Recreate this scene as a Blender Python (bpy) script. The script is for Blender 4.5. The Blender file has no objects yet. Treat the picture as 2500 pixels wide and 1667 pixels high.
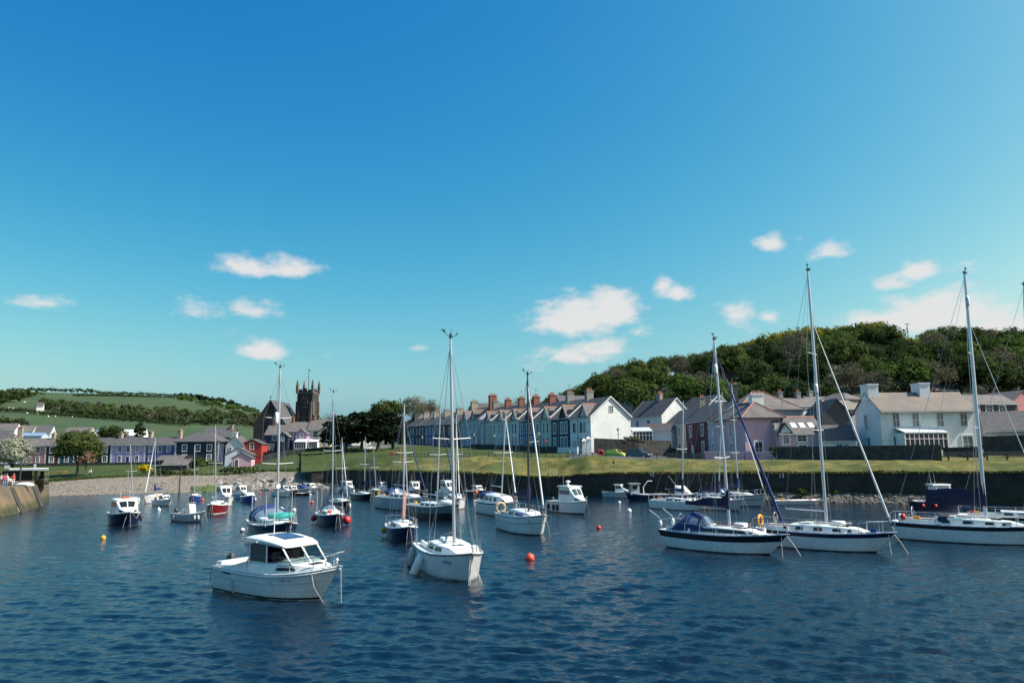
import bpy, bmesh, math, random
import numpy as np
from mathutils import Matrix, Vector, Euler
from mathutils import noise as mnoise
random.seed(7)
R = math.radians
SC = bpy.context.scene
COL = SC.collection

# ------------------------------------------------------------------ camera
EYE = Vector((0.0, 0.0, 6.8))
LENS = 26.0
FPX = 2500 * LENS / 36.0
CAM_ROT = Euler((math.pi / 2 + R(8.55), 0, 0)).to_matrix() @ Matrix.Rotation(R(-0.5), 3, 'Z')
cd = bpy.data.cameras.new('camera')
cd.lens = LENS; cd.sensor_width = 36.0; cd.clip_start = 0.2; cd.clip_end = 6000
cam = bpy.data.objects.new('camera', cd); COL.objects.link(cam)
cam.location = EYE; cam.rotation_euler = CAM_ROT.to_euler()
SC.camera = cam

def ray(px, py):
    return CAM_ROT @ Vector(((px - 1250) / FPX, -(py - 833.5) / FPX, -1.0))
def W(px, py, z=0.0):
    d = ray(px, py); return EYE + d * ((z - EYE.z) / d.z)
def AT_(px, py, Y):
    d = ray(px, py); return EYE + d * (Y / d.y)
YF = 26.0 / 28.0
def AT(px, py, Y):          # distances noted for a 28 mm lens
    return AT_(px, py, Y * YF)

# ------------------------------------------------------------------ sun, sky, exposure
SUN_AZ, SUN_EL = 98.0, 48.0          # azimuth from +Y towards +X
sd = bpy.data.lights.new('sun', 'SUN'); sd.energy = 5.0; sd.angle = R(0.53); sd.color = (1.0, 0.95, 0.86)
sun = bpy.data.objects.new('sun', sd); COL.objects.link(sun)
_sv = Vector((math.sin(R(SUN_AZ)) * math.cos(R(SUN_EL)), math.cos(R(SUN_AZ)) * math.cos(R(SUN_EL)), math.sin(R(SUN_EL))))
sun.rotation_euler = (-_sv).to_track_quat('-Z', 'Y').to_euler()
sun.location = (60, -10, 80)

wd = bpy.data.worlds.new('World'); SC.world = wd; wd.use_nodes = True
wt = wd.node_tree; wn = wt.nodes; wl = wt.links; wn.clear()
EXPOSURE = 0.7
SKY_LEVEL = 0.15
SKY_STRENGTH = SKY_LEVEL / 2 ** EXPOSURE
out = wn.new('ShaderNodeOutputWorld'); bg = wn.new('ShaderNodeBackground'); bg.inputs['Strength'].default_value = SKY_STRENGTH
sky = wn.new('ShaderNodeTexSky'); sky.sky_type = 'NISHITA'; sky.sun_disc = False
sky.sun_elevation = R(SUN_EL); sky.sun_rotation = R(SUN_AZ)
sky.altitude = 0; sky.air_density = 1.0; sky.dust_density = 2.4; sky.ozone_density = 1.0
# the film-like colour response of the photograph applied evenly to the whole sky
sp_ = wn.new('ShaderNodeSeparateColor'); wl.new(sky.outputs[0], sp_.inputs[0]); cb_ = wn.new('ShaderNodeCombineColor')
def _wm(op, a, b):
    n = wn.new('ShaderNodeMath'); n.operation = op; wl.new(a, n.inputs[0]); n.inputs[1].default_value = b; return n.outputs[0]
for ci, (pw, g) in enumerate(((2.95, 3.6), (1.38, 1.42), (0.57, 0.89))):
    v_ = _wm('MULTIPLY', sp_.outputs[ci], SKY_LEVEL)
    v_ = _wm('MULTIPLY', _wm('POWER', v_, pw), g)
    v_ = _wm('DIVIDE', _wm('MINIMUM', v_, 0.95), SKY_LEVEL)
    wl.new(v_, cb_.inputs[ci])
tc = wn.new('ShaderNodeTexCoord')
sep = wn.new('ShaderNodeSeparateXYZ'); wl.new(tc.outputs['Generated'], sep.inputs[0])
def wmath(op, a, b=None, c=None):
    n = wn.new('ShaderNodeMath'); n.operation = op
    for i, v in enumerate((a, b, c)):
        if v is None: continue
        if hasattr(v, 'is_output'): wl.new(v, n.inputs[i])
        else: n.inputs[i].default_value = v
    return n.outputs[0]
az = wmath('ARCTAN2', sep.outputs[0], sep.outputs[1]); el = wmath('ARCSINE', sep.outputs[2])
comb = wn.new('ShaderNodeCombineXYZ'); wl.new(az, comb.inputs[0]); wl.new(el, comb.inputs[1])
# cumulus banks: (px, py, half width px, half height px, density)
CLOUDS = [(105, 733, 62, 17, .75), (95, 722, 30, 14, .5), (310, 722, 34, 9, .25), (610, 648, 72, 18, .95), (560, 637, 26, 13, .8), (700, 652, 66, 18, 1.0), (690, 637, 32, 14, .8),
          (500, 752, 70, 19, .55), (620, 752, 60, 17, .75), (550, 800, 44, 17, .28), (640, 852, 52, 17, .95), (1018, 849, 22, 7, .5), (800, 873, 20, 6, .25),
          (1330, 790, 62, 14, .6), (1410, 770, 95, 34, 1.15), (1490, 752, 62, 34, 1.2), (1430, 740, 42, 20, .8), (1390, 862, 88, 20, .8), (1470, 850, 66, 18, .85), (1330, 880, 70, 17, .35), (1560, 805, 44, 12, .5),
          (1618, 692, 26, 14, .8), (1655, 712, 46, 15, .9), (1800, 762, 40, 20, .8), (1875, 770, 26, 16, .6), (1820, 790, 34, 16, .4),
          (1885, 591, 36, 15, .9), (1955, 580, 24, 9, .5), (2030, 612, 54, 14, .9), (1990, 622, 30, 10, .5),
          (2180, 688, 46, 14, .8), (2250, 655, 44, 20, .9), (2330, 655, 60, 14, .4), (2140, 775, 100, 17, .9), (2240, 765, 100, 32, 1.1), (2330, 755, 110, 34, 1.1), (2420, 790, 130, 34, .9), (2560, 790, 130, 40, .9)]
mask = None
for (cx, cy, hw, hh, dens) in CLOUDS:
    d0 = ray(cx, cy + hh * .45).normalized(); a0 = math.atan2(d0.x, d0.y); e0 = math.asin(d0.z)
    d1 = ray(cx + hw, cy).normalized(); d2 = ray(cx, cy - hh).normalized()
    ww = abs(math.atan2(d1.x, d1.y) - a0) * 1.75; eh = abs(math.asin(d2.z) - e0) * 2.05
    s = wn.new('ShaderNodeVectorMath'); s.operation = 'SUBTRACT'; wl.new(comb.outputs[0], s.inputs[0]); s.inputs[1].default_value = (a0, e0, 0)
    m = wn.new('ShaderNodeVectorMath'); m.operation = 'MULTIPLY'; wl.new(s.outputs[0], m.inputs[0]); m.inputs[1].default_value = (1 / ww, 1 / eh, 0)
    sx_ = wn.new('ShaderNodeSeparateXYZ'); wl.new(m.outputs[0], sx_.inputs[0])
    yy = wmath('MAXIMUM', sx_.outputs[1], wmath('MULTIPLY', sx_.outputs[1], -1.9))      # flat base, domed top
    cx_ = wn.new('ShaderNodeCombineXYZ'); wl.new(sx_.outputs[0], cx_.inputs[0]); wl.new(yy, cx_.inputs[1])
    l = wn.new('ShaderNodeVectorMath'); l.operation = 'LENGTH'; wl.new(cx_.outputs[0], l.inputs[0])
    v = wmath('MULTIPLY_ADD', l.outputs['Value'], -dens, dens)
    mask = v if mask is None else wmath('SMOOTH_MAX', mask, v, 0.12)
nz = wn.new('ShaderNodeTexNoise'); nz.noise_dimensions = '3D'
nz.inputs['Scale'].default_value = 34; nz.inputs['Detail'].default_value = 9; nz.inputs['Roughness'].default_value = 0.60
stretch = wn.new('ShaderNodeVectorMath'); stretch.operation = 'MULTIPLY'; wl.new(comb.outputs[0], stretch.inputs[0]); stretch.inputs[1].default_value = (0.8, 1.5, 1)
wl.new(stretch.outputs[0], nz.inputs['Vector'])
dn = wmath('MULTIPLY_ADD', nz.outputs['Fac'], 1.35, -0.73)
cm = wmath('ADD', mask, dn)
mr = wn.new('ShaderNodeMapRange'); mr.interpolation_type = 'SMOOTHSTEP'; wl.new(cm, mr.inputs['Value'])
mr.inputs['From Min'].default_value = 0.10; mr.inputs['From Max'].default_value = 0.72; mr.inputs['To Max'].default_value = 0.93
cmix = wn.new('ShaderNodeMix'); cmix.data_type = 'RGBA'
wl.new(mr.outputs[0], cmix.inputs[0]); wl.new(cb_.outputs[0], cmix.inputs[6])
cmix.inputs[7].default_value = (0.80 / SKY_LEVEL, 0.79 / SKY_LEVEL, 0.785 / SKY_LEVEL, 1)
wl.new(cmix.outputs[2], bg.inputs['Color']); wl.new(bg.outputs[0], out.inputs[0])

SC.view_settings.view_transform = 'Standard'; SC.view_settings.look = 'None'
SC.view_settings.exposure = EXPOSURE; SC.view_settings.gamma = 1.0; SC.view_settings.use_curve_mapping = False
SC.render.engine = 'CYCLES'
SC.cycles.use_denoising = True
try: SC.cycles.denoiser = 'OPENIMAGEDENOISE'
except Exception: pass
SC.cycles.max_bounces = 6; SC.cycles.transparent_max_bounces = 10; SC.cycles.caustics_reflective = False; SC.cycles.caustics_refractive = False

# ------------------------------------------------------------------ helpers
def L(r, g, b):
    f = lambda c: (c / 255 / 12.92) if c / 255 <= 0.04045 else ((c / 255 + 0.055) / 1.055) ** 2.4
    return (f(r), f(g), f(b))
MATS = {}
def mat(name, col, rough=0.6, metal=0.0, var=0.0, vscale=1.0, bump=0.0, bscale=20.0, col2=None, spec=0.5, coat=0.0, randobj=0.0, detail=5):
    if name in MATS: return MATS[name]
    m = bpy.data.materials.new(name); m.use_nodes = True; MATS[name] = m
    nt = m.node_tree; b = nt.nodes['Principled BSDF']
    b.inputs['Base Color'].default_value = (*col, 1); b.inputs['Roughness'].default_value = rough; b.inputs['Metallic'].default_value = metal
    b.inputs['Specular IOR Level'].default_value = spec
    b.inputs['Coat Weight'].default_value = coat
    tcn = nt.nodes.new('ShaderNodeTexCoord')
    src = None
    if var > 0 or col2:
        n = nt.nodes.new('ShaderNodeTexNoise'); n.inputs['Scale'].default_value = vscale; n.inputs['Detail'].default_value = detail; n.inputs['Roughness'].default_value = 0.6
        nt.links.new(tcn.outputs['Object'], n.inputs['Vector'])
        rp = nt.nodes.new('ShaderNodeValToRGB'); nt.links.new(n.outputs['Fac'], rp.inputs[0])
        c2 = col2 or tuple(min(1, c * (1 + var)) for c in col)
        c1 = col if col2 else tuple(c * (1 - var) for c in col)
        rp.color_ramp.elements[0].position = 0.33; rp.color_ramp.elements[1].position = 0.67
        rp.color_ramp.elements[0].color = (*c1, 1); rp.color_ramp.elements[1].color = (*c2, 1)
        src = rp.outputs[0]
    if randobj > 0:
        oi = nt.nodes.new('ShaderNodeObjectInfo'); h = nt.nodes.new('ShaderNodeHueSaturation')
        mrn = nt.nodes.new('ShaderNodeMapRange'); nt.links.new(oi.outputs['Random'], mrn.inputs[0]); mrn.inputs[3].default_value = 1 - randobj; mrn.inputs[4].default_value = 1 + randobj
        nt.links.new(mrn.outputs[0], h.inputs['Value'])
        if src: nt.links.new(src, h.inputs['Color'])
        else: h.inputs['Color'].default_value = (*col, 1)
        src = h.outputs[0]
    if src: nt.links.new(src, b.inputs['Base Color'])
    if bump > 0:
        n2 = nt.nodes.new('ShaderNodeTexNoise'); n2.inputs['Scale'].default_value = bscale; n2.inputs['Detail'].default_value = 4
        nt.links.new(tcn.outputs['Object'], n2.inputs['Vector'])
        bn = nt.nodes.new('ShaderNodeBump'); bn.inputs['Strength'].default_value = bump; bn.inputs['Distance'].default_value = 0.05
        nt.links.new(n2.outputs['Fac'], bn.inputs['Height']); nt.links.new(bn.outputs[0], b.inputs['Normal'])
    return m
def tag(o, label=None, cat=None, group=None, kind=None):
    if label: o['label'] = label
    if cat: o['category'] = cat
    if group: o['group'] = group
    if kind: o['kind'] = kind
    return o
def root(name, label, cat, loc=(0, 0, 0), rz=0.0, group=None, rx=0.0, ry=0.0):
    o = bpy.data.objects.new(name, None); COL.objects.link(o); o.empty_display_size = 0.3
    o.location = loc; o.rotation_euler = (rx, ry, rz)
    return tag(o, label, cat, group)
def link(name, me, parent=None):
    o = bpy.data.objects.new(name, me); COL.objects.link(o)
    if parent: o.parent = parent
    return o
def copy_tree(o, parent=None):
    c = o.copy(); COL.objects.link(c); c.parent = parent
    for ch in list(o.children): copy_tree(ch, c)
    return c

class MB:
    def __init__(s): s.v = []; s.f = []
    def add(s, vs, fs):
        n = len(s.v); s.v += [tuple(p) for p in vs]; s.f += [tuple(i + n for i in q) for q in fs]; return s
    def box(s, x0, x1, y0, y1, z0, z1):
        return s.add([(x0, y0, z0), (x1, y0, z0), (x1, y1, z0), (x0, y1, z0), (x0, y0, z1), (x1, y0, z1), (x1, y1, z1), (x0, y1, z1)],
                     [(0, 3, 2, 1), (4, 5, 6, 7), (0, 1, 5, 4), (1, 2, 6, 5), (2, 3, 7, 6), (3, 0, 4, 7)])
    def hexa(s, pts):
        return s.add(pts, [(0, 3, 2, 1), (4, 5, 6, 7), (0, 1, 5, 4), (1, 2, 6, 5), (2, 3, 7, 6), (3, 0, 4, 7)])
    def prism_y(s, poly, y0, y1):      # poly in xz
        n = len(poly); vs = [(x, y0, z) for x, z in poly] + [(x, y1, z) for x, z in poly]
        return s.add(vs, [tuple(range(n)), tuple(reversed(range(n, 2 * n)))] + [(i, i + n, (i + 1) % n + n, (i + 1) % n) for i in range(n)])
    def prism_x(s, poly, x0, x1):      # poly in yz
        n = len(poly); vs = [(x0, y, z) for y, z in poly] + [(x1, y, z) for y, z in poly]
        return s.add(vs, [tuple(range(n)), tuple(reversed(range(n, 2 * n)))] + [(i, i + n, (i + 1) % n + n, (i + 1) % n) for i in range(n)])
    def prism_z(s, poly, z0, z1):
        n = len(poly); vs = [(x, y, z0) for x, y in poly] + [(x, y, z1) for x, y in poly]
        return s.add(vs, [tuple(reversed(range(n))), tuple(range(n, 2 * n))] + [(i, (i + 1) % n, (i + 1) % n + n, i + n) for i in range(n)])
    def tube(s, p0, p1, r0, r1=None, n=6):
        return s.path([p0, p1], [r0, r0 if r1 is None else r1], n)
    def path(s, pts, r, n=5, closed=False):
        pts = [Vector(p) for p in pts]; rs = r if isinstance(r, (list, tuple)) else [r] * len(pts)
        rings = []; prev = None
        for i, p in enumerate(pts):
            if closed: t = pts[(i + 1) % len(pts)] - pts[i - 1]
            else: t = pts[min(i + 1, len(pts) - 1)] - pts[max(i - 1, 0)]
            t = t.normalized() if t.length > 1e-9 else Vector((0, 0, 1))
            ref = Vector((0, 0, 1)) if abs(t.z) < 0.95 else Vector((1, 0, 0))
            u = t.cross(ref).normalized() if prev is None or abs(prev.dot(t)) > 0.9 else (prev - t * prev.dot(t)).normalized()
            prev = u; w = t.cross(u)
            rings.append([p + (u * math.cos(a) + w * math.sin(a)) * rs[i] for a in [2 * math.pi * k / n for k in range(n)]])
        return s.loft(rings, closed_ring=True, caps=not closed, wrap=closed)
    def loft(s, rings, closed_ring=True, caps=True, wrap=False):
        n = len(rings[0]); m = len(rings); vs = [p for rg in rings for p in rg]; fs = []
        for i in range(m if wrap else m - 1):
            a = i * n; b = ((i + 1) % m) * n
            for k in range(n if closed_ring else n - 1):
                k2 = (k + 1) % n; fs.append((a + k, a + k2, b + k2, b + k))
        if caps and not wrap:
            fs.append(tuple(reversed(range(n)))); fs.append(tuple(range((m - 1) * n, m * n)))
        return s.add(vs, fs)
    def lathe(s, prof, c=(0, 0, 0), n=12):
        rings = [[(c[0] + r * math.cos(2 * math.pi * k / n), c[1] + r * math.sin(2 * math.pi * k / n), c[2] + z) for k in range(n)] for r, z in prof]
        return s.loft(rings)
    def ball(s, c, rx, ry=None, rz=None, n=10, m=7):
        ry = ry or rx; rz = rz or rx; rings = []
        for i in range(m + 1):
            t = math.pi * i / m; sr = max(math.sin(t), 0.02)
            rings.append([(c[0] + rx * sr * math.cos(2 * math.pi * k / n), c[1] + ry * sr * math.sin(2 * math.pi * k / n), c[2] - rz * math.cos(t)) for k in range(n)])
        return s.loft(rings)
    def patch(s, fn, u0, u1, v0, v1, nu, nv, off=0.0, thick=0.0):
        """a piece of the surface fn(u,v) lifted off it by off along the normal, with a rim"""
        def P(u, v):
            e = 1e-3; p = Vector(fn(u, v))
            a = Vector(fn(min(u + e, 1), v)) - Vector(fn(max(u - e, 0), v)); b = Vector(fn(u, min(v + e, 1))) - Vector(fn(u, max(v - e, 0)))
            nn = a.cross(b); nn = nn.normalized() if nn.length > 1e-12 else Vector((0, 0, 1))
            return p + nn * off
        g = [[P(u0 + (u1 - u0) * i / nu, v0 + (v1 - v0) * j / nv) for j in range(nv + 1)] for i in range(nu + 1)]
        vs = [p for row in g for p in row]; k = nv + 1
        fs = [(i * k + j, (i + 1) * k + j, (i + 1) * k + j + 1, i * k + j + 1) for i in range(nu) for j in range(nv)]
        return s.add(vs, fs)
    def xform(s, M):
        s.v = [tuple(M @ Vector(p)) for p in s.v]; return s
    def mesh(s, name, m, smooth=0):
        me = bpy.data.meshes.new(name); me.from_pydata(s.v, [], s.f); me.materials.append(m)
        bm = bmesh.new(); bm.from_mesh(me); bmesh.ops.recalc_face_normals(bm, faces=bm.faces); bm.to_mesh(me); bm.free()
        if smooth:
            me.shade_smooth()
            if smooth < 180: me.set_sharp_from_angle(angle=R(smooth))
        me.update(); return me
    def build(s, name, m, parent=None, smooth=0):
        return link(name, s.mesh(name, m, smooth), parent)

def np_mesh(name, verts, quads, m, smooth=False):
    me = bpy.data.meshes.new(name); nv = len(verts); nq = len(quads); k = quads.shape[1]
    me.vertices.add(nv); me.vertices.foreach_set('co', np.asarray(verts, np.float32).ravel())
    me.loops.add(nq * k); me.loops.foreach_set('vertex_index', np.asarray(quads, np.int32).ravel())
    me.polygons.add(nq); me.polygons.foreach_set('loop_start', np.arange(0, nq * k, k, dtype=np.int32)); me.polygons.foreach_set('loop_total', np.full(nq, k, np.int32))
    if smooth: me.polygons.foreach_set('use_smooth', np.ones(nq, bool))
    me.materials.append(m); me.update(); me.validate(); return me

# ------------------------------------------------------------------ shared materials
M_white = mat('white_paint', (0.74, 0.74, 0.72), 0.5, var=0.06, vscale=1.5)
M_dark = mat('dark_grey', (0.03, 0.032, 0.035), 0.5)
M_black = mat('black_rubber', (0.012, 0.012, 0.014), 0.6)
M_stone = mat('dark_stone', (0.045, 0.044, 0.043), 0.9, var=0.5, vscale=1.2, bump=0.8, bscale=2.5)
M_bark = mat('bark', (0.10, 0.08, 0.06), 0.9, var=0.3, vscale=4)
M_twig = mat('twig', (0.15, 0.125, 0.105), 0.9, var=0.2, vscale=1)

def grass_mat(name, c1, c2, c3, scale):
    m = mat(name, c1, 0.95, var=0.01, vscale=scale, bump=0.9, bscale=2.2, spec=0.15)
    nt = m.node_tree; rp = [n for n in nt.nodes if n.type == 'VALTORGB'][0]; tcn = [n for n in nt.nodes if n.type == 'TEX_COORD'][0]
    e = rp.color_ramp.elements; e[0].color = (*c1, 1); e[1].color = (*c2, 1); e[0].position = 0.36; e[1].position = 0.60
    n2 = nt.nodes.new('ShaderNodeTexNoise'); n2.inputs['Scale'].default_value = scale * 5; n2.inputs['Detail'].default_value = 8; n2.inputs['Roughness'].default_value = 0.75
    nt.links.new(tcn.outputs['Object'], n2.inputs['Vector'])
    mx = nt.nodes.new('ShaderNodeMix'); mx.data_type = 'RGBA'
    mr2 = nt.nodes.new('ShaderNodeMapRange'); nt.links.new(n2.outputs['Fac'], mr2.inputs[0]); mr2.inputs[1].default_value = 0.42; mr2.inputs[2].default_value = 0.68
    nt.links.new(mr2.outputs[0], mx.inputs[0]); nt.links.new(rp.outputs[0], mx.inputs[6]); mx.inputs[7].default_value = (*c3, 1)
    nt.links.new(mx.outputs[2], nt.nodes['Principled BSDF'].inputs['Base Color'])
    return m
M_dry = grass_mat('dry_grass', (0.062, 0.082, 0.021), (0.180, 0.150, 0.050), (0.042, 0.056, 0.016), 0.20)
_nt = M_dry.node_tree; _b = _nt.nodes['Principled BSDF']; _src = _b.inputs['Base Color'].links[0].from_socket; _tcn = [n for n in _nt.nodes if n.type == 'TEX_COORD'][0]
_sx = _nt.nodes.new('ShaderNodeSeparateXYZ'); _nt.links.new(_tcn.outputs['Object'], _sx.inputs[0]); _nn = _nt.nodes.new('ShaderNodeTexNoise'); _nn.inputs['Scale'].default_value = .14; _nn.inputs['Detail'].default_value = 4; _nt.links.new(_tcn.outputs['Object'], _nn.inputs['Vector'])
_ma = _nt.nodes.new('ShaderNodeMath'); _ma.operation = 'MULTIPLY_ADD'; _ma.inputs[1].default_value = 34.0; _nt.links.new(_nn.outputs['Fac'], _ma.inputs[0]); _nt.links.new(_sx.outputs[0], _ma.inputs[2])
_mr = _nt.nodes.new('ShaderNodeMapRange'); _nt.links.new(_ma.outputs[0], _mr.inputs[0]); _mr.inputs[1].default_value = -14; _mr.inputs[2].default_value = 6
_mm = _nt.nodes.new('ShaderNodeMix'); _mm.data_type = 'RGBA'; _nt.links.new(_mr.outputs[0], _mm.inputs[0]); _mm.inputs[6].default_value = (.038, .060, .016, 1); _nt.links.new(_src, _mm.inputs[7]); _nt.links.new(_mm.outputs[2], _b.inputs['Base Color'])
M_lawn = grass_mat('lawn_grass', (0.036, 0.060, 0.015), (0.060, 0.078, 0.022), (0.024, 0.040, 0.011), 0.12)
M_field = grass_mat('pasture', (0.042, 0.072, 0.032), (0.058, 0.085, 0.038), (0.034, 0.060, 0.028), 0.012)
M_road = mat('asphalt', (0.055, 0.055, 0.058), 0.9, var=0.25, vscale=0.8)
M_town = mat('town_ground', (0.06, 0.07, 0.045), 0.95, var=0.4, vscale=0.1)

# ------------------------------------------------------------------ shoreline tables (image column -> image row, distance)
def tab(t):
    xs = [a[0] for a in t]; return lambda px: tuple(float(np.interp(px, xs, [a[k] for a in t])) for k in range(1, len(t[0])))
WBASE = tab([(740, 1193), (800, 1192), (830, 1193), (900, 1197), (1000, 1204), (1100, 1207), (1200, 1208), (1300, 1209), (1390, 1210), (1500, 1213), (1700, 1217), (1900, 1220), (2100, 1224), (2300, 1228), (2500, 1232), (2850, 1240)])
WTOP = tab([(740, 1152), (800, 1148), (880, 1148), (1000, 1151), (1100, 1153), (1200, 1158), (1300, 1164), (1385, 1163), (1410, 1157), (1500, 1155.5), (2000, 1154.5), (2500, 1153), (2850, 1152)])
def wall_base(px): return W(px, WBASE(px)[0])
def wall_top(px):
    b = wall_base(px); return AT_(px, WTOP(px)[0], b.y)
BANK = tab([(740, 1131, 26), (860, 1121, 24), (950, 1118, 20), (1050, 1117, 18), (1150, 1117, 16), (1300, 1118, 16), (1400, 1119, 15), (1500, 1119, 13), (1600, 1121, 11), (1700, 1122, 10), (1900, 1123, 9), (2100, 1124, 8), (2300, 1124, 8), (2500, 1124, 8), (2850, 1125, 8)])
def bank_top(px):
    y, d = BANK(px); return AT_(px, y, wall_base(px).y + d * 1.15)
BASE = tab([(740, 1098, 250), (860, 1092, 248), (980, 1088, 268), (1100, 1089, 250), (1172, 1092, 229), (1300, 1096, 196), (1444, 1104, 165), (1541, 1108, 166), (1622, 1111, 180), (1720, 1115, 160), (1822, 1121, 136), (1920, 1120, 131), (2150, 1112, 127), (2500, 1106, 126), (2850, 1100, 126)])
def house_base(px):
    y, d = BASE(px); return AT(px, y, d)
SHORE = tab([(-400, 1222), (118, 1212), (250, 1208), (400, 1205), (500, 1201), (540, 1198), (600, 1196.5), (700, 1195), (780, 1193)])
BTOP = tab([(-400, 1185, 26), (118, 1177, 24), (250, 1167, 24), (400, 1161, 24), (550, 1160, 22), (650, 1151, 20), (720, 1152, 16), (780, 1150, 14)])
GREEN = tab([(-400, 1138, 238), (118, 1135, 238), (250, 1133, 238), (400, 1131, 238), (430, 1128, 236), (545, 1139, 232), (612, 1139, 232), (650, 1124, 238), (700, 1110, 246), (780, 1098, 250)])
def shore(px): return W(px, SHORE(px)[0])
def beach_top(px):
    y, d = BTOP(px); return AT_(px, y, shore(px).y + d * .85)
def green_back(px):
    y, d = GREEN(px); return AT(px, y, d)

def strip(name, px0, px1, step, fa, fb, rows, m, amp=0.0, sc=0.12, kind='structure', seed=0, bow=0.0):
    n = max(2, int((px1 - px0) / step)); vs = []; fs = []
    for i in range(n + 1):
        px = px0 + (px1 - px0) * i / n; a = fa(px); b = fb(px)
        for j in range(rows + 1):
            t = j / rows; p = a.lerp(b, t); e = math.sin(math.pi * t) ** 0.7
            p.z += e * (bow + amp * (mnoise.noise(Vector((p.x * sc + seed, p.y * sc, 0))) + 0.45 * mnoise.noise(Vector((p.x * sc * 3.1, p.y * sc * 3.1 + seed, 4)))))
            vs.append(p)
    k = rows + 1
    fs = [(i * k + j, (i + 1) * k + j, (i + 1) * k + j + 1, i * k + j + 1) for i in range(n) for j in range(rows)]
    o = MB().add(vs, fs).build(name, m, smooth=180); tag(o, kind=kind); return o
def far_of(fn, dy, dz):
    def g(px):
        p = fn(px); s = (p.y + dy) / p.y; return Vector((p.x * s, p.y + dy, p.z + dz))
    return g
def drop_of(fn, dy, z):
    def g(px):
        p = fn(px); s = (p.y + dy) / p.y; return Vector((p.x * s, p.y + dy, z))
    return g

# beach
M_beach = mat('shingle', (0.20, 0.165, 0.13), 0.95, var=0.01, vscale=6, bump=1.0, bscale=5)
_nt = M_beach.node_tree; _rp = [n for n in _nt.nodes if n.type == 'VALTORGB'][0]
_rp.color_ramp.elements[0].color = (0.085, 0.072, 0.056, 1); _rp.color_ramp.elements[1].color = (0.20, 0.172, 0.138, 1)
_vo = _nt.nodes.new('ShaderNodeTexVoronoi'); _vo.inputs['Scale'].default_value = 7.5
_tcn = [n for n in _nt.nodes if n.type == 'TEX_COORD'][0]; _nt.links.new(_tcn.outputs['Object'], _vo.inputs['Vector'])
_mx = _nt.nodes.new('ShaderNodeMix'); _mx.data_type = 'RGBA'; _mx.blend_type = 'MULTIPLY'; _mx.inputs[0].default_value = 0.75
_bw = _nt.nodes.new('ShaderNodeHueSaturation'); _bw.inputs['Saturation'].default_value = 0.12; _bw.inputs['Value'].default_value = 1.7
_nt.links.new(_vo.outputs['Color'], _bw.inputs['Color'])
_nt.links.new(_rp.outputs[0], _mx.inputs[6]); _nt.links.new(_bw.outputs[0], _mx.inputs[7]); _nt.links.new(_mx.outputs[2], _nt.nodes['Principled BSDF'].inputs['Base Color'])
beach_foot = drop_of(shore, -4, -0.8)
strip('beach', -400, 790, 8, beach_foot, beach_top, 16, M_beach, 0.35, 0.09)
strip('village_green', -400, 790, 8, beach_top, green_back, 16, M_lawn, 0.5, 0.07, seed=3)
strip('town_ground', -400, 790, 20, green_back, far_of(green_back, 190, 4), 4, M_town, 0.3)
strip('grass_bank', 735, 868, 5, wall_top, bank_top, 18, M_lawn, 1.05, 0.13, seed=9, bow=0.35)
strip('grass_bank', 868, 1500, 5, wall_top, bank_top, 22, M_dry, 1.7, 0.11, seed=9, bow=0.35)
strip('grass_bank', 1500, 2850, 5, wall_top, bank_top, 18, M_dry, 0.8, 0.13, seed=9, bow=0.35)
strip('lawn', 735, 1390, 6, bank_top, house_base, 12, M_lawn, 0.5, 0.08, seed=5)
strip('road', 1390, 1900, 12, bank_top, house_base, 6, M_road, 0.05)
strip('lawn', 1900, 2850, 12, bank_top, house_base, 6, M_dry, 0.15)


# ------------------------------------------------------------------ quay wall
M_quay = mat('quay_stone', (0.05, 0.048, 0.045), 0.85, var=0.01, vscale=0.6, bump=1.0, bscale=1.5)
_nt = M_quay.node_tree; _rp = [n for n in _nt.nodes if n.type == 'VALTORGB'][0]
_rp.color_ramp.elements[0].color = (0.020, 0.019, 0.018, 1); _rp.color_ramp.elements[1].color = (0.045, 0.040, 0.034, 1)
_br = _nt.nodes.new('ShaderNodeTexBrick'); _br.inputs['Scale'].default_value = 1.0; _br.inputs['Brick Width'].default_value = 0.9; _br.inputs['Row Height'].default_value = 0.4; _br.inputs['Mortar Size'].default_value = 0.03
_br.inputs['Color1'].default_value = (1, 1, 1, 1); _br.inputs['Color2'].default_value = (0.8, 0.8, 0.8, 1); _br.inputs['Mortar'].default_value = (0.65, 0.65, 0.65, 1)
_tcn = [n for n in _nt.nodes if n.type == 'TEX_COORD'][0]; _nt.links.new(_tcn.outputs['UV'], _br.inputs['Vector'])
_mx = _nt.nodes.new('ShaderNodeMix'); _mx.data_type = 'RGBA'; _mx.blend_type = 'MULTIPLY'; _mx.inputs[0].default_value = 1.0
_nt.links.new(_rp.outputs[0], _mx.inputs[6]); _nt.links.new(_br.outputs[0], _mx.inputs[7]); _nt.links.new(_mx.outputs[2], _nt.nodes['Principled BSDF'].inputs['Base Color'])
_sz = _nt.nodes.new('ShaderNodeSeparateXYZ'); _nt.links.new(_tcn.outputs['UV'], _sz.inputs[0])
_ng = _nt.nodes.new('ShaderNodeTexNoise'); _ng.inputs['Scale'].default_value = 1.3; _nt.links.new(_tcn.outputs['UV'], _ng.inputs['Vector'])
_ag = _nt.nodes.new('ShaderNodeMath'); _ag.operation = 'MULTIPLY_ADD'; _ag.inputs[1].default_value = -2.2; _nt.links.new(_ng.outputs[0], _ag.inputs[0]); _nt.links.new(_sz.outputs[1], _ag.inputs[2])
_mg = _nt.nodes.new('ShaderNodeMapRange'); _nt.links.new(_ag.outputs[0], _mg.inputs[0]); _mg.inputs[1].default_value = -.3; _mg.inputs[2].default_value = .5
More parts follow.
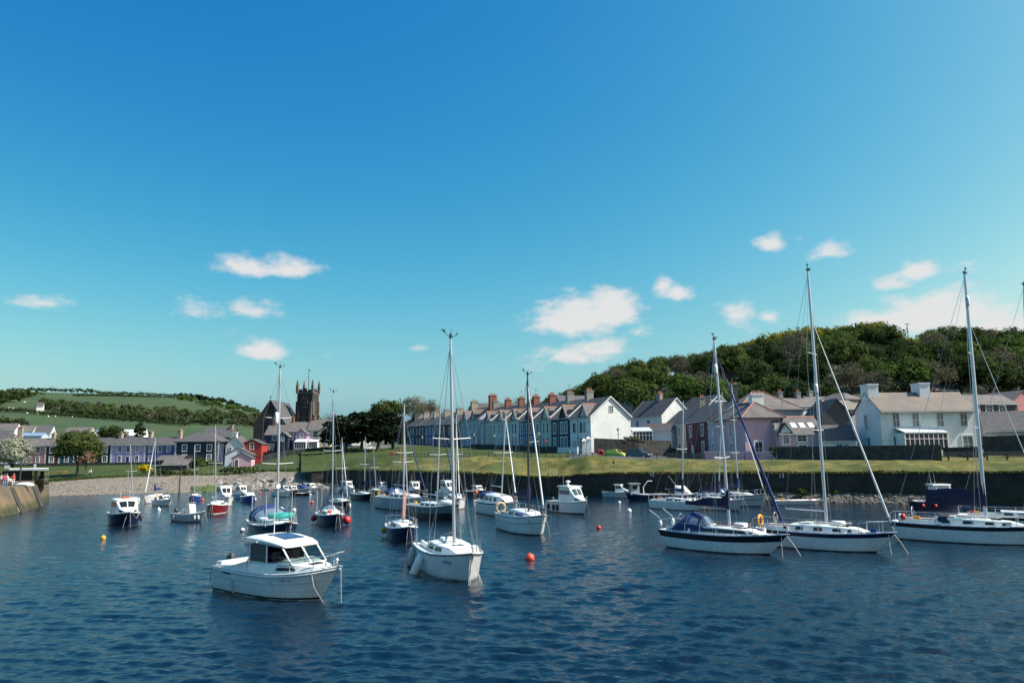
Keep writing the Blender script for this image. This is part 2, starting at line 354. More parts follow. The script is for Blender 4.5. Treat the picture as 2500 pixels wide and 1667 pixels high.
_m3 = _nt.nodes.new('ShaderNodeMix'); _m3.data_type = 'RGBA'; _nt.links.new(_mg.outputs[0], _m3.inputs[0]); _m3.inputs[6].default_value = (.022, .026, .012, 1); _nt.links.new(_mx.outputs[2], _m3.inputs[7]); _nt.links.new(_m3.outputs[2], _nt.nodes['Principled BSDF'].inputs['Base Color'])
qw = root('quay_wall', 'long dark stone harbour wall below the grassy bank', 'wall', wall_base(1500))
def quay(px0, px1, step):
    n = int((px1 - px0) / step); vs = []; fs = []; us = []; acc = 0; prev = None
    zs = [-1.2, 0.25, 0.8, 1.4, 2.0, 2.6, 3.2, None, None]
    for i in range(n + 1):
        px = px0 + (px1 - px0) * i / n; b = wall_base(px); t = wall_top(px)
        if prev is not None: acc += (b - prev).length
        prev = b
        for j, z in enumerate(zs):
            zz = (t.z - 0.02) if z is None else min(z, t.z - 0.1)
            bulge = 0.12 * mnoise.noise(Vector((acc * 0.5, zz * 1.3, 2))) - 0.05 * zz
            p = Vector((b.x, b.y, zz)); dirv = Vector((b.x, b.y, 0)).normalized()
            p += dirv * (-bulge + (1.1 if j == 8 else 0))
            if j == 8: p.z += 0.03
            vs.append(p - qw.location); us.append((acc, zz))
    k = len(zs)
    fs = [(i * k + j, (i + 1) * k + j, (i + 1) * k + j + 1, i * k + j + 1) for i in range(n) for j in range(k - 1)]
    # return face at the left end
    nb = len(vs)
    e = [vs[j] for j in range(k)]; back = [p + Vector((-9, 22, 0)) for p in e]
    vs += back; us += [(-22, p.z) for p in back]
    fs += [(j, j + 1, nb + j + 1, nb + j) for j in range(k - 1)]
    mb = MB().add(vs, fs); me = mb.mesh('wall_face', M_quay, 0)
    uv = me.uv_layers.new(name='UVMap')
    for lp in me.loops: uv.data[lp.index].uv = us[lp.vertex_index]
    link('wall_face', me, qw)
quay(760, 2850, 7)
# coping edge tufts are part of the bank; two white berth numbers on the wall face
def digits(txt, px, py, h):
    b = wall_base(px); p = AT_(px, py, b.y - 0.35)
    cu = bpy.data.curves.new('berth_number', 'FONT'); cu.body = txt; cu.size = h; cu.align_x = 'CENTER'; cu.extrude = 0.004
    tmp = bpy.data.objects.new('tmp', cu); COL.objects.link(tmp)
    dg = bpy.context.evaluated_depsgraph_get(); me = bpy.data.meshes.new_from_object(tmp.evaluated_get(dg))
    bpy.data.objects.remove(tmp); me.materials.clear(); me.materials.append(M_white)
    o = link('berth_number', me, qw); o.location = p - qw.location
    t = wall_base(px + 30) - wall_base(px - 30); o.rotation_euler = (math.pi / 2, 0, math.atan2(t.y, t.x)); o['label'] = 'white berth number ' + txt + ' painted on the wall'
digits('12', 1592, 1162, 0.75); digits('13', 1908, 1165, 0.75)

# ------------------------------------------------------------------ water
def make_water():
    rows, cols = 620, 760
    ys = 9.0 * np.exp(np.linspace(0, math.log(330 / 9.0), rows)); th = np.linspace(-1.12, 1.12, cols); tn = np.tan(th * 0.82)
    Y, T = np.meshgrid(ys, tn, indexing='ij'); X = Y * T
    rng = np.random.RandomState(4); Z = np.zeros_like(X); spacing = Y * (math.log(330 / 9.0) / rows)
    spx = np.abs(np.gradient(X, axis=1))
    for i in range(64):
        lam = 0.30 * (5.0 ** (rng.rand() ** 1.1)); k = 2 * math.pi / lam
        ang = R(-90) + rng.randn() * 0.50 + R(-14)
        a = 0.0092 * lam ** 0.75; ph = rng.rand() * 6.28
        fade = np.clip((lam / (2.4 * np.maximum(spacing, spx * 0.55)) - 0.6), 0, 1)
        arg = k * (X * math.cos(ang) + Y * math.sin(ang)) + ph + 1.3 * np.sin(X * 0.11 + i) + 1.1 * np.sin(Y * 0.09 + 2 * i)
        Z += a * fade * (np.abs(np.sin(arg * 0.5)) * -1.2 + 0.75 if i % 3 == 0 else np.sin(arg))
    patchy = 0.65 + 0.45 * np.sin(X * 0.045 + 1.1 * np.sin(Y * 0.03)) * np.sin(Y * 0.05 + 0.8 * np.sin(X * 0.04))
    Z *= np.clip(patchy, 0.4, 1.15)
    v = np.stack([X, Y, Z], -1).reshape(-1, 3)
    idx = np.arange(rows * cols).reshape(rows, cols)
    q = np.stack([idx[:-1, :-1], idx[:-1, 1:], idx[1:, 1:], idx[1:, :-1]], -1).reshape(-1, 4)
    m = bpy.data.materials.new('harbour_water'); m.use_nodes = True; nt = m.node_tree; b = nt.nodes['Principled BSDF']
    b.inputs['Base Color'].default_value = (0.0025, 0.0125, 0.0270, 1); b.inputs['Roughness'].default_value = 0.10; b.inputs['IOR'].default_value = 1.33
    tcn = nt.nodes.new('ShaderNodeTexCoord'); mp = nt.nodes.new('ShaderNodeMapping'); mp.inputs['Rotation'].default_value = (0, 0, R(14)); mp.inputs['Scale'].default_value = (0.62, 1.0, 1)
    nt.links.new(tcn.outputs['Object'], mp.inputs[0])
    n1 = nt.nodes.new('ShaderNodeTexNoise'); n1.inputs['Scale'].default_value = 4.6; n1.inputs['Detail'].default_value = 4; n1.inputs['Roughness'].default_value = 0.55
    n2 = nt.nodes.new('ShaderNodeTexNoise'); n2.inputs['Scale'].default_value = 1.5; n2.inputs['Detail'].default_value = 3
    for n in (n1, n2): nt.links.new(mp.outputs[0], n.inputs['Vector'])
    b1 = nt.nodes.new('ShaderNodeBump'); b1.inputs['Strength'].default_value = 1.0; b1.inputs['Distance'].default_value = 0.045
    b2 = nt.nodes.new('ShaderNodeBump'); b2.inputs['Strength'].default_value = 1.0; b2.inputs['Distance'].default_value = 0.092
    nt.links.new(n2.outputs['Fac'], b2.inputs['Height']); nt.links.new(n1.outputs['Fac'], b1.inputs['Height'])
    nt.links.new(b2.outputs[0], b1.inputs['Normal']); nt.links.new(b1.outputs[0], b.inputs['Normal'])
    o = link('harbour_water', np_mesh('harbour_water', v, q, m, True)); tag(o, kind='structure')
make_water()

# ------------------------------------------------------------------ trees
def leaf_mat(name, c1, c2, trans=0.3, scale=0.35):
    m = bpy.data.materials.new(name); m.use_nodes = True; nt = m.node_tree; nt.nodes.clear()
    o = nt.nodes.new('ShaderNodeOutputMaterial'); d = nt.nodes.new('ShaderNodeBsdfDiffuse'); t = nt.nodes.new('ShaderNodeBsdfTranslucent'); mx = nt.nodes.new('ShaderNodeMixShader'); mx.inputs[0].default_value = trans
    tcn = nt.nodes.new('ShaderNodeTexCoord'); n = nt.nodes.new('ShaderNodeTexNoise'); n.inputs['Scale'].default_value = scale; n.inputs['Detail'].default_value = 6; n.inputs['Roughness'].default_value = 0.7
    oi = nt.nodes.new('ShaderNodeObjectInfo'); ad = nt.nodes.new('ShaderNodeVectorMath'); ad.operation = 'ADD'
    nt.links.new(tcn.outputs['Object'], ad.inputs[0]); nt.links.new(oi.outputs['Location'], ad.inputs[1]); nt.links.new(ad.outputs[0], n.inputs['Vector'])
    rp = nt.nodes.new('ShaderNodeValToRGB'); rp.color_ramp.elements[0].position = 0.35; rp.color_ramp.elements[1].position = 0.65
    rp.color_ramp.elements[0].color = (*c1, 1); rp.color_ramp.elements[1].color = (*c2, 1)
    hsn = nt.nodes.new('ShaderNodeHueSaturation'); mrn = nt.nodes.new('ShaderNodeMapRange'); nt.links.new(oi.outputs['Random'], mrn.inputs[0]); mrn.inputs[3].default_value = 0.72; mrn.inputs[4].default_value = 1.25
    nt.links.new(mrn.outputs[0], hsn.inputs['Value']); nt.links.new(n.outputs['Fac'], rp.inputs[0]); nt.links.new(rp.outputs[0], hsn.inputs['Color'])
    nt.links.new(hsn.outputs[0], d.inputs[0]); nt.links.new(hsn.outputs[0], t.inputs[0]); nt.links.new(d.outputs[0], mx.inputs[1]); nt.links.new(t.outputs[0], mx.inputs[2]); nt.links.new(mx.outputs[0], o.inputs[0])
    MATS[name] = m; return m
LM = dict(gold=leaf_mat('leaf_gold', (0.12, 0.125, 0.014), (0.24, 0.21, 0.026)), mid=leaf_mat('leaf_mid', (0.048, 0.085, 0.024), (0.095, 0.145, 0.036)),
          dark=leaf_mat('leaf_dark', (0.026, 0.044, 0.018), (0.055, 0.078, 0.028)), grey=leaf_mat('leaf_grey', (0.085, 0.085, 0.055), (0.15, 0.14, 0.09)),
          olive=leaf_mat('leaf_olive', (0.044, 0.068, 0.022), (0.090, 0.115, 0.034)), pine=leaf_mat('leaf_pine', (0.012, 0.022, 0.014), (0.022, 0.034, 0.018), 0.1),
          silver=leaf_mat('leaf_silver', (0.16, 0.20, 0.13), (0.42, 0.42, 0.33)), gorse=leaf_mat('leaf_gorse', (0.30, 0.22, 0.01), (0.45, 0.36, 0.02)), blossom=leaf_mat('leaf_brown', (0.16, 0.10, 0.06), (0.24, 0.16, 0.10)))
def leaf_arrays(seed, rx, ry, rz, zc, ncl, nlf, ls, clump=0.30, flat=0.0):
    rng = np.random.RandomState(seed)
    u = rng.randn(ncl, 3); u /= np.linalg.norm(u, axis=1)[:, None]; u[:, 2] = np.where(u[:, 2] < -0.35, -u[:, 2] * 0.5, u[:, 2])
    rad = 0.50 + 0.42 * rng.rand(ncl) ** 0.6
    c = u * rad[:, None] * np.array([rx, ry, rz])
    cs = clump * min(rx, rz) * (0.7 + 0.7 * rng.rand(ncl))
    per = nlf // ncl
    d = rng.randn(ncl, per, 3); d /= np.linalg.norm(d, axis=2)[:, :, None]; rr = 0.55 + 0.5 * rng.rand(ncl, per) ** 0.7
    p = c[:, None, :] + d * (rr * cs[:, None])[:, :, None] * np.array([1.15, 1.15, 0.8 - flat])
    p = p.reshape(-1, 3); nrm = (d * 0.8 + u[:, None, :] * 0.55).reshape(-1, 3) + rng.randn(len(p), 3) * 0.45; nrm /= np.linalg.norm(nrm, axis=1)[:, None]
    a = np.cross(nrm, rng.randn(len(p), 3)); a /= np.linalg.norm(a, axis=1)[:, None]; b = np.cross(nrm, a)
    sz = ls * (0.6 + 0.8 * rng.rand(len(p)))[:, None]; p = p + np.array([0, 0, zc])
    v = np.stack([p - a * sz - b * sz * 0.7, p + a * sz - b * sz * 0.6, p + a * sz * 0.8 + b * sz * 0.7, p - a * sz * 0.9 + b * sz * 0.6], 1).reshape(-1, 3)
    return v, np.arange(len(v)).reshape(-1, 4), c + np.array([0, 0, zc])
def twig_tree(mb, p, d, ln, r, depth, rng, spread=0.55, n=3):
    q = p + d * ln; mb.tube(p, q, r, r * 0.68, 4 if depth < 2 else 3)
    if depth == 0: return
    for i in range(n + (rng.random() < 0.4)):
        ax = Vector((rng.gauss(0, 1), rng.gauss(0, 1), rng.gauss(0, 0.6)))
        nd = (d + ax * spread).normalized(); nd.z = nd.z * 0.8 + 0.18; nd.normalize()
        twig_tree(mb, p + d * ln * rng.uniform(0.6, 1.0), nd, ln * rng.uniform(0.6, 0.85), r * 0.58, depth - 1, rng, spread, n)
def proto_tree(seed, kind, h=11.0, rx=5.0, rz=4.3, ncl=46, nlf=2300, ls=0.26, trunk=0.28):
    """meshes of a tree: (trunk mesh, crown mesh)"""
    rng = random.Random(seed); zc = h - rz
    v, q, cl = leaf_arrays(seed, rx, rx, rz, zc, ncl, nlf, ls)
    crown = np_mesh('crown', v, q, LM[kind])
    mb = MB(); fork = Vector((rng.uniform(-.2, .2), rng.uniform(-.2, .2), max(zc - rz * 0.75, h * 0.16)))
    mb.path([(0, 0, -0.6), (0, 0, fork.z * 0.5), fork], [trunk * 1.25, trunk, trunk * 0.85], 7)
    for k in range(7):
        t = Vector(cl[rng.randrange(len(cl))]) * 0.9; mid = fork.lerp(t, 0.5) + Vector((rng.uniform(-.4, .4), rng.uniform(-.4, .4), 0.5))
        mb.path([fork, mid, t], [trunk * 0.6, trunk * 0.35, trunk * 0.12], 5)
    return mb.mesh('trunk', M_bark, 180), crown
def proto_bare(seed, h=11.0, spread=0.6):
    rng = random.Random(seed); mb = MB(); mb.path([(0, 0, -0.6), (0, 0, h * 0.14)], [0.3, 0.24], 6); tr = mb.mesh('trunk', M_bark, 180)
    mc = MB()
    for i in range(5):
        twig_tree(mc, Vector((0, 0, h * 0.13)), Vector((rng.uniform(-.7, .7), rng.uniform(-.7, .7), 1)).normalized(), h * 0.28, 0.13, 4, rng, spread)
    return tr, mc.mesh('branches', M_twig, 0)
def plant(name, label, meshes, loc, sc=1.0, rz=None, group=None, cat='tree', sz=None, lean=0):
    o = root(name, label, cat, loc, random.uniform(0, 6.28) if rz is None else rz, group, rx=lean)
    o.scale = (sc, sc, sz or sc)
    link('trunk', meshes[0], o); c = link('crown', meshes[1], o)
    return o
P_gold = [proto_tree(s, 'gold', 11, 5.6, 4.6) for s in (1, 2)]
P_mid = [proto_tree(s, 'mid', 11, 5.2, 4.6) for s in (3, 4)]
P_dark = [proto_tree(s, 'dark', 11, 5.0, 4.8) for s in (5, 6)]
P_olive = [proto_tree(s, 'olive', 11, 5.2, 4.5) for s in (7, 8)]
P_greyt = [proto_tree(s, 'grey', 11, 5.0, 4.6, ls=0.13, nlf=3600) for s in (9, 10)]
P_bare = [proto_bare(s, 11) for s in (11, 12)]

# ------------------------------------------------------------------ the wooded hill on the right
SKYL = tab([(1080, 1012), (1150, 1000), (1250, 985), (1320, 972), (1400, 948), (1449, 925), (1499, 887), (1600, 876), (1680, 863), (1760, 846), (1850, 823), (1900, 810), (1990, 797), (2060, 801), (2110, 790), (2160, 790), (2210, 825), (2240, 822), (2290, 799), (2400, 801), (2500, 803), (2700, 806), (2900, 815)])
HBASE = tab([(1080, 1065, 300), (1300, 1060, 270), (1450, 1040, 235), (1700, 1030, 205), (2000, 1015, 190), (2300, 1010, 185), (2900, 1010, 180)])
def hill_foot(px):
    y, d = HBASE(px); return AT(px, y, d)
def hill_top(px):
    d = float(np.interp(px, [1080, 1450, 1800, 2900], [330, 330, 335, 330])); p = AT(px, SKYL(px)[0], d); p.z -= float(np.interp(px, [1080, 1400, 1500], [7, 8, 9.5])); return p
def town_back(px):
    return hill_foot(px) if px >= 1080 else far_of(house_base, 160, 4)(px)
strip('town_ground', 735, 2850, 20, house_base, town_back, 6, M_town, 0.3)
M_hill = mat('woodland_floor', (0.03, 0.038, 0.018), 0.95, var=0.4, vscale=0.1)
strip('wooded_hill', 1080, 2900, 14, hill_foot, hill_top, 14, M_hill, 2.0, 0.03, bow=5.0)
strip('wooded_hill', 1080, 2900, 30, hill_top, far_of(hill_top, 160, -6), 3, M_hill, 1.0, 0.03)
def hill_at(px, t):
    a = hill_foot(px); b = hill_top(px); p = a.lerp(b, t); p.z += math.sin(math.pi * t) ** 0.7 * 5.0; return p
rngh = random.Random(21)
LBL = dict(gold='yellow-green broad-leaved tree in the hillside wood above the white house', mid='mid green broad-leaved tree in the hillside wood', dark='dark green tree in the hillside wood', olive='olive brown budding tree in the hillside wood', greyt='grey-leaved thinly budding tree in the hillside wood', bare='leafless grey tree in the hillside wood')
PR = dict(gold=P_gold, mid=P_mid, dark=P_dark, olive=P_olive, greyt=P_greyt, bare=P_bare)
NM = dict(gold='broadleaf_tree', mid='broadleaf_tree', dark='dark_tree', olive='budding_tree', greyt='budding_tree', bare='bare_tree')
def pick(px, t):
    r = rngh.random()
    if px < 1420: return 'bare' if r < .35 else 'olive' if r < .6 else 'greyt' if r < .75 else 'mid'
    if px < 1790:
        if t > 0.85: return 'greyt' if r < .45 else 'bare' if r < .65 else 'olive' if r < .9 else 'dark'
        if t > 0.5: return 'greyt' if r < .4 else 'olive' if r < .65 else 'mid' if r < .85 else 'dark'
        return 'mid' if r < .4 else 'olive' if r < .6 else 'dark' if r < .85 else 'greyt'
    if t > 0.9 and not (1800 < px < 2240 and r > .35): return 'greyt' if r < .3 else 'bare' if r < .45 else 'dark' if r < .8 else 'mid'
    if 0.5 < t <= 0.97 and 1790 < px < 2260: return 'gold' if r < .68 else 'mid' if r < .9 else 'olive'
    if t > 0.5: return 'olive' if r < .35 else 'mid' if r < .6 else 'dark' if r < .9 else 'gold'
    return 'dark' if r < .5 else 'greyt' if r < .65 else 'mid' if r < .9 else 'olive'
nt_ = 0
for t0 in (0.0, 0.14, 0.28, 0.42, 0.56, 0.70, 0.84, 0.97):
    px = 1095 + rngh.uniform(0, 30)
    while px < 2640:
        t = min(1.0, max(0, t0 + rngh.uniform(-.055, .055))); p = hill_at(px, t)
        if not (t0 > 0.9 and 2185 < px < 2235):
            k = pick(px, t); sc = rngh.uniform(0.8, 1.15) * (1.0 if px > 1450 else 0.72) * (1.2 if k == 'gold' else rngh.uniform(.85, 1.15))
            av = AT_(px, SKYL(px)[0] + rngh.uniform(-4, 10), p.y).z - p.z + .4; sc = max(.35, min(sc, av / 11.0))
            plant(NM[k], LBL[k], PR[k][rngh.randrange(2)], p - Vector((0, 0, 0.4)), sc, rngh.uniform(0, 6.28), 'trees of the wood on the right-hand hill'); nt_ += 1
        px += rngh.uniform(40, 62) * (0.8 if px < 1450 else 1.0) * 230 / p.y
print('hill trees', nt_)
# radio pole on the ridge
p = hill_at(2216, 1.0); b = AT_(2218, 826, p.y); t = AT_(2214, 790, p.y)
ap = root('telegraph_pole', 'thin pole with a crossbar on the wooded ridge', 'pole', (b.x, b.y, b.z - 3))
MB().tube((0, 0, 0), (t.x - b.x, 0, t.z - b.z + 3), 0.20, 0.14, 6).build('pole', M_dark, ap); MB().box(-1.1, 1.1, -.1, .1, t.z - b.z + 2.7, t.z - b.z + 2.9).build('crossbar', M_dark, ap)

# ------------------------------------------------------------------ houses
M_slate = mat('slate', (0.075, 0.072, 0.075), 0.75, var=0.3, vscale=1.6, bump=0.5, bscale=6)
M_slate2 = mat('weathered_slate', (0.115, 0.102, 0.100), 0.85, var=0.3, vscale=0.9, bump=0.6, bscale=5)
M_slateb = mat('blue_slate', (0.060, 0.064, 0.074), 0.7, var=0.35, vscale=2.2, bump=0.5, bscale=6)
M_slatec = mat('patched_slate', (0.095, 0.085, 0.080), 0.8, var=0.5, vscale=0.7, bump=0.5, bscale=6)
M_slate3 = mat('lichen_slate', (0.13, 0.118, 0.112), 0.85, bump=0.6, bscale=5, vscale=0.45, col2=(0.19, 0.15, 0.115))
M_ridge = mat('terracotta', (0.32, 0.14, 0.085), 0.8, var=0.2, vscale=3)
M_brick = mat('brick', (0.21, 0.080, 0.052), 0.85, var=0.25, vscale=3)
M_stack = mat('render_stack', (0.30, 0.25, 0.20), 0.9, var=0.25, vscale=2)
M_pane = mat('window_pane', (0.018, 0.022, 0.028), 0.08)
M_grit = mat('grey_render', (0.22, 0.21, 0.20), 0.9, var=0.15, vscale=1.0)
def paint(name, c, rough=0.75): return mat('paint_' + name, c, rough, var=0.10, vscale=0.7, bump=0.15, bscale=10)
PC = dict(white=(0.72, 0.72, 0.70), cream=(0.66, 0.64, 0.57), navy=(0.016, 0.026, 0.062), blue=(0.05, 0.09, 0.26), lilac=(0.42, 0.33, 0.58), pink=(0.52, 0.22, 0.22), rose=(0.62, 0.38, 0.44), maroon=(0.10, 0.018, 0.028),
          violet=(0.12, 0.11, 0.33), black=(0.02, 0.02, 0.028), red=(0.36, 0.045, 0.03), sky=(0.40, 0.46, 0.52), beige=(0.55, 0.46, 0.36), buff=(0.55, 0.48, 0.30), mint=(0.50, 0.56, 0.46), teal=(0.03, 0.09, 0.12), brown=(0.06, 0.035, 0.03), plum=(0.40, 0.26, 0.38), grey=(0.30, 0.30, 0.30), dgrey=(0.07, 0.07, 0.075), pale=(0.62, 0.66, 0.72))
WCACHE = {}
M_panes = [M_pane, M_pane, mat('curtained_pane', (.11, .11, .105), .15, var=.5, vscale=1.5), mat('blind_pane', (.05, .06, .07), .10, var=.5, vscale=2), mat('net_curtain_pane', (.20, .20, .19), .2, var=.4, vscale=2)]
def window_meshes(w, h, style):
    vr = random.randrange(5); k = (round(w, 2), round(h, 2), style, vr)
    if k not in WCACHE:
        tw = {'s': 0.15, 'p': 0.07, 'w': 0.24}[style]; f = MB()
        f.box(-w / 2 - tw, w / 2 + tw, -0.09, 0.0, h / 2, h / 2 + tw); f.box(-w / 2 - tw, w / 2 + tw, -0.13, 0.0, -h / 2 - tw, -h / 2)
        f.box(-w / 2 - tw, -w / 2, -0.09, 0.0, -h / 2, h / 2); f.box(w / 2, w / 2 + tw, -0.09, 0.0, -h / 2, h / 2)
        f.box(-w / 2, w / 2, -0.05, 0.0, -0.03, 0.03)
        if w > 0.75: f.box(-0.025, 0.025, -0.045, 0.0, -h / 2, h / 2)
        pn = MB().box(-w / 2 + .01, w / 2 - .01, -0.02, 0.0, -h / 2 + .01, h / 2 - .01)
        WCACHE[k] = (f.mesh('window', M_white), pn.mesh('pane', M_panes[vr]))
    return WCACHE[k]
def face_matrix(face, w, d):
    if face == 'F': return Matrix.Identity(4), w
    if face == 'L': return Matrix.Translation((0, d, 0)) @ Matrix.Rotation(-math.pi / 2, 4, 'Z'), d
    return Matrix.Translation((w, 0, 0)) @ Matrix.Rotation(math.pi / 2, 4, 'Z'), d
def put_window(rt, face, u, z, ww, wh, W_, D_, style='s', name='window', out=0.0):
    Mx, ln = face_matrix(face, W_, D_); a, b = window_meshes(ww, wh, style)
    o = link(name, a, rt); o.matrix_local = Mx @ Matrix.Translation((u * ln, -0.004 - out, z))
    p = link('pane', b, o); return o
def put_door(rt, face, u, ww, wh, W_, D_, m, z0=0.0):
    Mx, ln = face_matrix(face, W_, D_)
    o = MB().box(-ww / 2, ww / 2, -0.05, 0, z0, z0 + wh).build('door', m, rt); o.matrix_local = Mx @ Matrix.Translation((u * ln, -0.004, 0))
    f = MB().box(-ww / 2 - .15, -ww / 2, -0.08, 0, z0, z0 + wh + .15).box(ww / 2, ww / 2 + .15, -0.08, 0, z0, z0 + wh + .15).box(-ww / 2, ww / 2, -0.08, 0, z0 + wh, z0 + wh + .15).build('door_frame', M_white, o); return o
def chimney(rt, x, y, z, w, d, h, m, pots=2, potm=None, cap=None):
    c = MB().box(x - w / 2, x + w / 2, y - d / 2, y + d / 2, z - 1.2, z + h - .25).box(x - w / 2 - .09, x + w / 2 + .09, y - d / 2 - .09, y + d / 2 + .09, z + h - .25, z + h).build('chimney', m, rt)
    for i in range(pots):
        q = MB().lathe([(0.13, 0), (0.15, 0.08), (0.11, 0.5), (0.14, 0.56), (0.12, 0.6)], n=7).build('chimney_pot', potm or M_ridge, c)
        t = (i + .5) / pots - .5; q.location = (x + (t * w * .8 if w >= d else 0), y + (t * d * .8 if d > w else 0), z + h)
    return c
def roof_mesh(w, d, he, rise, kind, ov, oe, t=0.14):
    mb = MB()
    if kind == 'x':
        k = rise / (d / 2); zf = he - oe * k
        for s in (0, 1):
            ye, yr = (-oe, d / 2) if s == 0 else (d + oe, d / 2)
            mb.hexa([(-ov, ye, zf), (w + ov, ye, zf), (w + ov, yr, he + rise), (-ov, yr, he + rise), (-ov, ye, zf + t), (w + ov, ye, zf + t), (w + ov, yr, he + rise + t), (-ov, yr, he + rise + t)])
    elif kind == 'y':
        k = rise / (w / 2); zf = he - oe * k
        for s in (0, 1):
            xe, xr = (-oe, w / 2) if s == 0 else (w + oe, w / 2)
            mb.hexa([(xe, -ov, zf), (xr, -ov, he + rise), (xr, d + ov, he + rise), (xe, d + ov, zf), (xe, -ov, zf + t), (xr, -ov, he + rise + t), (xr, d + ov, he + rise + t), (xe, d + ov, zf + t)])
    else:
        i = min(w, d) / 2
        if w >= d: r0, r1 = (i, d / 2), (w - i, d / 2)
        else: r0, r1 = (w / 2, i), (w / 2, d - i)
        z0 = he - 0.05; z1 = z0 + .14
        vs = [(-oe, -oe, z0), (w + oe, -oe, z0), (w + oe, d + oe, z0), (-oe, d + oe, z0), (-oe, -oe, z1), (w + oe, -oe, z1), (w + oe, d + oe, z1), (-oe, d + oe, z1), (*r0, he + rise), (*r1, he + rise)]
        fs = [(0, 3, 2, 1), (0, 1, 5, 4), (1, 2, 6, 5), (2, 3, 7, 6), (3, 0, 4, 7)]
        fs += [(4, 5, 9, 8), (5, 6, 9), (6, 7, 8, 9), (7, 4, 8)] if w >= d else [(4, 5, 8), (5, 6, 9, 8), (6, 7, 9), (7, 4, 8, 9)]
        mb.add(vs, fs)
    return mb
def house(name, label, P0, P1, depth, he, rise, colr, roof=None, kind='x', wins=(), chim=(), ov=0.22, oe=0.28, ridge=None, group=None, quoins=None, doors=(), cat='house', barge=False, gutter=True):
    a = P0 if isinstance(P0, Vector) else AT(*P0); b = P1 if isinstance(P1, Vector) else AT(*P1); zb = min(a.z, b.z)
    w = (Vector((b.x, b.y)) - Vector((a.x, a.y))).length; rz = math.atan2(b.y - a.y, b.x - a.x)
    rt = root(name, label, cat, (a.x, a.y, zb), rz, group)
    m = paint(colr, PC[colr]) if isinstance(colr, str) else colr
    mb = MB(); he0 = he
    if kind == 'x': mb.prism_x([(0, -1.5), (depth, -1.5), (depth, he), (depth / 2, he + rise - .02), (0, he)], 0, w)
    elif kind == 'y': mb.prism_y([(0, -1.5), (w, -1.5), (w, he), (w / 2, he + rise - .02), (0, he)], 0, depth)
    else: mb.box(0, w, 0, depth, -1.5, he - 0.06)
    mb.build('wall', m, rt)
    rf = roof_mesh(w, depth, he, rise, kind, ov, oe).build('roof', roof or M_slate, rt)
    if ridge:
        if kind == 'x': MB().prism_x([(depth / 2 - .16, he + rise + .06), (depth / 2, he + rise + .26), (depth / 2 + .16, he + rise + .06)], -ov - .02, w + ov + .02).build('ridge_tiles', ridge, rf)
        elif kind == 'y': MB().prism_y([(w / 2 - .16, he + rise + .06), (w / 2, he + rise + .26), (w / 2 + .16, he + rise + .06)], -ov - .02, depth + ov + .02).build('ridge_tiles', ridge, rf)
        else:
            i = min(w, depth) / 2; rr = [(i, depth / 2), (w - i, depth / 2)] if w >= depth else [(w / 2, i), (w / 2, depth - i)]
            g = MB().path([(*rr[0], he + rise + .05), (*rr[1], he + rise + .05)], 0.13, 6)
            for cx, cy, k in ((-oe, -oe, 0), (w + oe, -oe, 1 if w >= depth else 0), (w + oe, depth + oe, 1), (-oe, depth + oe, 0 if w >= depth else 1)): g.path([(cx, cy, he + .12), (*rr[k], he + rise + .05)], 0.12, 6)
            g.build('ridge_tiles', ridge, rf)
    if barge and kind == 'x':
        k = rise / (depth / 2)
        for xx in (-ov - .05, w + ov):
            MB().add([(xx, -oe, he - oe * k - .1), (xx, depth / 2, he + rise - .1), (xx, depth + oe, he - oe * k - .1), (xx, depth + oe, he - oe * k + .17), (xx, depth / 2, he + rise + .17), (xx, -oe, he - oe * k + .17)] + [(xx + .05, -oe, he - oe * k - .1), (xx + .05, depth / 2, he + rise - .1), (xx + .05, depth + oe, he - oe * k - .1), (xx + .05, depth + oe, he - oe * k + .17), (xx + .05, depth / 2, he + rise + .17), (xx + .05, -oe, he - oe * k + .17)],
                     [(0, 1, 4, 5), (1, 2, 3, 4), (6, 11, 10, 7), (7, 10, 9, 8), (5, 4, 10, 11), (4, 3, 9, 10), (0, 6, 7, 1), (1, 7, 8, 2)]).build('bargeboard', M_white, rf)
    if gutter and kind in 'x': MB().box(-ov + .02, w + ov - .02, -oe - .09, -oe - .005, he - oe * rise / (depth / 2) - .06, he - oe * rise / (depth / 2) + .05).build('gutter', M_white if gutter is True else gutter, rf)
    for (face, u, z, ww, wh, st) in wins: put_window(rt, face, u, z, ww, wh, w, depth, st)
    for (face, u, ww, wh, c) in doors: put_door(rt, face, u, ww, wh, w, depth, paint(c, PC[c]))
    if quoins:
        for side in quoins:
            x = 0 if side == 'l' else w
            for k in range(int(he / 0.5)):
                ln = 0.5 if k % 2 else 0.32
                MB().box(x - .02 if side == 'l' else x - ln, x + ln if side == 'l' else x + .02, -0.05, -0.004, k * .5 + .02, k * .5 + .44).build('quoin', M_white, rt)
    for (u, v, cw, cdp, ch, cm, pots) in chim:
        x, y = u * w, v * depth
        zr = he + rise * (1 - abs(v - .5) * 2) if kind == 'x' else he + rise * (1 - abs(u - .5) * 2) if kind == 'y' else he + rise * .75
        chimney(rt, x, y, zr, cw, cdp, ch, cm, pots)
    rt['w'] = w; return rt
def sash_rows(us, zs, ww, wh, st='s', face='F'): return [(face, u, z, ww, wh, st) for u in us for z in zs]

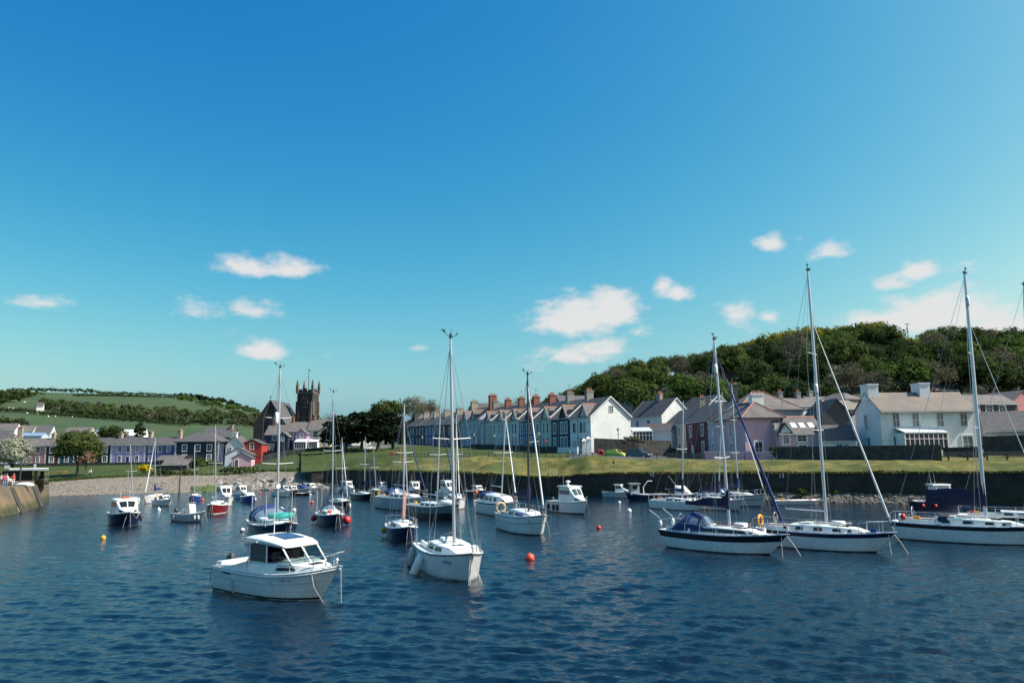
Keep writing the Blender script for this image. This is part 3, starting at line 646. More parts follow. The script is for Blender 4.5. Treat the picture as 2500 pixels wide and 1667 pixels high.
# --- the coloured terrace behind the green
YL = 243
def lt(px0, px1, *a, **k): return house('terraced_house', a[0], (px0, 1134 - (px0 - 60) * 0.0095, YL), (px1, 1134 - (px1 - 60) * 0.0095, YL), 7.0, 5.7, 2.1, *a[1:], **k)
G1 = 'coloured terrace behind the green'
lt(-60, 57, 'pale blue terraced house behind the silver tree', 'pale', M_slate2, wins=sash_rows((.2, .5, .8), (1.5, 4.3), 1.0, 1.6), group=G1)
lt(58, 110, 'dusty pink terraced house with white quoins', 'pink', M_slate2, wins=sash_rows((.22, .62), (1.5, 4.3), 1.0, 1.6), chim=[(.98, .5, .9, 1.3, 1.6, M_stack, 2)], quoins='r', group=G1)
lt(110, 144, 'dark maroon terraced house beside the dusty pink one', 'maroon', M_slate2, wins=sash_rows((.42,), (1.5, 4.3), 1.1, 1.6, 'w'), quoins='r', group=G1)
lt(144, 200, 'dark teal terraced house half hidden by the round tree', 'teal', M_slate, wins=sash_rows((.3, .7), (1.5, 4.3), 1.0, 1.6), group=G1)
lt(200, 268, 'black terraced house with white windows left of the lilac one', 'black', M_slate, wins=sash_rows((.3, .8), (1.5, 4.3), 1.1, 1.6, 'w'), group=G1)
lt(268, 353, 'lilac terraced house with three upper windows and an arched door', 'lilac', M_slate, wins=sash_rows((.26, .5, .76), (4.3,), 0.95, 1.6) + sash_rows((.26, .76), (1.5,), 0.95, 1.6), doors=[('F', .5, 1.0, 2.1, 'navy')], chim=[(.1, .5, .9, 1.3, 1.5, M_stack, 2), (.97, .5, 1.0, 1.4, 1.8, M_stack, 2)], quoins='lr', group=G1)
lt(353, 424, 'blue-violet terraced house right of the lilac one', 'violet', M_slate, wins=sash_rows((.18, .5, .8), (4.3,), 0.95, 1.6) + sash_rows((.18,), (1.5,), 0.95, 1.6), chim=[(.98, .5, 1.1, 1.4, 2.3, M_stack, 2)], group=G1)
# --- navy detached house, white and red cottages
house('detached_house', 'navy house with white windows and hipped slate roof', (425, 1129, 240), (533, 1129, 240), 9.5, 6.2, 3.0, 'navy', M_slate, 'hip', wins=sash_rows((.22, .52, .78), (4.4,), 1.15, 1.7, 'w') + sash_rows((.22, .78), (1.5,), 1.15, 1.7, 'w'), quoins='lr', oe=.45)
house('detached_house', 'slate-roofed grey house behind the navy house', (488, 1100, 262), (560, 1100, 262), 9, 4.6, 3.0, 'dgrey', M_slate, 'x', chim=[(.9, .4, .9, .9, 1.6, M_stack, 0)])
wc = house('cottage', 'white cottage with a big gable chimney left of the red house', (549, 1128, 244), (590, 1124, 244), 7, 5.0, 2.9, 'white', M_slate, 'y', wins=[('F', .3, 4.0, .6, .7, 'p')], chim=[(.5, .06, 1.4, .9, 1.1, paint('white', PC['white']), 3)])
house('outhouse', 'grey-blue lean-to against the white cottage', (548, 1138, 235), (612, 1138, 236), 5.5, 3.4, 2.0, 'pale', M_slate, 'y', wins=[('F', .55, 3.9, .8, 1.1, 'p')])
house('outhouse', 'small pink gabled shed below the white cottage', (565, 1139, 231), (613, 1138, 231.5), 4.0, 2.4, 1.5, 'rose', M_slate, 'y', doors=[('F', .25, .9, 1.9, 'dgrey')], barge=False)
house('cottage', 'red house with white windows and a dark gabled roof', (589, 1124, 246), (638, 1116, 246), 8, 5.0, 1.4, 'red', M_slate, 'y', wins=[('F', .5, 4.3, 1.0, 1.9, 's'), ('F', .25, 1.3, .9, 1.4, 's'), ('F', .56, 1.2, .9, 1.7, 's')])
gw = root('garden_wall', 'low red garden wall below the red house', 'wall', AT(612, 1131, 236)); MB().box(0, 3.1, 0, .35, -.5, 2.2).build('wall', paint('red', PC['red']), gw); MB().box(-.05, 3.15, -.05, .4, 2.2, 2.32).build('coping', M_grit, gw)
# --- houses below the church
def ch_house(px0, px1, py, Y, *a, **k): return house('house', a[0], (px0, py, Y), (px1, py - 1.5, Y), 8, a[1], a[2], *a[3:], **k)
ch_house(646, 699, 1102, 252, 'navy house with a small rear gable below the church', 5.4, 2.9, 'navy', M_slate2, wins=sash_rows((.45, .9), (4.2,), 1.2, 1.5) + sash_rows((.3,), (1.4,), 1.4, 1.5), chim=[(.2, .5, .8, .8, 1.6, M_brick, 1)])
ch_house(699, 750, 1099, 253, 'plum and lilac house with a conservatory below the church tower', 6.0, 2.9, 'plum', M_slate2, wins=sash_rows((.2,), (4.4,), 1.2, 2.0), chim=[(.1, .5, .8, .8, 1.8, M_brick, 1)])
ch_house(750, 804, 1096, 253, 'cream house with a gabled wing below the church tower', 6.2, 3.0, 'cream', M_slate2, wins=sash_rows((.35,), (4.6,), 1.3, 1.8) + sash_rows((.35,), (1.5,), 1.2, 1.4), chim=[(.1, .5, .8, .8, 1.6, M_brick, 1)])
def wing(label, px0, px1, py, Y, he, rise, c, wins, nm='extension'): return house(nm, label, (px0, py, Y), (px1, py - 1, Y), 4.0, he, rise, c, M_slate2, 'y', wins=wins, cat='house', barge=False)
wing('small navy gabled wing of the navy house below the church', 676, 702, 1102, 247, 4.6, 1.4, 'navy', [('F', .5, 3.8, .8, 1.1, 's')])
wing('plum gabled wing above the white conservatory', 720, 748, 1099, 248.5, 5.0, 1.5, 'plum', [('F', .55, 4.5, .9, 1.2, 's')])
wing('cream gabled wing right of the white pergola', 777, 804, 1095, 248.5, 5.2, 1.5, 'buff', sash_rows((.5,), (4.6, 1.6), 1.1, 1.3))
def conservatory(label, P0, P1, depth, h, n, name='conservatory'):
    a = AT(*P0); b = AT(*P1); w = (b - a).length; rt = root(name, label, 'conservatory', (a.x, a.y, min(a.z, b.z)), math.atan2(b.y - a.y, b.x - a.x))
    f = MB().box(0, w, 0, .12, -1, .7)
    for i in range(n + 1): x = w * i / n; f.box(x - .05, x + .05, -.02, .1, .7, h)
    f.box(-.05, w + .05, -.04, .14, h - .12, h).box(-.05, w + .05, -.04, .14, h * .72, h * .72 + .08); f.box(0, .12, 0, depth, .0, h).box(w - .12, w, 0, depth, 0, h); f.build('frame', M_white, rt)
    for i in range(n): MB().box(w * i / n + .06, w * (i + 1) / n - .06, .03, .06, .7, h - .12).build('pane', M_pane, rt)
    r = MB().hexa([(-.1, -.12, h + .01), (w + .1, -.12, h + .01), (w + .1, depth, h + .9), (-.1, depth, h + .9), (-.1, -.12, h + .08), (w + .1, -.12, h + .08), (w + .1, depth, h + .98), (-.1, depth, h + .98)]).build('roof', mat('translucent_roof', (.55, .60, .62), .3), rt)
    for i in range(n + 1): x = w * i / n; MB().hexa([(x - .04, -.13, h + .085), (x + .04, -.13, h + .085), (x + .04, depth, h + .985), (x - .04, depth, h + .985), (x - .04, -.13, h + .13), (x + .04, -.13, h + .13), (x + .04, depth, h + 1.03), (x - .04, depth, h + 1.03)]).build('glazing_bar', M_white, r)
    return rt
conservatory('white conservatory in front of the plum house', (718, 1100, 245), (746, 1099, 245), 3.0, 2.6, 5)
conservatory('white pergola porch left of the cream gabled wing', (752, 1098, 246), (774, 1097, 246), 3, 2.4, 5, 'pergola')
# --- church
M_church = mat('church_stone', (0.034, 0.031, 0.030), 0.95, var=0.35, vscale=0.8, bump=0.7, bscale=2)
M_dress = mat('dressed_stone', (0.17, 0.135, 0.11), 0.9, var=0.2, vscale=1)
yt = 300.0
tb = AT(742, 1062, yt); tw = 39 * yt / 1944
tr = root('church_tower', 'dark stone church tower with corner pinnacles', 'church tower', (tb.x - tw / 2, tb.y, tb.z), R(-8))
zt = lambda py: AT(742, py, yt).z - tb.z
MB().box(0, tw, 0, tw, -3, zt(958)).build('wall', M_church, tr)
MB().box(-.15, tw + .15, -.15, tw + .15, zt(960.5), zt(958)).box(-.1, tw + .1, -.1, tw + .1, zt(1020), zt(1018.5)).build('string_course', M_dress, tr)
pm = MB(); th_ = zt(951)
for q in range(4):
    for i in range(3):
        x0 = tw * (i + .18) / 3; x1 = tw * (i + .82) / 3; top = th_ if i != 1 else zt(948)
        bx = [(x0, x1, 0, .35), (x0, x1, tw - .35, tw), (0, .35, x0, x1), (tw - .35, tw, x0, x1)][q]; pm.box(*bx, zt(955), top)
for bx in [(0, tw, 0, .35), (0, tw, tw - .35, tw), (0, .35, .36, tw - .36), (tw - .35, tw, .36, tw - .36)]: pm.box(*bx, zt(958), zt(954.5))
pm.build('battlement', M_church, tr)
for cx in (0, tw):
    for cy in (0, tw):
        MB().prism_z([(cx + .62 * math.cos(a), cy + .62 * math.sin(a)) for a in [math.pi / 4 + k * math.pi / 2 for k in range(4)]], zt(960), zt(943)).loft([[(cx + r * math.cos(a), cy + r * math.sin(a), z) for a in [math.pi / 4 + k * math.pi / 2 for k in range(4)]] for r, z in ((.66, zt(943)), (.42, zt(935)), (.10, zt(926)))]).build('pinnacle', M_dress, tr)
        sx = -1 if cx == 0 else 1; sy = -1 if cy == 0 else 1
        g = MB()
        for (off, wd, z1) in ((.85, .9, zt(1012)), (.5, .8, zt(980))):
            g.box(min(cx, cx + sx * off), max(cx, cx + sx * off), cy - (wd if sy > 0 else 0) , cy + (0 if sy > 0 else wd), -3, z1).box(cx - (wd if sx > 0 else 0), cx + (0 if sx > 0 else wd), min(cy, cy + sy * off), max(cy, cy + sy * off), -3, z1 - .02)
        g.build('buttress', M_dress if cx else M_church, tr)  # right pair in the paler stone: sunlit side put into the colour
def lancet(parent, x, y, z, w, h, frame, face='F'):
    pts = [(-w / 2, 0), (w / 2, 0), (w / 2, h * .62), (w * .28, h * .86), (0, h), (-w * .28, h * .86), (-w / 2, h * .62)]
    k = 1.25; f = MB().prism_y([(px * k, pz * k - h * .1) for px, pz in pts], -.10, 0).build('louvre_window', frame, parent); f.location = (x, y - .01, z)
    MB().prism_y(pts, -.16, -.105).build('opening', M_black, f); return f
lancet(tr, tw * .40, 0, zt(993), .9, 3.6, M_dress); lancet(tr, tw * .60, 0, zt(993), .9, 3.6, M_dress)
lancet(tr, tw * .5, 0, zt(1042), 1.4, 2.6, M_dress)
fl = MB().path([(tw / 2, tw / 2, zt(955)), (tw / 2, tw / 2, zt(903))], [.14, .07], 6)
for cx in (0.3, tw - .3): fl.tube((cx, .3, zt(943)), (tw / 2, tw / 2, zt(915)), .03)
fl.build('flagpole', M_dark, tr); MB().ball((tw / 2 + .3, tw / 2, zt(901)), .5, .1, .35).box(tw / 2 - .5, tw / 2 + .5, tw / 2 - .04, tw / 2 + .04, zt(905), zt(905) + .1).build('weathercock', mat('gilt', (.8, .7, .45), .35, 0.6), tr)
nv = house('church_nave', 'dark gabled church nave with a cross on the apex', (618, 1062, 285), (696, 1062, 285), 22, 4.0, 8.6, M_church, M_slate, 'y', cat='church', ov=.3, oe=.4, gutter=False)
MB().box(-.06, .06, -.06, .06, 0, 1.3).box(-.35, .35, -.05, .05, .75, .9).build('cross', M_dark, nv).location = (nv['w'] / 2, 0.1, 12.8)
lancet(nv, nv['w'] / 2, 0, 2.5, 2.0, 4.2, M_church)
# --- dark far terrace and the near terrace on the lawn road
T0 = AT(1444, 1104, 165); T1 = AT(1172, 1092, 229)
near = [('pale blue end house of the gabled terrace, farthest from the white gable wall', 'sky'), ('cream gabled terrace house, second from the far end', 'cream'), ('white gabled terrace house, third from the far end', 'white'), ('blue gabled terrace house in the middle of its row', 'blue'), ('pale green gabled terrace house with a red ridge', 'mint'), ('navy gabled terrace house with white window surrounds', 'navy'), ('white end-of-terrace house with a large blank sunlit gable wall', 'white')]
G2 = 'gabled terrace on the harbour road'
def gablet(rt, x, w, he, rise, front, roofm, back):
    ap = rise; k = MB().prism_y([(x - w / 2, he - .05), (x + w / 2, he - .05), (x, he + ap)], -.06, back * .3).build('gablet', front, rt)
    g = MB()
    for s in (-1, 1):
        g.hexa([(x + s * (w / 2 + .2), -.32, he - .22), (x, -.32, he + ap + .02), (x, back, he + ap + .02), (x + s * (w / 2 + .2), back * .12, he - .22), (x + s * (w / 2 + .2), -.32, he - .10), (x, -.32, he + ap + .16), (x, back, he + ap + .16), (x + s * (w / 2 + .2), back * .12, he - .10)])
    g.build('gablet_roof', roofm, k); MB().prism_y([(x - .12, he + ap + .08), (x, he + ap + .26), (x + .12, he + ap + .08)], -.34, back).build('ridge_tiles', M_ridge, k)
HE = 7.4
for i, (lb, c) in enumerate(near):
    a = T1.lerp(T0, i / 7); b = T1.lerp(T0, (i + 1) / 7 - 0.0008)
    ws = sash_rows((.2,), (1.9, 5.2), 1.1, 2.2, 'w') + sash_rows((.58, .8), (1.9, 5.2), 0.95, 2.3, 'w') if c not in ('white',) or i == 2 else sash_rows((.22,), (5.2,), 1.2, 2.0, 'p') + sash_rows((.55, .72), (5.2, 1.9), 1.1, 2.1, 'p')
    dr = [] if c != 'white' or i == 2 else [('F', .22, 1.3, 2.5, 'beige')]
    ch = [(0.02, .5, 1.0, 1.7, 2.0, M_brick if i in (1, 2, 3, 4) else M_grit, 4)]
    rt = house('terraced_house', lb, a, b, 9.6, HE, 4.1, c, (M_slate, M_slateb, M_slatec)[i % 3], 'x', wins=ws, chim=ch, doors=dr, group=G2, barge=(i == 6), ov=0.03 if i < 6 else .3)
    gablet(rt, rt['w'] * .68, 3.6, HE, 2.6, paint(c if c != 'white' else 'sky', PC[c if c != 'white' else 'sky']), M_slate2, 4.6)  # gablet roof in the paler slate: its sunlit look is in the colour
    if i < 6: MB().hexa([(rt['w'] - .12, -.3, HE - .1), (rt['w'] + .12, -.3, HE - .1), (rt['w'] + .12, 4.8, HE + 4.15), (rt['w'] - .12, 4.8, HE + 4.15), (rt['w'] - .12, -.3, HE + .2), (rt['w'] + .12, -.3, HE + .2), (rt['w'] + .12, 4.8, HE + 4.42), (rt['w'] - .12, 4.8, HE + 4.42)]).build('parapet', M_white, rt)
    if i == 6:
        put_window(rt, 'R', .52, 9.0, .9, 1.2, rt['w'], 9.6, 'p')
    MB().tube((rt['w'] * .40, -.08, 0), (rt['w'] * .40, -.08, HE - .3), .05, .05, 5).build('downpipe', M_white if i % 2 else M_dark, rt)
    if i in (0, 2, 3, 5): MB().tube((.1, 4.8, HE + 5), (.1, 4.8, HE + 8.2), .03, .02, 4).box(-.4, .6, 4.78, 4.82, HE + 8.0, HE + 8.04).box(-.2, .4, 4.6, 5.0, HE + 7.7, HE + 7.73).build('aerial', M_dark, rt)
    # front garden wall; the dark stone paints in the terrace's shade
    MB().box(.1, rt['w'] - .1, -3.2, -2.9, -1.5, 1.1).build('garden_wall', M_white if i == 6 else M_stone, rt)
A0 = AT(1168, 1092, 232); A1 = AT(1124, 1091, 247)
rt = house('terraced_house', 'tall pale blue house with twin gablets beside the dark terrace', A1, A0, 9, 8.3, 3.6, 'sky', M_slate, wins=sash_rows((.15, .4, .65, .88), (1.9, 5.6), 1.0, 2.3, 'w'), chim=[(.0, .5, 1.2, 2, 2.4, M_stack, 3), (1., .5, 1.2, 2.2, 3.2, M_brick, 4)], group=G2)
for x in (.27, .73): gablet(rt, rt['w'] * x, 3.8, 8.3, 2.6, paint('sky', PC['sky']), M_slate2, 4.6)  # paler slate again carries the sunlit look of the gablet roofs
D1 = AT(972, 1086, 330); D0 = AT(1122, 1091, 249)
dk = [('brown house at the far end of the dark terrace', 'brown'), ('dark teal house in the dark terrace beside the pines', 'teal'), ('navy house in the dark terrace', 'navy'), ('bright blue house in the middle of the dark terrace', 'blue'), ('black house in the dark terrace left of the tall mast', 'black'), ('maroon house in the dark terrace nearest the twin-gabled house', 'maroon')]
for i, (lb, c) in enumerate(dk):
    a = D1.lerp(D0, i / 6); b = D1.lerp(D0, (i + 1) / 6 - .001)
    house('terraced_house', lb, a, b, 9, 7.6, 3.0, c, (M_slateb, M_slate, M_slatec)[i % 3], wins=sash_rows((.2, .5, .8), (1.7, 5.3), 1.1, 2.2, 's'), chim=[(.98, .5, 1.3, 2.2, 1.9, M_stack, 3)], group='dark terrace beside the pines', ov=.02)
# --- houses between the terraces
house('house', 'white house with a steep dark roof behind the sunlit gable wall', (1540, 1085, 205), (1618, 1085, 192), 9, 7.0, 4.2, 'white', M_slate, 'x', wins=sash_rows((.25, .6), (5.2,), 1.1, 1.6), barge=True, chim=[(.5, .5, 1.6, .9, 1.6, M_stack, 3)])
house('house', 'grey gabled house with one attic window above the beige house', (1604, 1085, 208), (1714, 1087, 186), 10, 7.4, 4.4, 'dgrey', M_slate, 'x', wins=[('R', .5, 9.3, 1.5, 1.7, 's')] + sash_rows((.15, .35), (6.2,), 1.2, 1.2), barge=True)
house('outhouse', 'low slate outbuilding with a red ridge behind the conservatory', (1562, 1075, 184), (1640, 1077, 178), 6, 2.3, 1.6, 'pale', M_slate, 'x', ridge=M_ridge)
conservatory('white lantern-roofed conservatory beside the sunlit gable wall', (1546, 1086, 172), (1594, 1087, 172), 4, 3.0, 6)
# --- the beige, maroon, pale and pink houses
B1 = AT(1622, 1110, 190); B0 = AT(1822, 1122, 136)
def bl(t0, t1): return B1.lerp(B0, t0), B1.lerp(B0, t1)
HB = 7.0
a, b = bl(0, .34); house('terraced_house', 'beige house with white windows left of the maroon house', a, b, 8, HB, 3.4, 'beige', M_slate, wins=sash_rows((.2, .75), (5.3,), 1.2, 1.9, 'w') + sash_rows((.75,), (1.7,), 1.3, 1.9, 'w'), chim=[(.98, .5, 1.0, 1.2, 2.2, M_stack, 2)], ov=.02, doors=[('F', .45, 1.1, 2.2, 'pale')])
a, b = bl(.341, .64); house('terraced_house', 'maroon house with white window surrounds and quoins', a, b, 8, HB + .3, 3.4, 'maroon', M_slate, wins=sash_rows((.25, .75), (5.4,), 1.2, 2.0, 'w') + sash_rows((.75,), (1.8,), 1.2, 2.3, 'w'), quoins='lr', ov=.02, doors=[('F', .3, 1.1, 2.3, 'white')])
a, b = bl(.641, .72); house('terraced_house', 'narrow pale blue house between the maroon and pink houses', a, b, 8, HB + .2, 3.2, 'sky', M_slate, wins=sash_rows((.5,), (1.7, 5.3), 1.1, 2.0, 'w'), ov=.02)
a, b = bl(.721, 1.0); pk = house('detached_house', 'pink house with a white chimney and red hip ridges', a, b, 6.3, HB, 2.9, 'rose', M_slate2, 'hip', wins=sash_rows((.55,), (5.2, 1.7), 1.1, 2.3, 'w') + [('R', .36, 1.8, 1.2, 2.3, 'w')], ridge=M_ridge, oe=.75, chim=[(.72, .62, 1.6, 2.1, 2.2, M_white, 2)])
a = AT(1906, 1121, 133.5); b = AT(2012, 1118, 133.5)
ext = house('extension', 'lilac-pink wing with a slate roof and three skylights', a, b, 7, 4.3, 2.7, 'rose', M_slate2, 'x', wins=[('F', .52, 3.4, 1.4, .9, 'w'), ('F', .52, 1.4, 1.2, 1.8, 'w')], ridge=M_ridge)
k = 2.7 / 3.5
for u in (.42, .62, .83):
    yv = 1.5; zv = 4.3 + yv * k + .16; s = MB().hexa([(-.45, -.55, -.55 * k), (.45, -.55, -.55 * k), (.45, .55, .55 * k), (-.45, .55, .55 * k), (-.45, -.55, -.55 * k + .1), (.45, -.55, -.55 * k + .1), (.45, .55, .55 * k + .1), (-.45, .55, .55 * k + .1)]).build('skylight', mat('skylight_glass', (.6, .66, .68), .15), ext); s.location = (u * ext['w'], yv, zv - .04)
gablet(ext, ext['w'] * .15, 2.4, 4.0, 1.8, paint('pale', PC['pale']), M_slate, 3.0); put_window(ext, 'F', .15, 3.6, .9, 2.1, ext['w'], 7, 'w', out=.02)
# --- white house on the right
a = AT(2157, 1113, 126); b = AT(2393, 1110, 126)
wh = house('detached_house', 'long white house with four upper windows and two white chimneys', a, b, 8.6, 7.3, 2.8, 'white', M_slate3, 'x', wins=sash_rows((.16, .365, .62, .865), (5.55,), 1.0, 2.0, 'p') + [('F', .17, 1.7, 1.5, 2.6, 'w'), ('F', .885, 1.7, 1.5, 2.6, 'w'), ('L', .45, 5.5, 1.0, 2.2, 'p'), ('L', .5, 1.9, .9, 2.0, 'p')], chim=[(.045, .5, 1.7, 2.6, 1.5, M_white, 0), (.60, .5, 1.7, 2.6, 1.6, M_white, 0)], oe=.7)
conservatory('long white glazed porch on the front of the white house', (2213, 1111, 123.5), (2318, 1110, 124.5), 2.6, 3.4, 9, 'porch')
house('outhouse', 'slate lean-to on the left of the white house', (2010, 1113, 131), (2092, 1113, 130), 6, 2.6, 2.4, 'pale', M_slate, 'x', wins=[('F', .5, 1.3, .8, 1.3, 'p'), ('F', .7, 1.3, .8, 1.3, 'p')])
house('house', 'dark gable-ended house left of the white house', (2014, 1085, 150), (2084, 1085, 150), 9, 5.6, 2.9, 'dgrey', M_slate, 'y', ov=.3)
house('bungalow', 'dark-roofed cottage at the right edge behind the stone wall', (2408, 1098, 131), (2560, 1094, 127), 7, 3.2, 3.0, 'grey', M_slate, 'x', wins=sash_rows((.12, .4, .55), (1.6,), 1.2, 1.2, 'p'))
# --- roofs higher up the slope
def back(label, px0, px1, pye, pyr, Y, c, roof, kind='x', dp=8, wins=(), chim=(), nm='hillside_house', ridge=None):
    h = 5.0; s = Y / 1944.0; return house(nm, label, (px0, pye + h / s, Y), (px1, pye + h / s, Y + 2), dp, h, max(1.2, (pye - pyr) * s * 1.12), c, roof, kind, wins=wins, chim=chim, ridge=ridge)
back('pale hipped slate roof of a house behind the pink chimney', 1808, 1965, 1000, 957, 160, 'grey', M_slate2, 'hip', 11, ridge=M_ridge, chim=[(.12, .5, 1.2, 1.2, 2.6, M_dark, 2)])
back('grey slate roof of a house behind the lilac wing', 1918, 2000, 990, 972, 172, 'pale', M_slate2, chim=[(.2, .5, 1, 1, 1.5, M_grit, 2), (.75, .5, 1, 1, 1.5, M_grit, 2)])
back('weathered roof of a house behind the furled jib', 1996, 2050, 985, 968, 178, 'grey', M_slate2, chim=[(.3, .5, 1, 1, 1.4, M_grit, 1)])
back('brown mossy roof of a house left of the white chimney', 2046, 2112, 997, 977, 152, 'grey', M_slate3)
back('small hipped roof of a house above the white house gable', 2068, 2110, 975, 958, 170, 'grey', M_slate2, 'hip')
back('maroon house with a long slate roof on the slope under the trees', 2236, 2342, 951, 938, 188, 'maroon', M_slate, wins=sash_rows((.35, .7, .85), (4.0,), 1.2, 1.0), chim=[(.1, .5, 1, 1, .8, M_grit, 0)])
back('pale slate roof of a long house behind the right-hand mast', 2362, 2490, 985, 964, 158, 'dgrey', M_slate2, wins=sash_rows((.2, .45, .7), (4.0,), 1.4, 1.2))
back('pink gabled house at the right edge behind the rigging', 2470, 2545, 985, 957, 166, 'pink', M_slate2, 'y')
back('pale grey roof of a house between the two terraces', 1545, 1590, 985, 968, 225, 'grey', M_slate2, chim=[(.5, .5, 1.6, 1, 1.4, M_stack, 3)])
back('slate roof with a row of chimney pots behind the white house roof', 1600, 1650, 985, 972, 222, 'grey', M_slate2, chim=[(.6, .5, 2, 1, 1.2, M_ridge, 3)])
back('long slate roof below the wood behind the orange chimney', 1695, 1790, 985, 972, 215, 'grey', M_slate2, chim=[(.15, .5, 1, 1, 1.6, M_ridge, 1), (.9, .5, 1, 1, 1.5, M_grit, 2)])
back('dark slate roof behind the near terrace chimneys', 1370, 1450, 985, 966, 205, 'dgrey', M_slate, ridge=None)
back('dark slate roof behind the brick chimneys of the far terrace', 1160, 1290, 1005, 985, 262, 'dgrey', M_slate)
back('slate roof of a house between the pines and the cream wing', 805, 862, 1046, 1030, 275, 'pale', M_slate2, chim=[(.2, .5, 1, 1, 2.2, M_brick, 2), (.8, .5, 1, 1, 1.8, M_brick, 2)])
back('pale house front showing between the dark pines', 858, 905, 1040, 1022, 270, 'white', M_slate2, 'y')
# --- buildings on the valley floor at far left
back('cream school building with three gables at the left edge', -40, 34, 1050, 1035, 420, 'cream', M_slate2, wins=sash_rows((.2, .5, .8), (2.5,), 2.0, 2.4))
back('long low building with grey roof and white openings', 40, 80, 1050, 1040, 430, 'cream', M_slate2, wins=sash_rows((.2, .4, .6, .8), (3.2,), 2, 2.4))
back('grey gabled hall beside the long low building', 82, 122, 1055, 1040, 410, 'pale', M_slate, 'x')
back('blue-grey flat shed roof behind the pink terrace', 42, 100, 1063, 1057, 380, 'sky', mat('blue_sheet', (.16, .26, .38), .5), 'x')
back('pale stone terrace with arched openings at the field foot', 158, 218, 1053, 1044, 440, 'beige', M_slate2, wins=sash_rows((.08, .25, .42, .58, .75, .92), (3.4,), 2.0, 2.4, 'p'))
back('pale shed with blue shaded gable behind the round tree', 214, 246, 1062, 1052, 360, 'white', mat('blue_sheet', (.16, .26, .38), .5), 'y')
back('white sheet-roofed barn behind the dark bush', 296, 350, 1062, 1050, 370, 'cream', mat('pale_sheet', (.55, .56, .58), .5), 'x')
back('slate-roofed house at the left edge above the silver tree', -50, 36, 1078, 1056, 290, 'grey', M_slate, 'hip', chim=[(.95, .5, 1.6, 1.2, 2.6, M_stack, 2)])
back('white farmhouse among the trees on the left-hand hill', 88, 104, 991, 983, 640, 'white', M_slate, 'x', 6, nm='farmhouse')

# ------------------------------------------------------------------ the farmed hill on the left
LSKY = tab([(-500, 968), (0, 958), (100, 957), (170, 959), (250, 962), (350, 965), (430, 969), (500, 980), (560, 990), (600, 1004), (640, 1014), (700, 1028), (760, 1040), (960, 1050)])
LMID = tab([(-500, 1012), (0, 1008), (200, 1016), (400, 1026), (600, 1040), (760, 1052), (960, 1060)])
def lh0(px): return AT(px, 1072 if px < 600 else 1075, 420)
def lh1(px): return AT(px, LMID(px)[0], 620)
def lh2(px): return AT(px, LSKY(px)[0], 900)
strip('farmed_hill', -500, 960, 12, lh0, lh1, 12, M_field, 1.2, 0.02)
strip('farmed_hill', -500, 960, 12, lh1, lh2, 14, M_field, 1.5, 0.015, bow=3)
strip('farmed_hill', -500, 960, 40, lh2, far_of(lh2, 300, -30), 2, M_field)
strip('town_ground', -500, 960, 30, far_of(green_back, 60, 1.0) if False else (lambda px: AT(px, 1100, 300)), lh0, 4, M_town)
def lhill(px, py):
    """point of the hill seen at px, py"""
    def f(Y0, a, b, px):
        return None
    m = LMID(px)[0]; s = LSKY(px)[0]
    if py >= m: t = (1072 - py) / (1072 - m); return lh0(px).lerp(lh1(px), min(1, max(0, t)))
    t = (m - py) / (m - s); t = min(1, max(0, t)); t = t * 620 / (900 - t * 280); p = lh1(px).lerp(lh2(px), t); p.z += math.sin(math.pi * t) ** .7 * 3; return p
def leafy_mass(name, label, cat, spots, kinds, seed, kind=None, ls=0.55, nlf=170):
    """one object made of many crowns: spots = [(point, radius)]"""
    V = []; off = 0; rng = random.Random(seed); o0 = Vector(spots[0][0]); ob = None
    for i, (p, r) in enumerate(spots):
        v, q, _ = leaf_arrays(seed * 1000 + i, r, r, r * 0.85, r * 0.5, 10, nlf, ls * r / 5.0); V.append(v + np.array(p - o0))
    v = np.concatenate(V); q = np.arange(len(v)).reshape(-1, 4)
    o = link(name, np_mesh(name, v, q, LM[kinds])); o.location = o0
    return tag(o, label, cat, None, kind)
def wood(label, poly, kindm, n, r, seed, jitter=1.0):
    rng = random.Random(seed); sp = []
    xs = [a[0] for a in poly]; 
    for i in range(n):
        px = rng.uniform(xs[0], xs[-1]); lo = np.interp(px, xs, [a[1] for a in poly]); hi = np.interp(px, xs, [a[2] for a in poly])
        p = lhill(px, rng.uniform(lo, hi + (lo - hi) * .45)); sp.append((p, r * .62 * rng.uniform(.7, 1.25)))
    return leafy_mass('woodland', label, 'woodland', sp, kindm, seed, 'stuff')
wood('dark deciduous wood across the middle of the left-hand hill', [(98, 1000, 985), (150, 1012, 985), (230, 1022, 998), (320, 1028, 1004), (430, 1036, 1010), (560, 1044, 1012), (640, 1048, 1020)], 'dark', 130, 7.5, 31)
wood('budding grey-green wood across the middle of the left-hand hill', [(150, 1010, 985), (230, 1018, 995), (320, 1024, 1000), (430, 1034, 1004), (560, 1042, 1000), (650, 1050, 1018)], 'grey', 110, 7.0, 32)
wood('mid green trees mixed into the hillside wood on the left', [(110, 1000, 984), (300, 1018, 1000), (500, 1030, 1000), (650, 1045, 1018)], 'mid', 50, 7.0, 33)
wood('dark wood at the left edge of the hill', [(-140, 1000, 962), (0, 996, 960), (40, 990, 962), (62, 980, 966)], 'dark', 60, 8.5, 34)
wood('olive trees among the left-edge wood', [(-140, 990, 962), (0, 985, 960), (62, 980, 964), (95, 975, 964)], 'olive', 40, 8, 35)
wood('dark conifer plantation on the skyline of the left-hand hill', [(440, 972, 966), (500, 978, 974), (560, 992, 984), (600, 1004, 999), (622, 1010, 1006)], 'pine', 60, 7.5, 36)
wood('gorse-green scrub under the conifer plantation', [(440, 985, 975), (520, 1002, 985), (600, 1012, 1000), (640, 1018, 1012)], 'mid', 50, 6, 37)
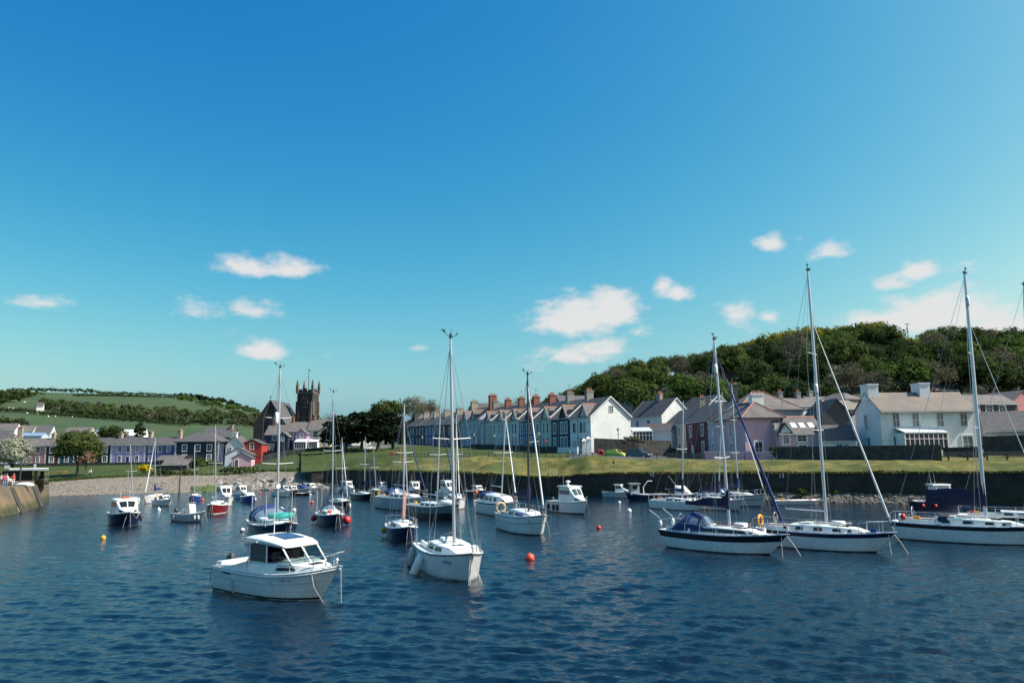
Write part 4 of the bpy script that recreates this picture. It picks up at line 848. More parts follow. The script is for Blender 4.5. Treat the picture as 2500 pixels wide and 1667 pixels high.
def hedge(label, pts, r, km, seed):
    rng = random.Random(seed); sp = []
    for (a, b) in zip(pts, pts[1:]):
        n = max(2, int(abs(b[0] - a[0]) / (r * 1.25)))
        for i in range(n):
            t = (i + rng.random()) / n; sp.append((lhill(a[0] + (b[0] - a[0]) * t, a[1] + (b[1] - a[1]) * t), r * rng.uniform(.6, 1.2)))
    return leafy_mass('hedge', label, 'hedge', sp, km, seed, nlf=80)
hedge('hedge of dark trees along the left skyline', [(20, 958), (100, 957), (170, 959), (240, 962)], 4.2, 'dark', 41)
hedge('low hedge along the right part of the left skyline', [(240, 963), (350, 966), (440, 969)], 3.0, 'dark', 42)
hedge('hedge dividing the two upper fields', [(180, 974), (300, 975), (420, 976), (470, 980)], 2.6, 'dark', 43)
hedge('hedge running down between the upper fields', [(240, 963), (290, 972), (305, 976)], 3.0, 'dark', 44)
hedge('hedge between the sheep field and the lower pasture', [(-60, 1004), (60, 1008), (130, 1016), (220, 1024), (340, 1034), (460, 1044)], 2.6, 'dark', 45)
hedge('bushes at the foot of the lower pasture', [(-40, 1045), (30, 1046), (60, 1047)], 4, 'dark', 46)
# sheep
sw = mat('fleece', (.75, .72, .65), .9)
for i, (x, y) in enumerate([(59, 989), (57, 1003), (66, 1010), (72, 1008), (80, 1007), (92, 1010), (118, 1020), (135, 1020), (176, 1021), (22, 1000), (31, 1001), (157, 1011)]):
    p = lhill(x, y + 2); rt = root('sheep', 'tiny white sheep grazing on the left-hand hillside', 'sheep', p, random.uniform(0, 6), 'sheep on the hill')
    MB().ball((0, 0, .95), .85, .45, .5, 8, 5).ball((.85, 0, 1.1), .28, .2, .24, 6, 4).build('body', sw, rt)
    for lx in (-.5, .5):
        for ly in (-.22, .22): MB().tube((lx, ly, 0), (lx, ly, .7), .07, .09, 5).build('leg', M_dark, rt)

# ------------------------------------------------------------------ trees by the town
def on_green(px, py, Y):
    """the spot of the green seen at px, py, and the size factor against distance Y"""
    a, b = beach_top(px), green_back(px); best = min(range(201), key=lambda i: abs((lambda p: (CAM_ROT.transposed() @ (p - EYE)))(a.lerp(b, i / 200))[1] / -(CAM_ROT.transposed() @ (a.lerp(b, i / 200) - EYE))[2] + (py - 833.5) / FPX))
    p = a.lerp(b, best / 200); r = ray(px, py); p.x = r.x / r.y * p.y; return p, p.y / (Y * YF)
def big(name, label, kind, base, h, rx, rz, ncl, nlf, ls, seed, trunk=.3):
    px, py, Y = base; green = px < 640 and py > 1140
    p, k = on_green(px, py, Y) if green else (AT(px, py, Y), 1.0)
    return plant(name, label, proto_tree(seed, kind, h, rx, rz, ncl, nlf, ls, trunk), p, k, 0)
big('round_tree', 'large round green tree on the grass before the coloured terrace', 'olive', (188, 1161, 205), 11.4, 5.3, 4.8, 120, 11000, .20, 101, .28)
big('round_tree', 'small brownish tree beside the large round tree', 'blossom', (209, 1163, 203), 6.6, 1.9, 2.6, 26, 1500, .15, 102, .13)
big('willow_tree', 'silvery white-leaved tree at the left edge behind the pier shelter', 'silver', (28, 1158, 190), 8.6, 3.9, 4.0, 90, 8000, .18, 103, .22)
big('evergreen_tree', 'dark bushy tree behind the lilac terraced house', 'dark', (272, 1092, 275), 7.6, 4.6, 3.8, 50, 2600, .26, 104)
big('poplar_tree', 'narrow upright tree behind the terrace left of the masts', 'dark', (338, 1090, 290), 9.5, 1.9, 4.5, 30, 1200, .26, 105)
def pine(label, px, py, Y, h, r, seed, lean=0.0):
    rng = random.Random(seed); b = AT(px, py, Y); V = []
    for i in range(46):
        z = h * (0.24 + 0.66 * rng.random()); rr = r * (0.95 - 0.45 * max(0, (z / h - .62) / .3)); a = rng.uniform(0, 6.28); d = rr * math.sqrt(rng.random()) * .75
        v, q, _ = leaf_arrays(seed * 50 + i, r * .42, r * .42, h * .085, z, 9, 330, .24); v = v + np.array([d * math.cos(a), d * math.sin(a), 0]); V.append(v)
    v = np.concatenate(V); rt = root('pine_tree', label, 'tree', b)
    link('crown', np_mesh('crown', v, np.arange(len(v)).reshape(-1, 4), LM['pine']), rt)
    t = MB().path([(0, 0, -1), (.15, 0, h * .2), (.4 + lean, .1, h * .45), (.2 + lean, 0, h * .75)], [.55, .45, .35, .15], 7)
    for k in range(9): a = k * 2.4; z = h * (.36 + .04 * k); t.path([(.3, 0, z), (r * .45 * math.cos(a), r * .45 * math.sin(a), z + 1.2), (r * .75 * math.cos(a), r * .75 * math.sin(a), z + 1.6)], [.16, .1, .04], 5)
    t.build('trunk', M_bark, rt)
pine('wide dark pine with a stout trunk on the lawn', 922, 1106, 222, 12.2, 7.0, 201)
pine('dark pine left of the wide pine above the lawn', 843, 1108, 226, 11.4, 5.6, 202)
pine('dark pine filling the gap between the two lawn pines', 882, 1100, 238, 12.0, 6.0, 203)
pine('low dark pine at the left end of the pine group', 812, 1102, 240, 9.5, 4.6, 205)
pine('tall dark pine behind the gap right of the wide pine', 940, 1096, 250, 12.5, 5.2, 206)
pine('dark pine right of the wide pine before the dark terrace', 958, 1100, 236, 10.6, 5.2, 204)
for i, (px, py, Y, s, k, lb) in enumerate([(795, 1062, 320, .95, 'bare', 'leafless tree right of the church tower'), (822, 1062, 325, .9, 'bare', 'leafless tree farther right of the church tower'), (700, 1062, 330, .9, 'bare', 'leafless tree between the nave and the tower'), (768, 1066, 315, .7, 'olive', 'olive bush at the foot of the church tower'), (712, 1064, 316, .7, 'olive', 'olive bush left of the church tower'), (858, 1062, 330, .8, 'bare', 'leafless tree behind the left lawn pine'),
        (900, 1050, 330, 1.0, 'bare', 'leafless tree above the wide pine'), (935, 1045, 330, 1.05, 'olive', 'budding tree above the wide pine'), (968, 1045, 335, 1.1, 'mid', 'green tree left of the round brown wood behind the dark terrace'), (1010, 1050, 320, 1.25, 'greyt', 'wide brown budding tree behind the dark terrace'), (1048, 1050, 325, 1.15, 'greyt', 'brown budding tree behind the right part of the dark terrace'), (1090, 1045, 320, .8, 'bare', 'small leafless tree behind the dark terrace chimneys'),
        (1165, 1032, 330, .8, 'olive', 'small olive tree behind the twin gablets'), (1210, 1030, 330, 1.0, 'bare', 'leafless tree behind the terrace brick chimneys'), (1250, 1025, 330, 1.0, 'bare', 'leafless tree behind the dark mast')]):
    plant('bare_tree' if k == 'bare' else 'background_tree', lb, PR[k][i % 2], AT(px, py, Y), s, group='trees behind the town roofs')
def bush(label, px, py, Y, rx, rz, kind, seed, nlf=700, ls=.16, nm='bush'):
    pg, kg = on_green(px, py, Y) if px < 640 and py > 1138 else (AT(px, py, Y), 1.0)
    rt = root(nm, label, 'bush', pg); rt.scale = (kg, kg, kg); v, q, cl = leaf_arrays(seed, rx, rx * .8, rz, rz * .75, 22, nlf, ls)
    link('crown', np_mesh('crown', v, q, LM[kind]), rt)
    t = MB()
    for k in range(5): t.path([(0, 0, -.3), tuple(cl[k] * .8)], [.07, .03], 4)
    t.build('stem', M_bark, rt); return rt
bush('bright yellow gorse bush on the green', 352, 1156, 205, 1.9, 1.5, 'gorse', 301)
bush('pale green bush right of the small slate shed', 483, 1155, 208, 1.9, 2.5, 'mid', 302, 1200)
bush('dark green bush on the slope left of the pink shed', 455, 1142, 222, 2.6, 1.9, 'dark', 303, 900)
bush('green bush behind the navy house corner', 520, 1140, 224, 1.8, 1.3, 'mid', 304)
bush('scrubby dark bush above the shingle', 560, 1158, 205, 3.4, 1.1, 'dark', 305)
bush('low scrub at the top of the shingle below the pink shed', 610, 1156, 208, 3.6, 1.0, 'olive', 306)
bush('low green scrub at the beach top left of the marker post', 400, 1165, 200, 3.0, .9, 'dark', 307)
bush('brown scrub beside the small slate shed', 462, 1160, 203, 1.8, 1.0, 'olive', 308)
bush('tan clipped hedge on the stone wall above the parked cars', 1545, 1086, 160, 2.6, 1.0, 'grey', 309)
bush('dark evergreen by the pink house lamp', 1893, 1122, 129.5, .9, 1.3, 'dark', 310)
bush('young green sapling at the foot of the quay wall', 1957, 1207, 110, .5, .5, 'mid', 311)
bush('small green weed on the quay rubble', 2041, 1209, 109, .35, .4, 'mid', 312)
hut = house('shed', 'small dark shed with slate roof above the shingle', on_green(396, 1151, 210)[0], on_green(456, 1151, 210)[0], 4, 1.7, 1.1, 'dgrey', M_slate2, 'x', cat='shed')
house('shed', 'low slate-roofed shed against the navy house garden', on_green(381, 1145, 220)[0], on_green(440, 1144, 220)[0], 4, 2.3, 1.0, 'black', M_slate2, 'x', cat='shed')
# picnic bench and garden walls on the green
pb = root('picnic_table', 'orange wooden picnic table on the green before the maroon house', 'table', on_green(150, 1158, 203)[0])
om = mat('orange_wood', (.55, .28, .07), .7); MB().box(-1.0, 1.0, -.4, .4, .72, .8).build('tabletop', om, pb)
for s in (-1, 1): MB().box(-1.0, 1.0, s * .75 - .13, s * .75 + .13, .42, .48).build('bench_seat', om, pb); MB().box(s * .7 - .05, s * .7 + .05, -.8, .8, .36, .42).box(s * .7 - .05, s * .7 + .05, -.35, -.25, 0, .72).box(s * .7 - .05, s * .7 + .05, .25, .35, 0, .72).build('leg', om, pb)
def run_wall(name, label, pts, h, th, m, cap=None, cat='wall', base=-1.0):
    P = [AT(*p) for p in pts]; rt = root(name, label, cat, P[0]); mb = MB(); cp = MB()
    for a, b in zip(P, P[1:]):
        d = (b - a); d.z = 0; n = Vector((-d.y, d.x, 0)).normalized() * th; a0 = a - P[0]; b0 = b - P[0]
        def q(p, off, z): return (p.x + n.x * off, p.y + n.y * off, p.z + z)
        mb.hexa([q(a0, 0, base), q(b0, 0, base), q(b0, 1, base), q(a0, 1, base), q(a0, 0, h), q(b0, 0, h), q(b0, 1, h), q(a0, 1, h)])
        if cap: cp.hexa([q(a0, -.15, h), q(b0, -.15, h), q(b0, 1.15, h), q(a0, 1.15, h), q(a0, -.15, h + .1), q(b0, -.15, h + .1), q(b0, 1.15, h + .1), q(a0, 1.15, h + .1)])
    mb.build('wall_face', m, rt)
    if cap: cp.build('coping', cap, rt)
    return rt
run_wall('garden_wall', 'long dark wall below the coloured terrace', [(-60, 1142, 232), (118, 1141, 232), (250, 1139, 232), (424, 1136, 232)], 1.1, .4, M_stone)
run_wall('garden_wall', 'dark stone wall along the lane below the church houses', [(640, 1118, 240), (700, 1106, 242), (770, 1100, 244), (830, 1096, 244)], .9, .4, M_stone)
run_wall('garden_wall', 'grey stone wall behind the parked cars', [(1452, 1106, 163), (1560, 1110, 164), (1640, 1111, 168)], 3.0, .5, M_stone)
run_wall('garden_wall', 'dark high garden wall left of the white house', [(1894, 1124, 128), (2060, 1124, 121), (2300, 1123, 113)], 2.15, .4, M_stone)
run_wall('garden_wall', 'stone wall below the white house front', [(2303, 1112, 122), (2392, 1110, 118)], 1.2, .4, M_stone)
run_wall('garden_wall', 'rough stone wall with slate coping at the right edge', [(2402, 1108, 124), (2620, 1105, 116)], 2.6, .5, M_stone, M_slate)
run_wall('garden_wall', 'lilac curved garden wall in front of the pink house', [(1720, 1123, 133), (1808, 1124, 131), (1890, 1124, 129)], 1.5, .3, paint('rose', PC['rose']))
run_wall('garden_wall', 'black railed wall before the maroon house', [(1630, 1121, 152), (1716, 1123, 136)], 1.2, .25, M_dark)
for i, px in enumerate((1426, 1437)):
    gp = root('gate_pier', ('left' if i == 0 else 'right') + ' white gate pier at the end of the gabled terrace', 'gate pier', AT(px, 1107, 160 - i * 2)); MB().box(-.4, .4, -.4, .4, -.5, 2.5 + .35 * i).build('pier', M_white, gp); MB().loft([[(-.5, -.5, 2.5 + .35 * i), (.5, -.5, 2.5 + .35 * i), (.5, .5, 2.5 + .35 * i), (-.5, .5, 2.5 + .35 * i)], [(-.05, -.05, 3 + .35 * i), (.05, -.05, 3 + .35 * i), (.05, .05, 3 + .35 * i), (-.05, .05, 3 + .35 * i)]]).build('cap', M_white, gp)

# ------------------------------------------------------------------ boulders and rubble
M_rock = mat('boulder_rock', (.19, .175, .16), .9, var=.35, vscale=.8, bump=.8, bscale=3, randobj=.35)
RK = []
for s in range(7):
    bm = bmesh.new(); bmesh.ops.create_icosphere(bm, subdivisions=1, radius=1.0)
    for v in bm.verts: v.co *= 0.72 + 0.5 * random.random()
    for v in bm.verts: v.co.z *= .75
    me = bpy.data.meshes.new('boulder'); bm.to_mesh(me); bm.free(); me.materials.append(M_rock); RK.append(me)
ra = bpy.data.objects.new('rock_armour', None); COL.objects.link(ra); ra.location = shore(680); tag(ra, 'bank of loose grey boulders at the right end of the beach', 'rocks')
rngr = random.Random(5)
for i in range(210):
    px = rngr.uniform(530, 860) if i < 150 else rngr.uniform(650, 860); t = rngr.random() ** 1.1
    pq = min(px, 785); p = beach_foot(pq).lerp(beach_top(pq), .16 + t * .5); xr = ray(px, 1190); p.x = xr.x / xr.y * p.y; p.z += .35; r = rngr.uniform(.6, 1.35)
    o = link('boulder', RK[rngr.randrange(7)], ra); o.location = p - ra.location - Vector((0, 0, r * .35)); o.scale = (r * rngr.uniform(.8, 1.3), r, r * rngr.uniform(.7, 1)); o.rotation_euler = (rngr.uniform(-.5, .5), rngr.uniform(-.5, .5), rngr.uniform(0, 6.28))
def scatter_rocks(name, label, fn, n, r0, r1, seed, m):
    rng = random.Random(seed); mb = MB(); o0 = fn(0.5, 0.5)
    for i in range(n):
        p = fn(rng.random(), rng.random()) - o0; r = rng.uniform(r0, r1); k = rng.uniform(0, 6.28)
        base = [(math.cos(k + a) * r * rng.uniform(.7, 1.3), math.sin(k + a) * r * rng.uniform(.6, 1.1)) for a in (0, 1.26, 2.5, 3.77, 5.0)]
        mb.loft([[(p.x + x * 1, p.y + y, p.z - r * .4) for x, y in base], [(p.x + x * .95, p.y + y * .95, p.z + r * .25) for x, y in base], [(p.x + x * .4, p.y + y * .4, p.z + r * .6) for x, y in base]])
    o = mb.build(name, m); o.location = o0; return tag(o, label, 'rocks', None, 'stuff')
def rub(u, v):
    px = 1870 + u * 420; b = wall_base(px); d = Vector((b.x, b.y, 0)).normalized(); q = b - d * (0.3 + 2.4 * v); q.z = 1.0 * (1 - v) ** 1.2 + .02; return q
scatter_rocks('quay_rubble', 'strip of loose pale rubble at the foot of the quay wall', rub, 520, .12, .34, 8, mat('rubble_stone', (.10, .095, .085), .9, var=.6, vscale=1.2))
strip('rubble_bed', 1850, 2320, 8, lambda px: wall_base(px) - Vector((wall_base(px).x, wall_base(px).y, 0)).normalized() * 3.2 + Vector((0, 0, -.15)), lambda px: wall_base(px) + Vector((0, 0, 1.0)), 6, mat('mud', (.07, .06, .045), .9, var=.4, vscale=1), .25, .5)
def beach_fn(u, v):
    px = 120 + u * 560; a = beach_foot(px); b = beach_top(px); return a.lerp(b, .22 + .76 * v) + Vector((0, 0, .08))
scatter_rocks('beach_stones', 'scattered larger stones on the shingle beach', beach_fn, 1000, .06, .20, 9, mat('beach_stone', (.20, .17, .14), .9, var=.6, vscale=.7))
def weed_fn(u, v):
    px = 470 + u * 90; a = beach_foot(px); b = beach_top(px); return a.lerp(b, .16 + .28 * v) + Vector((0, 0, .15))
scatter_rocks('seaweed_rocks', 'low green weed-covered rocks at the edge of the beach', weed_fn, 160, .25, .6, 10, mat('weed', (.06, .085, .02), .8, var=.5, vscale=1))

# ------------------------------------------------------------------ pier at far left
M_pier = mat('pier_stone', (.30, .22, .13), .9, var=.01, vscale=.35, bump=1.0, bscale=2.2)
_nt = M_pier.node_tree; _rp = [n for n in _nt.nodes if n.type == 'VALTORGB'][0]; _e = _rp.color_ramp.elements
_e[0].color = (.075, .066, .054, 1); _e[1].color = (.17, .115, .055, 1); _e[0].position = .38; _e[1].position = .68
_tcn = [n for n in _nt.nodes if n.type == 'TEX_COORD'][0]; _b = _nt.nodes['Principled BSDF']
_sx = _nt.nodes.new('ShaderNodeSeparateXYZ'); _nt.links.new(_tcn.outputs['Object'], _sx.inputs[0])
_mr = _nt.nodes.new('ShaderNodeMapRange'); _nt.links.new(_sx.outputs[2], _mr.inputs[0]); _mr.inputs[1].default_value = .5; _mr.inputs[2].default_value = 1.3
_n3 = _nt.nodes.new('ShaderNodeTexNoise'); _n3.inputs['Scale'].default_value = .8; _nt.links.new(_tcn.outputs['Object'], _n3.inputs['Vector'])
_ad = _nt.nodes.new('ShaderNodeMath'); _ad.operation = 'MULTIPLY_ADD'; _ad.inputs[1].default_value = 1.4; _ad.inputs[2].default_value = -.7; _nt.links.new(_n3.outputs[0], _ad.inputs[0])
_a2 = _nt.nodes.new('ShaderNodeMath'); _a2.operation = 'ADD'; _a2.use_clamp = True; _nt.links.new(_mr.outputs[0], _a2.inputs[0]); _nt.links.new(_ad.outputs[0], _a2.inputs[1])
_mx = _nt.nodes.new('ShaderNodeMix'); _mx.data_type = 'RGBA'; _nt.links.new(_a2.outputs[0], _mx.inputs[0]); _mx.inputs[6].default_value = (.030, .036, .012, 1); _nt.links.new(_rp.outputs[0], _mx.inputs[7]); _nt.links.new(_mx.outputs[2], _b.inputs['Base Color'])
PS = [(-160, 1330, -215, 1216), (-80, 1291, -118, 1200), (0, 1262, -24, 1190.5), (48, 1252, 22, 1188), (95, 1236, 72, 1184.5), (99, 1234, 78, 1173), (121, 1221, 119, 1172)]
pr = root('stone_pier', 'battered stone pier with orange lichen at the left edge', 'pier', W(95, 1236))
bot = [W(a, b) for a, b, c, d in PS]; top = [AT_(c, d, W(a, b).y + .6) for a, b, c, d in PS]
pv = Vector((-14, -5, 0)); mb = MB(); rows = 9; n = len(PS); sub = 14; vs = []
def seg(A, t):
    t *= len(A) - 1; i = min(int(t), len(A) - 2); return A[i].lerp(A[i + 1], t - i)
N = (n - 1) * sub
for i in range(N + 1):
    b0 = seg(bot, i / N); t0 = seg(top, i / N); b1 = b0 + (b0 - t0) * .25
    for j in range(rows + 1):
        p = b1.lerp(t0, j / rows); course = .07 * mnoise.noise(Vector((i * .9 + (j % 2) * .5, j * 1.7, 0))); p += Vector((.9, -.4, 0)) * course; vs.append(p - pr.location)
    vs.append(t0 + pv - pr.location + Vector((0, 0, .05))); vs.append(t0 + pv - pr.location + Vector((0, 0, -5)))
k = rows + 3
mb.add(vs, [(i * k + j, (i + 1) * k + j, (i + 1) * k + j + 1, i * k + j + 1) for i in range(N) for j in range(k - 1)] + [tuple(N * k + j for j in range(k))])
mb.build('wall_face', M_pier, pr)
for (ta, tb_) in (((22, 1188), (50, 1250)), ((76, 1184), (97, 1234))):
    for dx in (-9, 2):
        a = AT_(ta[0] + dx, ta[1] + 1, W(*tb_).y - .1); b = W(tb_[0] + dx, tb_[1] + 2, -.2) ; b = AT_(tb_[0] + dx, tb_[1] + 2, W(*tb_).y - .9)
        d = (b - a); MB().hexa([tuple(q - pr.location) for q in (b + Vector((-.3, -.35, 0)), b + Vector((.3, -.35, 0)), b + Vector((.3, .35, 0)), b + Vector((-.3, .35, 0)), a + Vector((-.3, -.35, 0)), a + Vector((.3, -.35, 0)), a + Vector((.3, .35, 0)), a + Vector((-.3, .35, 0)))]).build('timber_fender', mat('tarred_timber', (.035, .032, .028), .8, var=.3, vscale=2), pr)
    a = AT_(ta[0] - 3, ta[1] + 1, W(*tb_).y - .4); b = AT_(tb_[0] - 3, tb_[1], W(*tb_).y - 1.2); MB().tube(a - pr.location, b - pr.location, .10, .10, 5).build('ladder_rail', mat('weathered_rail', (.5, .48, .42), .7), pr)
# parapet block and shelter on the pier
YSH = W(80, 1241).y + 9.0
def pier_box(px0, px1, y0, y1, Y, D, name, m, parent):
    Y = Y - 138 + YSH; a = AT_(px0, y1, Y); b = AT_(px1, y0, Y); kx = (Y + D) / Y; o = MB().hexa([(a.x, Y, a.z), (b.x, Y, a.z), (b.x * kx, Y + D, a.z), (a.x * kx, Y + D, a.z), (a.x, Y, b.z), (b.x, Y, b.z), (b.x * kx, Y + D, b.z), (a.x * kx, Y + D, b.z)]); o.v = [tuple(Vector(p) - parent.location) for p in o.v]; return o.build(name, m, parent)
sh = root('pier_shelter', 'flat-roofed stone shelter with white fascia on the pier', 'shelter', AT_(40, 1186, YSH))
pier_box(2, 80, 1149, 1188, 138, 4, 'wall', M_stone, sh); pier_box(22, 119, 1143.5, 1148.5, 136.5, 6.2, 'roof_fascia', M_white, sh); pier_box(10, 24, 1137, 1144, 137.5, 3, 'roof_vent', M_white, sh)
pier_box(80, 92, 1150, 1188, 137, 5, 'stone_pier_end', M_pier, sh); pier_box(97, 108, 1150, 1170, 139, .2, 'pane', M_pane, sh); pier_box(92.5, 96, 1149, 1172, 138.5, .3, 'window_frame', M_white, sh)
for px in (110, 113.5, 117): pier_box(px, px + 1.4, 1148.5, 1178, 137.2, .15, 'post', mat('cream_post', (.6, .55, .4), .6), sh)
pier_box(92, 120, 1170, 1182, 138, 5, 'sill_wall', M_pier, sh); pier_box(82, 89, 1132.5, 1143.5, 138.5, .1, 'notice_board', M_white, sh); pier_box(83.5, 87, 1135, 1141, 138.3, .1, 'notice', mat('notice_blue', (.25, .3, .38), .6), sh)
tp = root('pier_mast_post', 'tall dark post standing on the pier before the shelter', 'post', AT_(47, 1186, YSH - 5)); MB().tube((0, 0, 0), (0, 0, 4.0), .12, .09, 7).box(-.25, .25, -.25, .25, 0, .15).build('post', M_dark, tp)
tarp = root('covered_dinghy', 'white covered boat lying on the pier edge', 'boat', AT_(60, 1185.5, YSH - 7)); MB().loft([[(x, y * s, z * s) for y, z in ((-.8, 0), (-.9, .4), (-.4, .85), (.4, .85), (.9, .4), (.8, 0))] for x, s in ((-2.0, .55), (-1.2, .95), (.6, 1.0), (1.6, .8), (2.2, .3))]).build('cover', M_white, tarp, 60); tarp.scale = (.55, .6, .55)

# ------------------------------------------------------------------ rough grass on the bank
def tufts(name, label, fn, n, hmin, hmax, m, seed):
    rng = np.random.RandomState(seed); o0 = fn(.5, .5); V = []
    for i in range(n):
        p = fn(rng.rand(), rng.rand()) - o0; h_ = hmin + (hmax - hmin) * rng.rand() ** 2
        for k in range(3):
            a = rng.rand() * 6.28; w = .06 + .10 * rng.rand(); lx, ly = (rng.rand() - .5) * .5 * h_ * 2, (rng.rand() - .5) * h_; c, s_ = math.cos(a) * w, math.sin(a) * w; x, y = p.x + (rng.rand() - .5) * .5, p.y + (rng.rand() - .5) * .5
            V += [(x - c, y - s_, p.z - .1), (x + c, y + s_, p.z - .1), (x + lx + c * .3, y + ly + s_ * .3, p.z + h_), (x + lx - c * .3, y + ly - s_ * .3, p.z + h_ * .95)]
    v = np.array(V); o = link(name, np_mesh(name, v, np.arange(len(v)).reshape(-1, 4), m)); o.location = o0; return tag(o, label, 'grass', None, 'stuff')
def bank_fn(u, v):
    px = 800 + 1850 * u ** .9; a, b = wall_top(px), bank_top(px); v = v ** 1.5; p = a.lerp(b, v); sc = .13; e = math.sin(math.pi * v) ** .7
    p.z += e * (.35 + 1.05 * (mnoise.noise(Vector((p.x * sc + 9, p.y * sc, 0))) + .45 * mnoise.noise(Vector((p.x * sc * 3.1, p.y * sc * 3.1 + 9, 4))))); return p
tufts('bank_grass', 'rough tussocky dry grass growing on the harbour bank', lambda u, v: bank_fn(u, v * .10), 3500, .04, .20, M_dry, 61)
def verge_fn(u, v):
    px = -100 + 860 * u; a, b = beach_top(px), green_back(px); return a.lerp(b, .01 + .10 * v)
tufts('beach_grass', 'long green grass along the top of the beach', verge_fn, 2500, .06, .3, M_lawn, 62)

# ------------------------------------------------------------------ boats
def gel(name, c, rough=0.22): return mat('gel_' + name, c, rough, var=0.09, vscale=1.8, coat=0.15)
G = dict(white=gel('white', (.73, .73, .71)), cream=gel('cream', (.68, .66, .60)), grey=gel('grey', (.42, .44, .45)), navy=gel('navy', (.010, .014, .045)), blue=gel('blue', (.02, .05, .22)), black=gel('black', (.012, .012, .014)), red=gel('red', (.16, .012, .016)),
         teal=gel('teal', (.03, .06, .08)), green=gel('green', (.13, .17, .17)), yellow=gel('yellow', (.35, .22, .03)), deck=gel('deck', (.66, .66, .64), .5), anti=gel('anti', (.03, .03, .035), .7), stripe=gel('stripe', (.012, .012, .018)), nstripe=gel('navy_stripe', (.012, .016, .05)), rust=gel('rust', (.10, .05, .03), .7), bot=gel('pale_bottom', (.30, .33, .32), .6))
M_alu = mat('aluminium', (.60, .62, .64), .35, .7); M_alud = mat('dark_spar', (.05, .05, .055), .4, .3); M_wire = mat('wire', (.40, .41, .42), .4, .8); M_steel = mat('stainless', (.65, .66, .67), .25, .9); M_wood = mat('varnished_wood', (.28, .12, .05), .45, var=.3, vscale=5)
M_canvas = mat('navy_canvas', (.010, .012, .045), .8, var=.25, vscale=2); M_bcanvas = mat('blue_canvas', (.009, .030, .125), .8, var=.25, vscale=2); M_teal = mat('teal_canvas', (.03, .32, .30), .8, var=.2, vscale=2); M_tan = mat('tan_sail', (.35, .13, .09), .85, var=.3, vscale=3)
M_win = mat('tinted_window', (.012, .014, .018), .06); M_vinyl = mat('clear_vinyl', (.10, .16, .22), .10); M_rope = mat('rope', (.55, .52, .46), .9); M_orange = mat('orange_buoy', (.62, .075, .025), .45, var=.15, vscale=4); M_yel = mat('yellow_foam', (.75, .33, .02), .6); M_redb = mat('red_fender', (.55, .03, .03), .4)
def glass_mat():
    m = bpy.data.materials.new('clear_glass'); m.use_nodes = True; nt = m.node_tree; nt.nodes.clear(); o = nt.nodes.new('ShaderNodeOutputMaterial'); t = nt.nodes.new('ShaderNodeBsdfTransparent'); t.inputs[0].default_value = (.50, .60, .62, 1); g = nt.nodes.new('ShaderNodeBsdfGlossy'); g.inputs['Roughness'].default_value = .03
    lw = nt.nodes.new('ShaderNodeLayerWeight'); lw.inputs[0].default_value = .5; f = nt.nodes.new('ShaderNodeMath'); f.operation = 'POWER'; f.inputs[1].default_value = 4.0; nt.links.new(lw.outputs['Facing'], f.inputs[0]); x = nt.nodes.new('ShaderNodeMixShader'); nt.links.new(f.outputs[0], x.inputs[0]); nt.links.new(t.outputs[0], x.inputs[1]); nt.links.new(g.outputs[0], x.inputs[2]); nt.links.new(x.outputs[0], o.inputs[0]); return m
M_glass = glass_mat()

def weather(m, amt=.22):
    """faint vertical streaks and a grimy band just above the waterline"""
    nt = m.node_tree; bs = nt.nodes['Principled BSDF']; src = bs.inputs['Base Color'].links[0].from_socket; tcn = [n for n in nt.nodes if n.type == 'TEX_COORD'][0]
    mp = nt.nodes.new('ShaderNodeMapping'); mp.inputs['Scale'].default_value = (7, 7, .5); nt.links.new(tcn.outputs['Object'], mp.inputs[0]); n = nt.nodes.new('ShaderNodeTexNoise'); n.inputs['Scale'].default_value = 1.0; n.inputs['Detail'].default_value = 5; nt.links.new(mp.outputs[0], n.inputs['Vector'])
    r = nt.nodes.new('ShaderNodeMapRange'); nt.links.new(n.outputs['Fac'], r.inputs[0]); r.inputs[1].default_value = .50; r.inputs[2].default_value = .75; r.inputs[4].default_value = amt
    sx = nt.nodes.new('ShaderNodeSeparateXYZ'); nt.links.new(tcn.outputs['Object'], sx.inputs[0]); w = nt.nodes.new('ShaderNodeMapRange'); nt.links.new(sx.outputs[2], w.inputs[0]); w.inputs[1].default_value = .26; w.inputs[2].default_value = .02; w.inputs[4].default_value = .45
    mu = nt.nodes.new('ShaderNodeMath'); mu.operation = 'MULTIPLY'; nt.links.new(w.outputs[0], mu.inputs[0]); nt.links.new(n.outputs['Fac'], mu.inputs[1]); ad = nt.nodes.new('ShaderNodeMath'); ad.operation = 'ADD'; ad.use_clamp = True; nt.links.new(mu.outputs[0], ad.inputs[0]); nt.links.new(r.outputs[0], ad.inputs[1])
    mx = nt.nodes.new('ShaderNodeMix'); mx.data_type = 'RGBA'; nt.links.new(ad.outputs[0], mx.inputs[0]); nt.links.new(src, mx.inputs[6]); mx.inputs[7].default_value = (.26, .22, .14, 1); nt.links.new(mx.outputs[2], bs.inputs['Base Color'])
for k_ in ('white', 'grey', 'cream'): weather(G[k_])
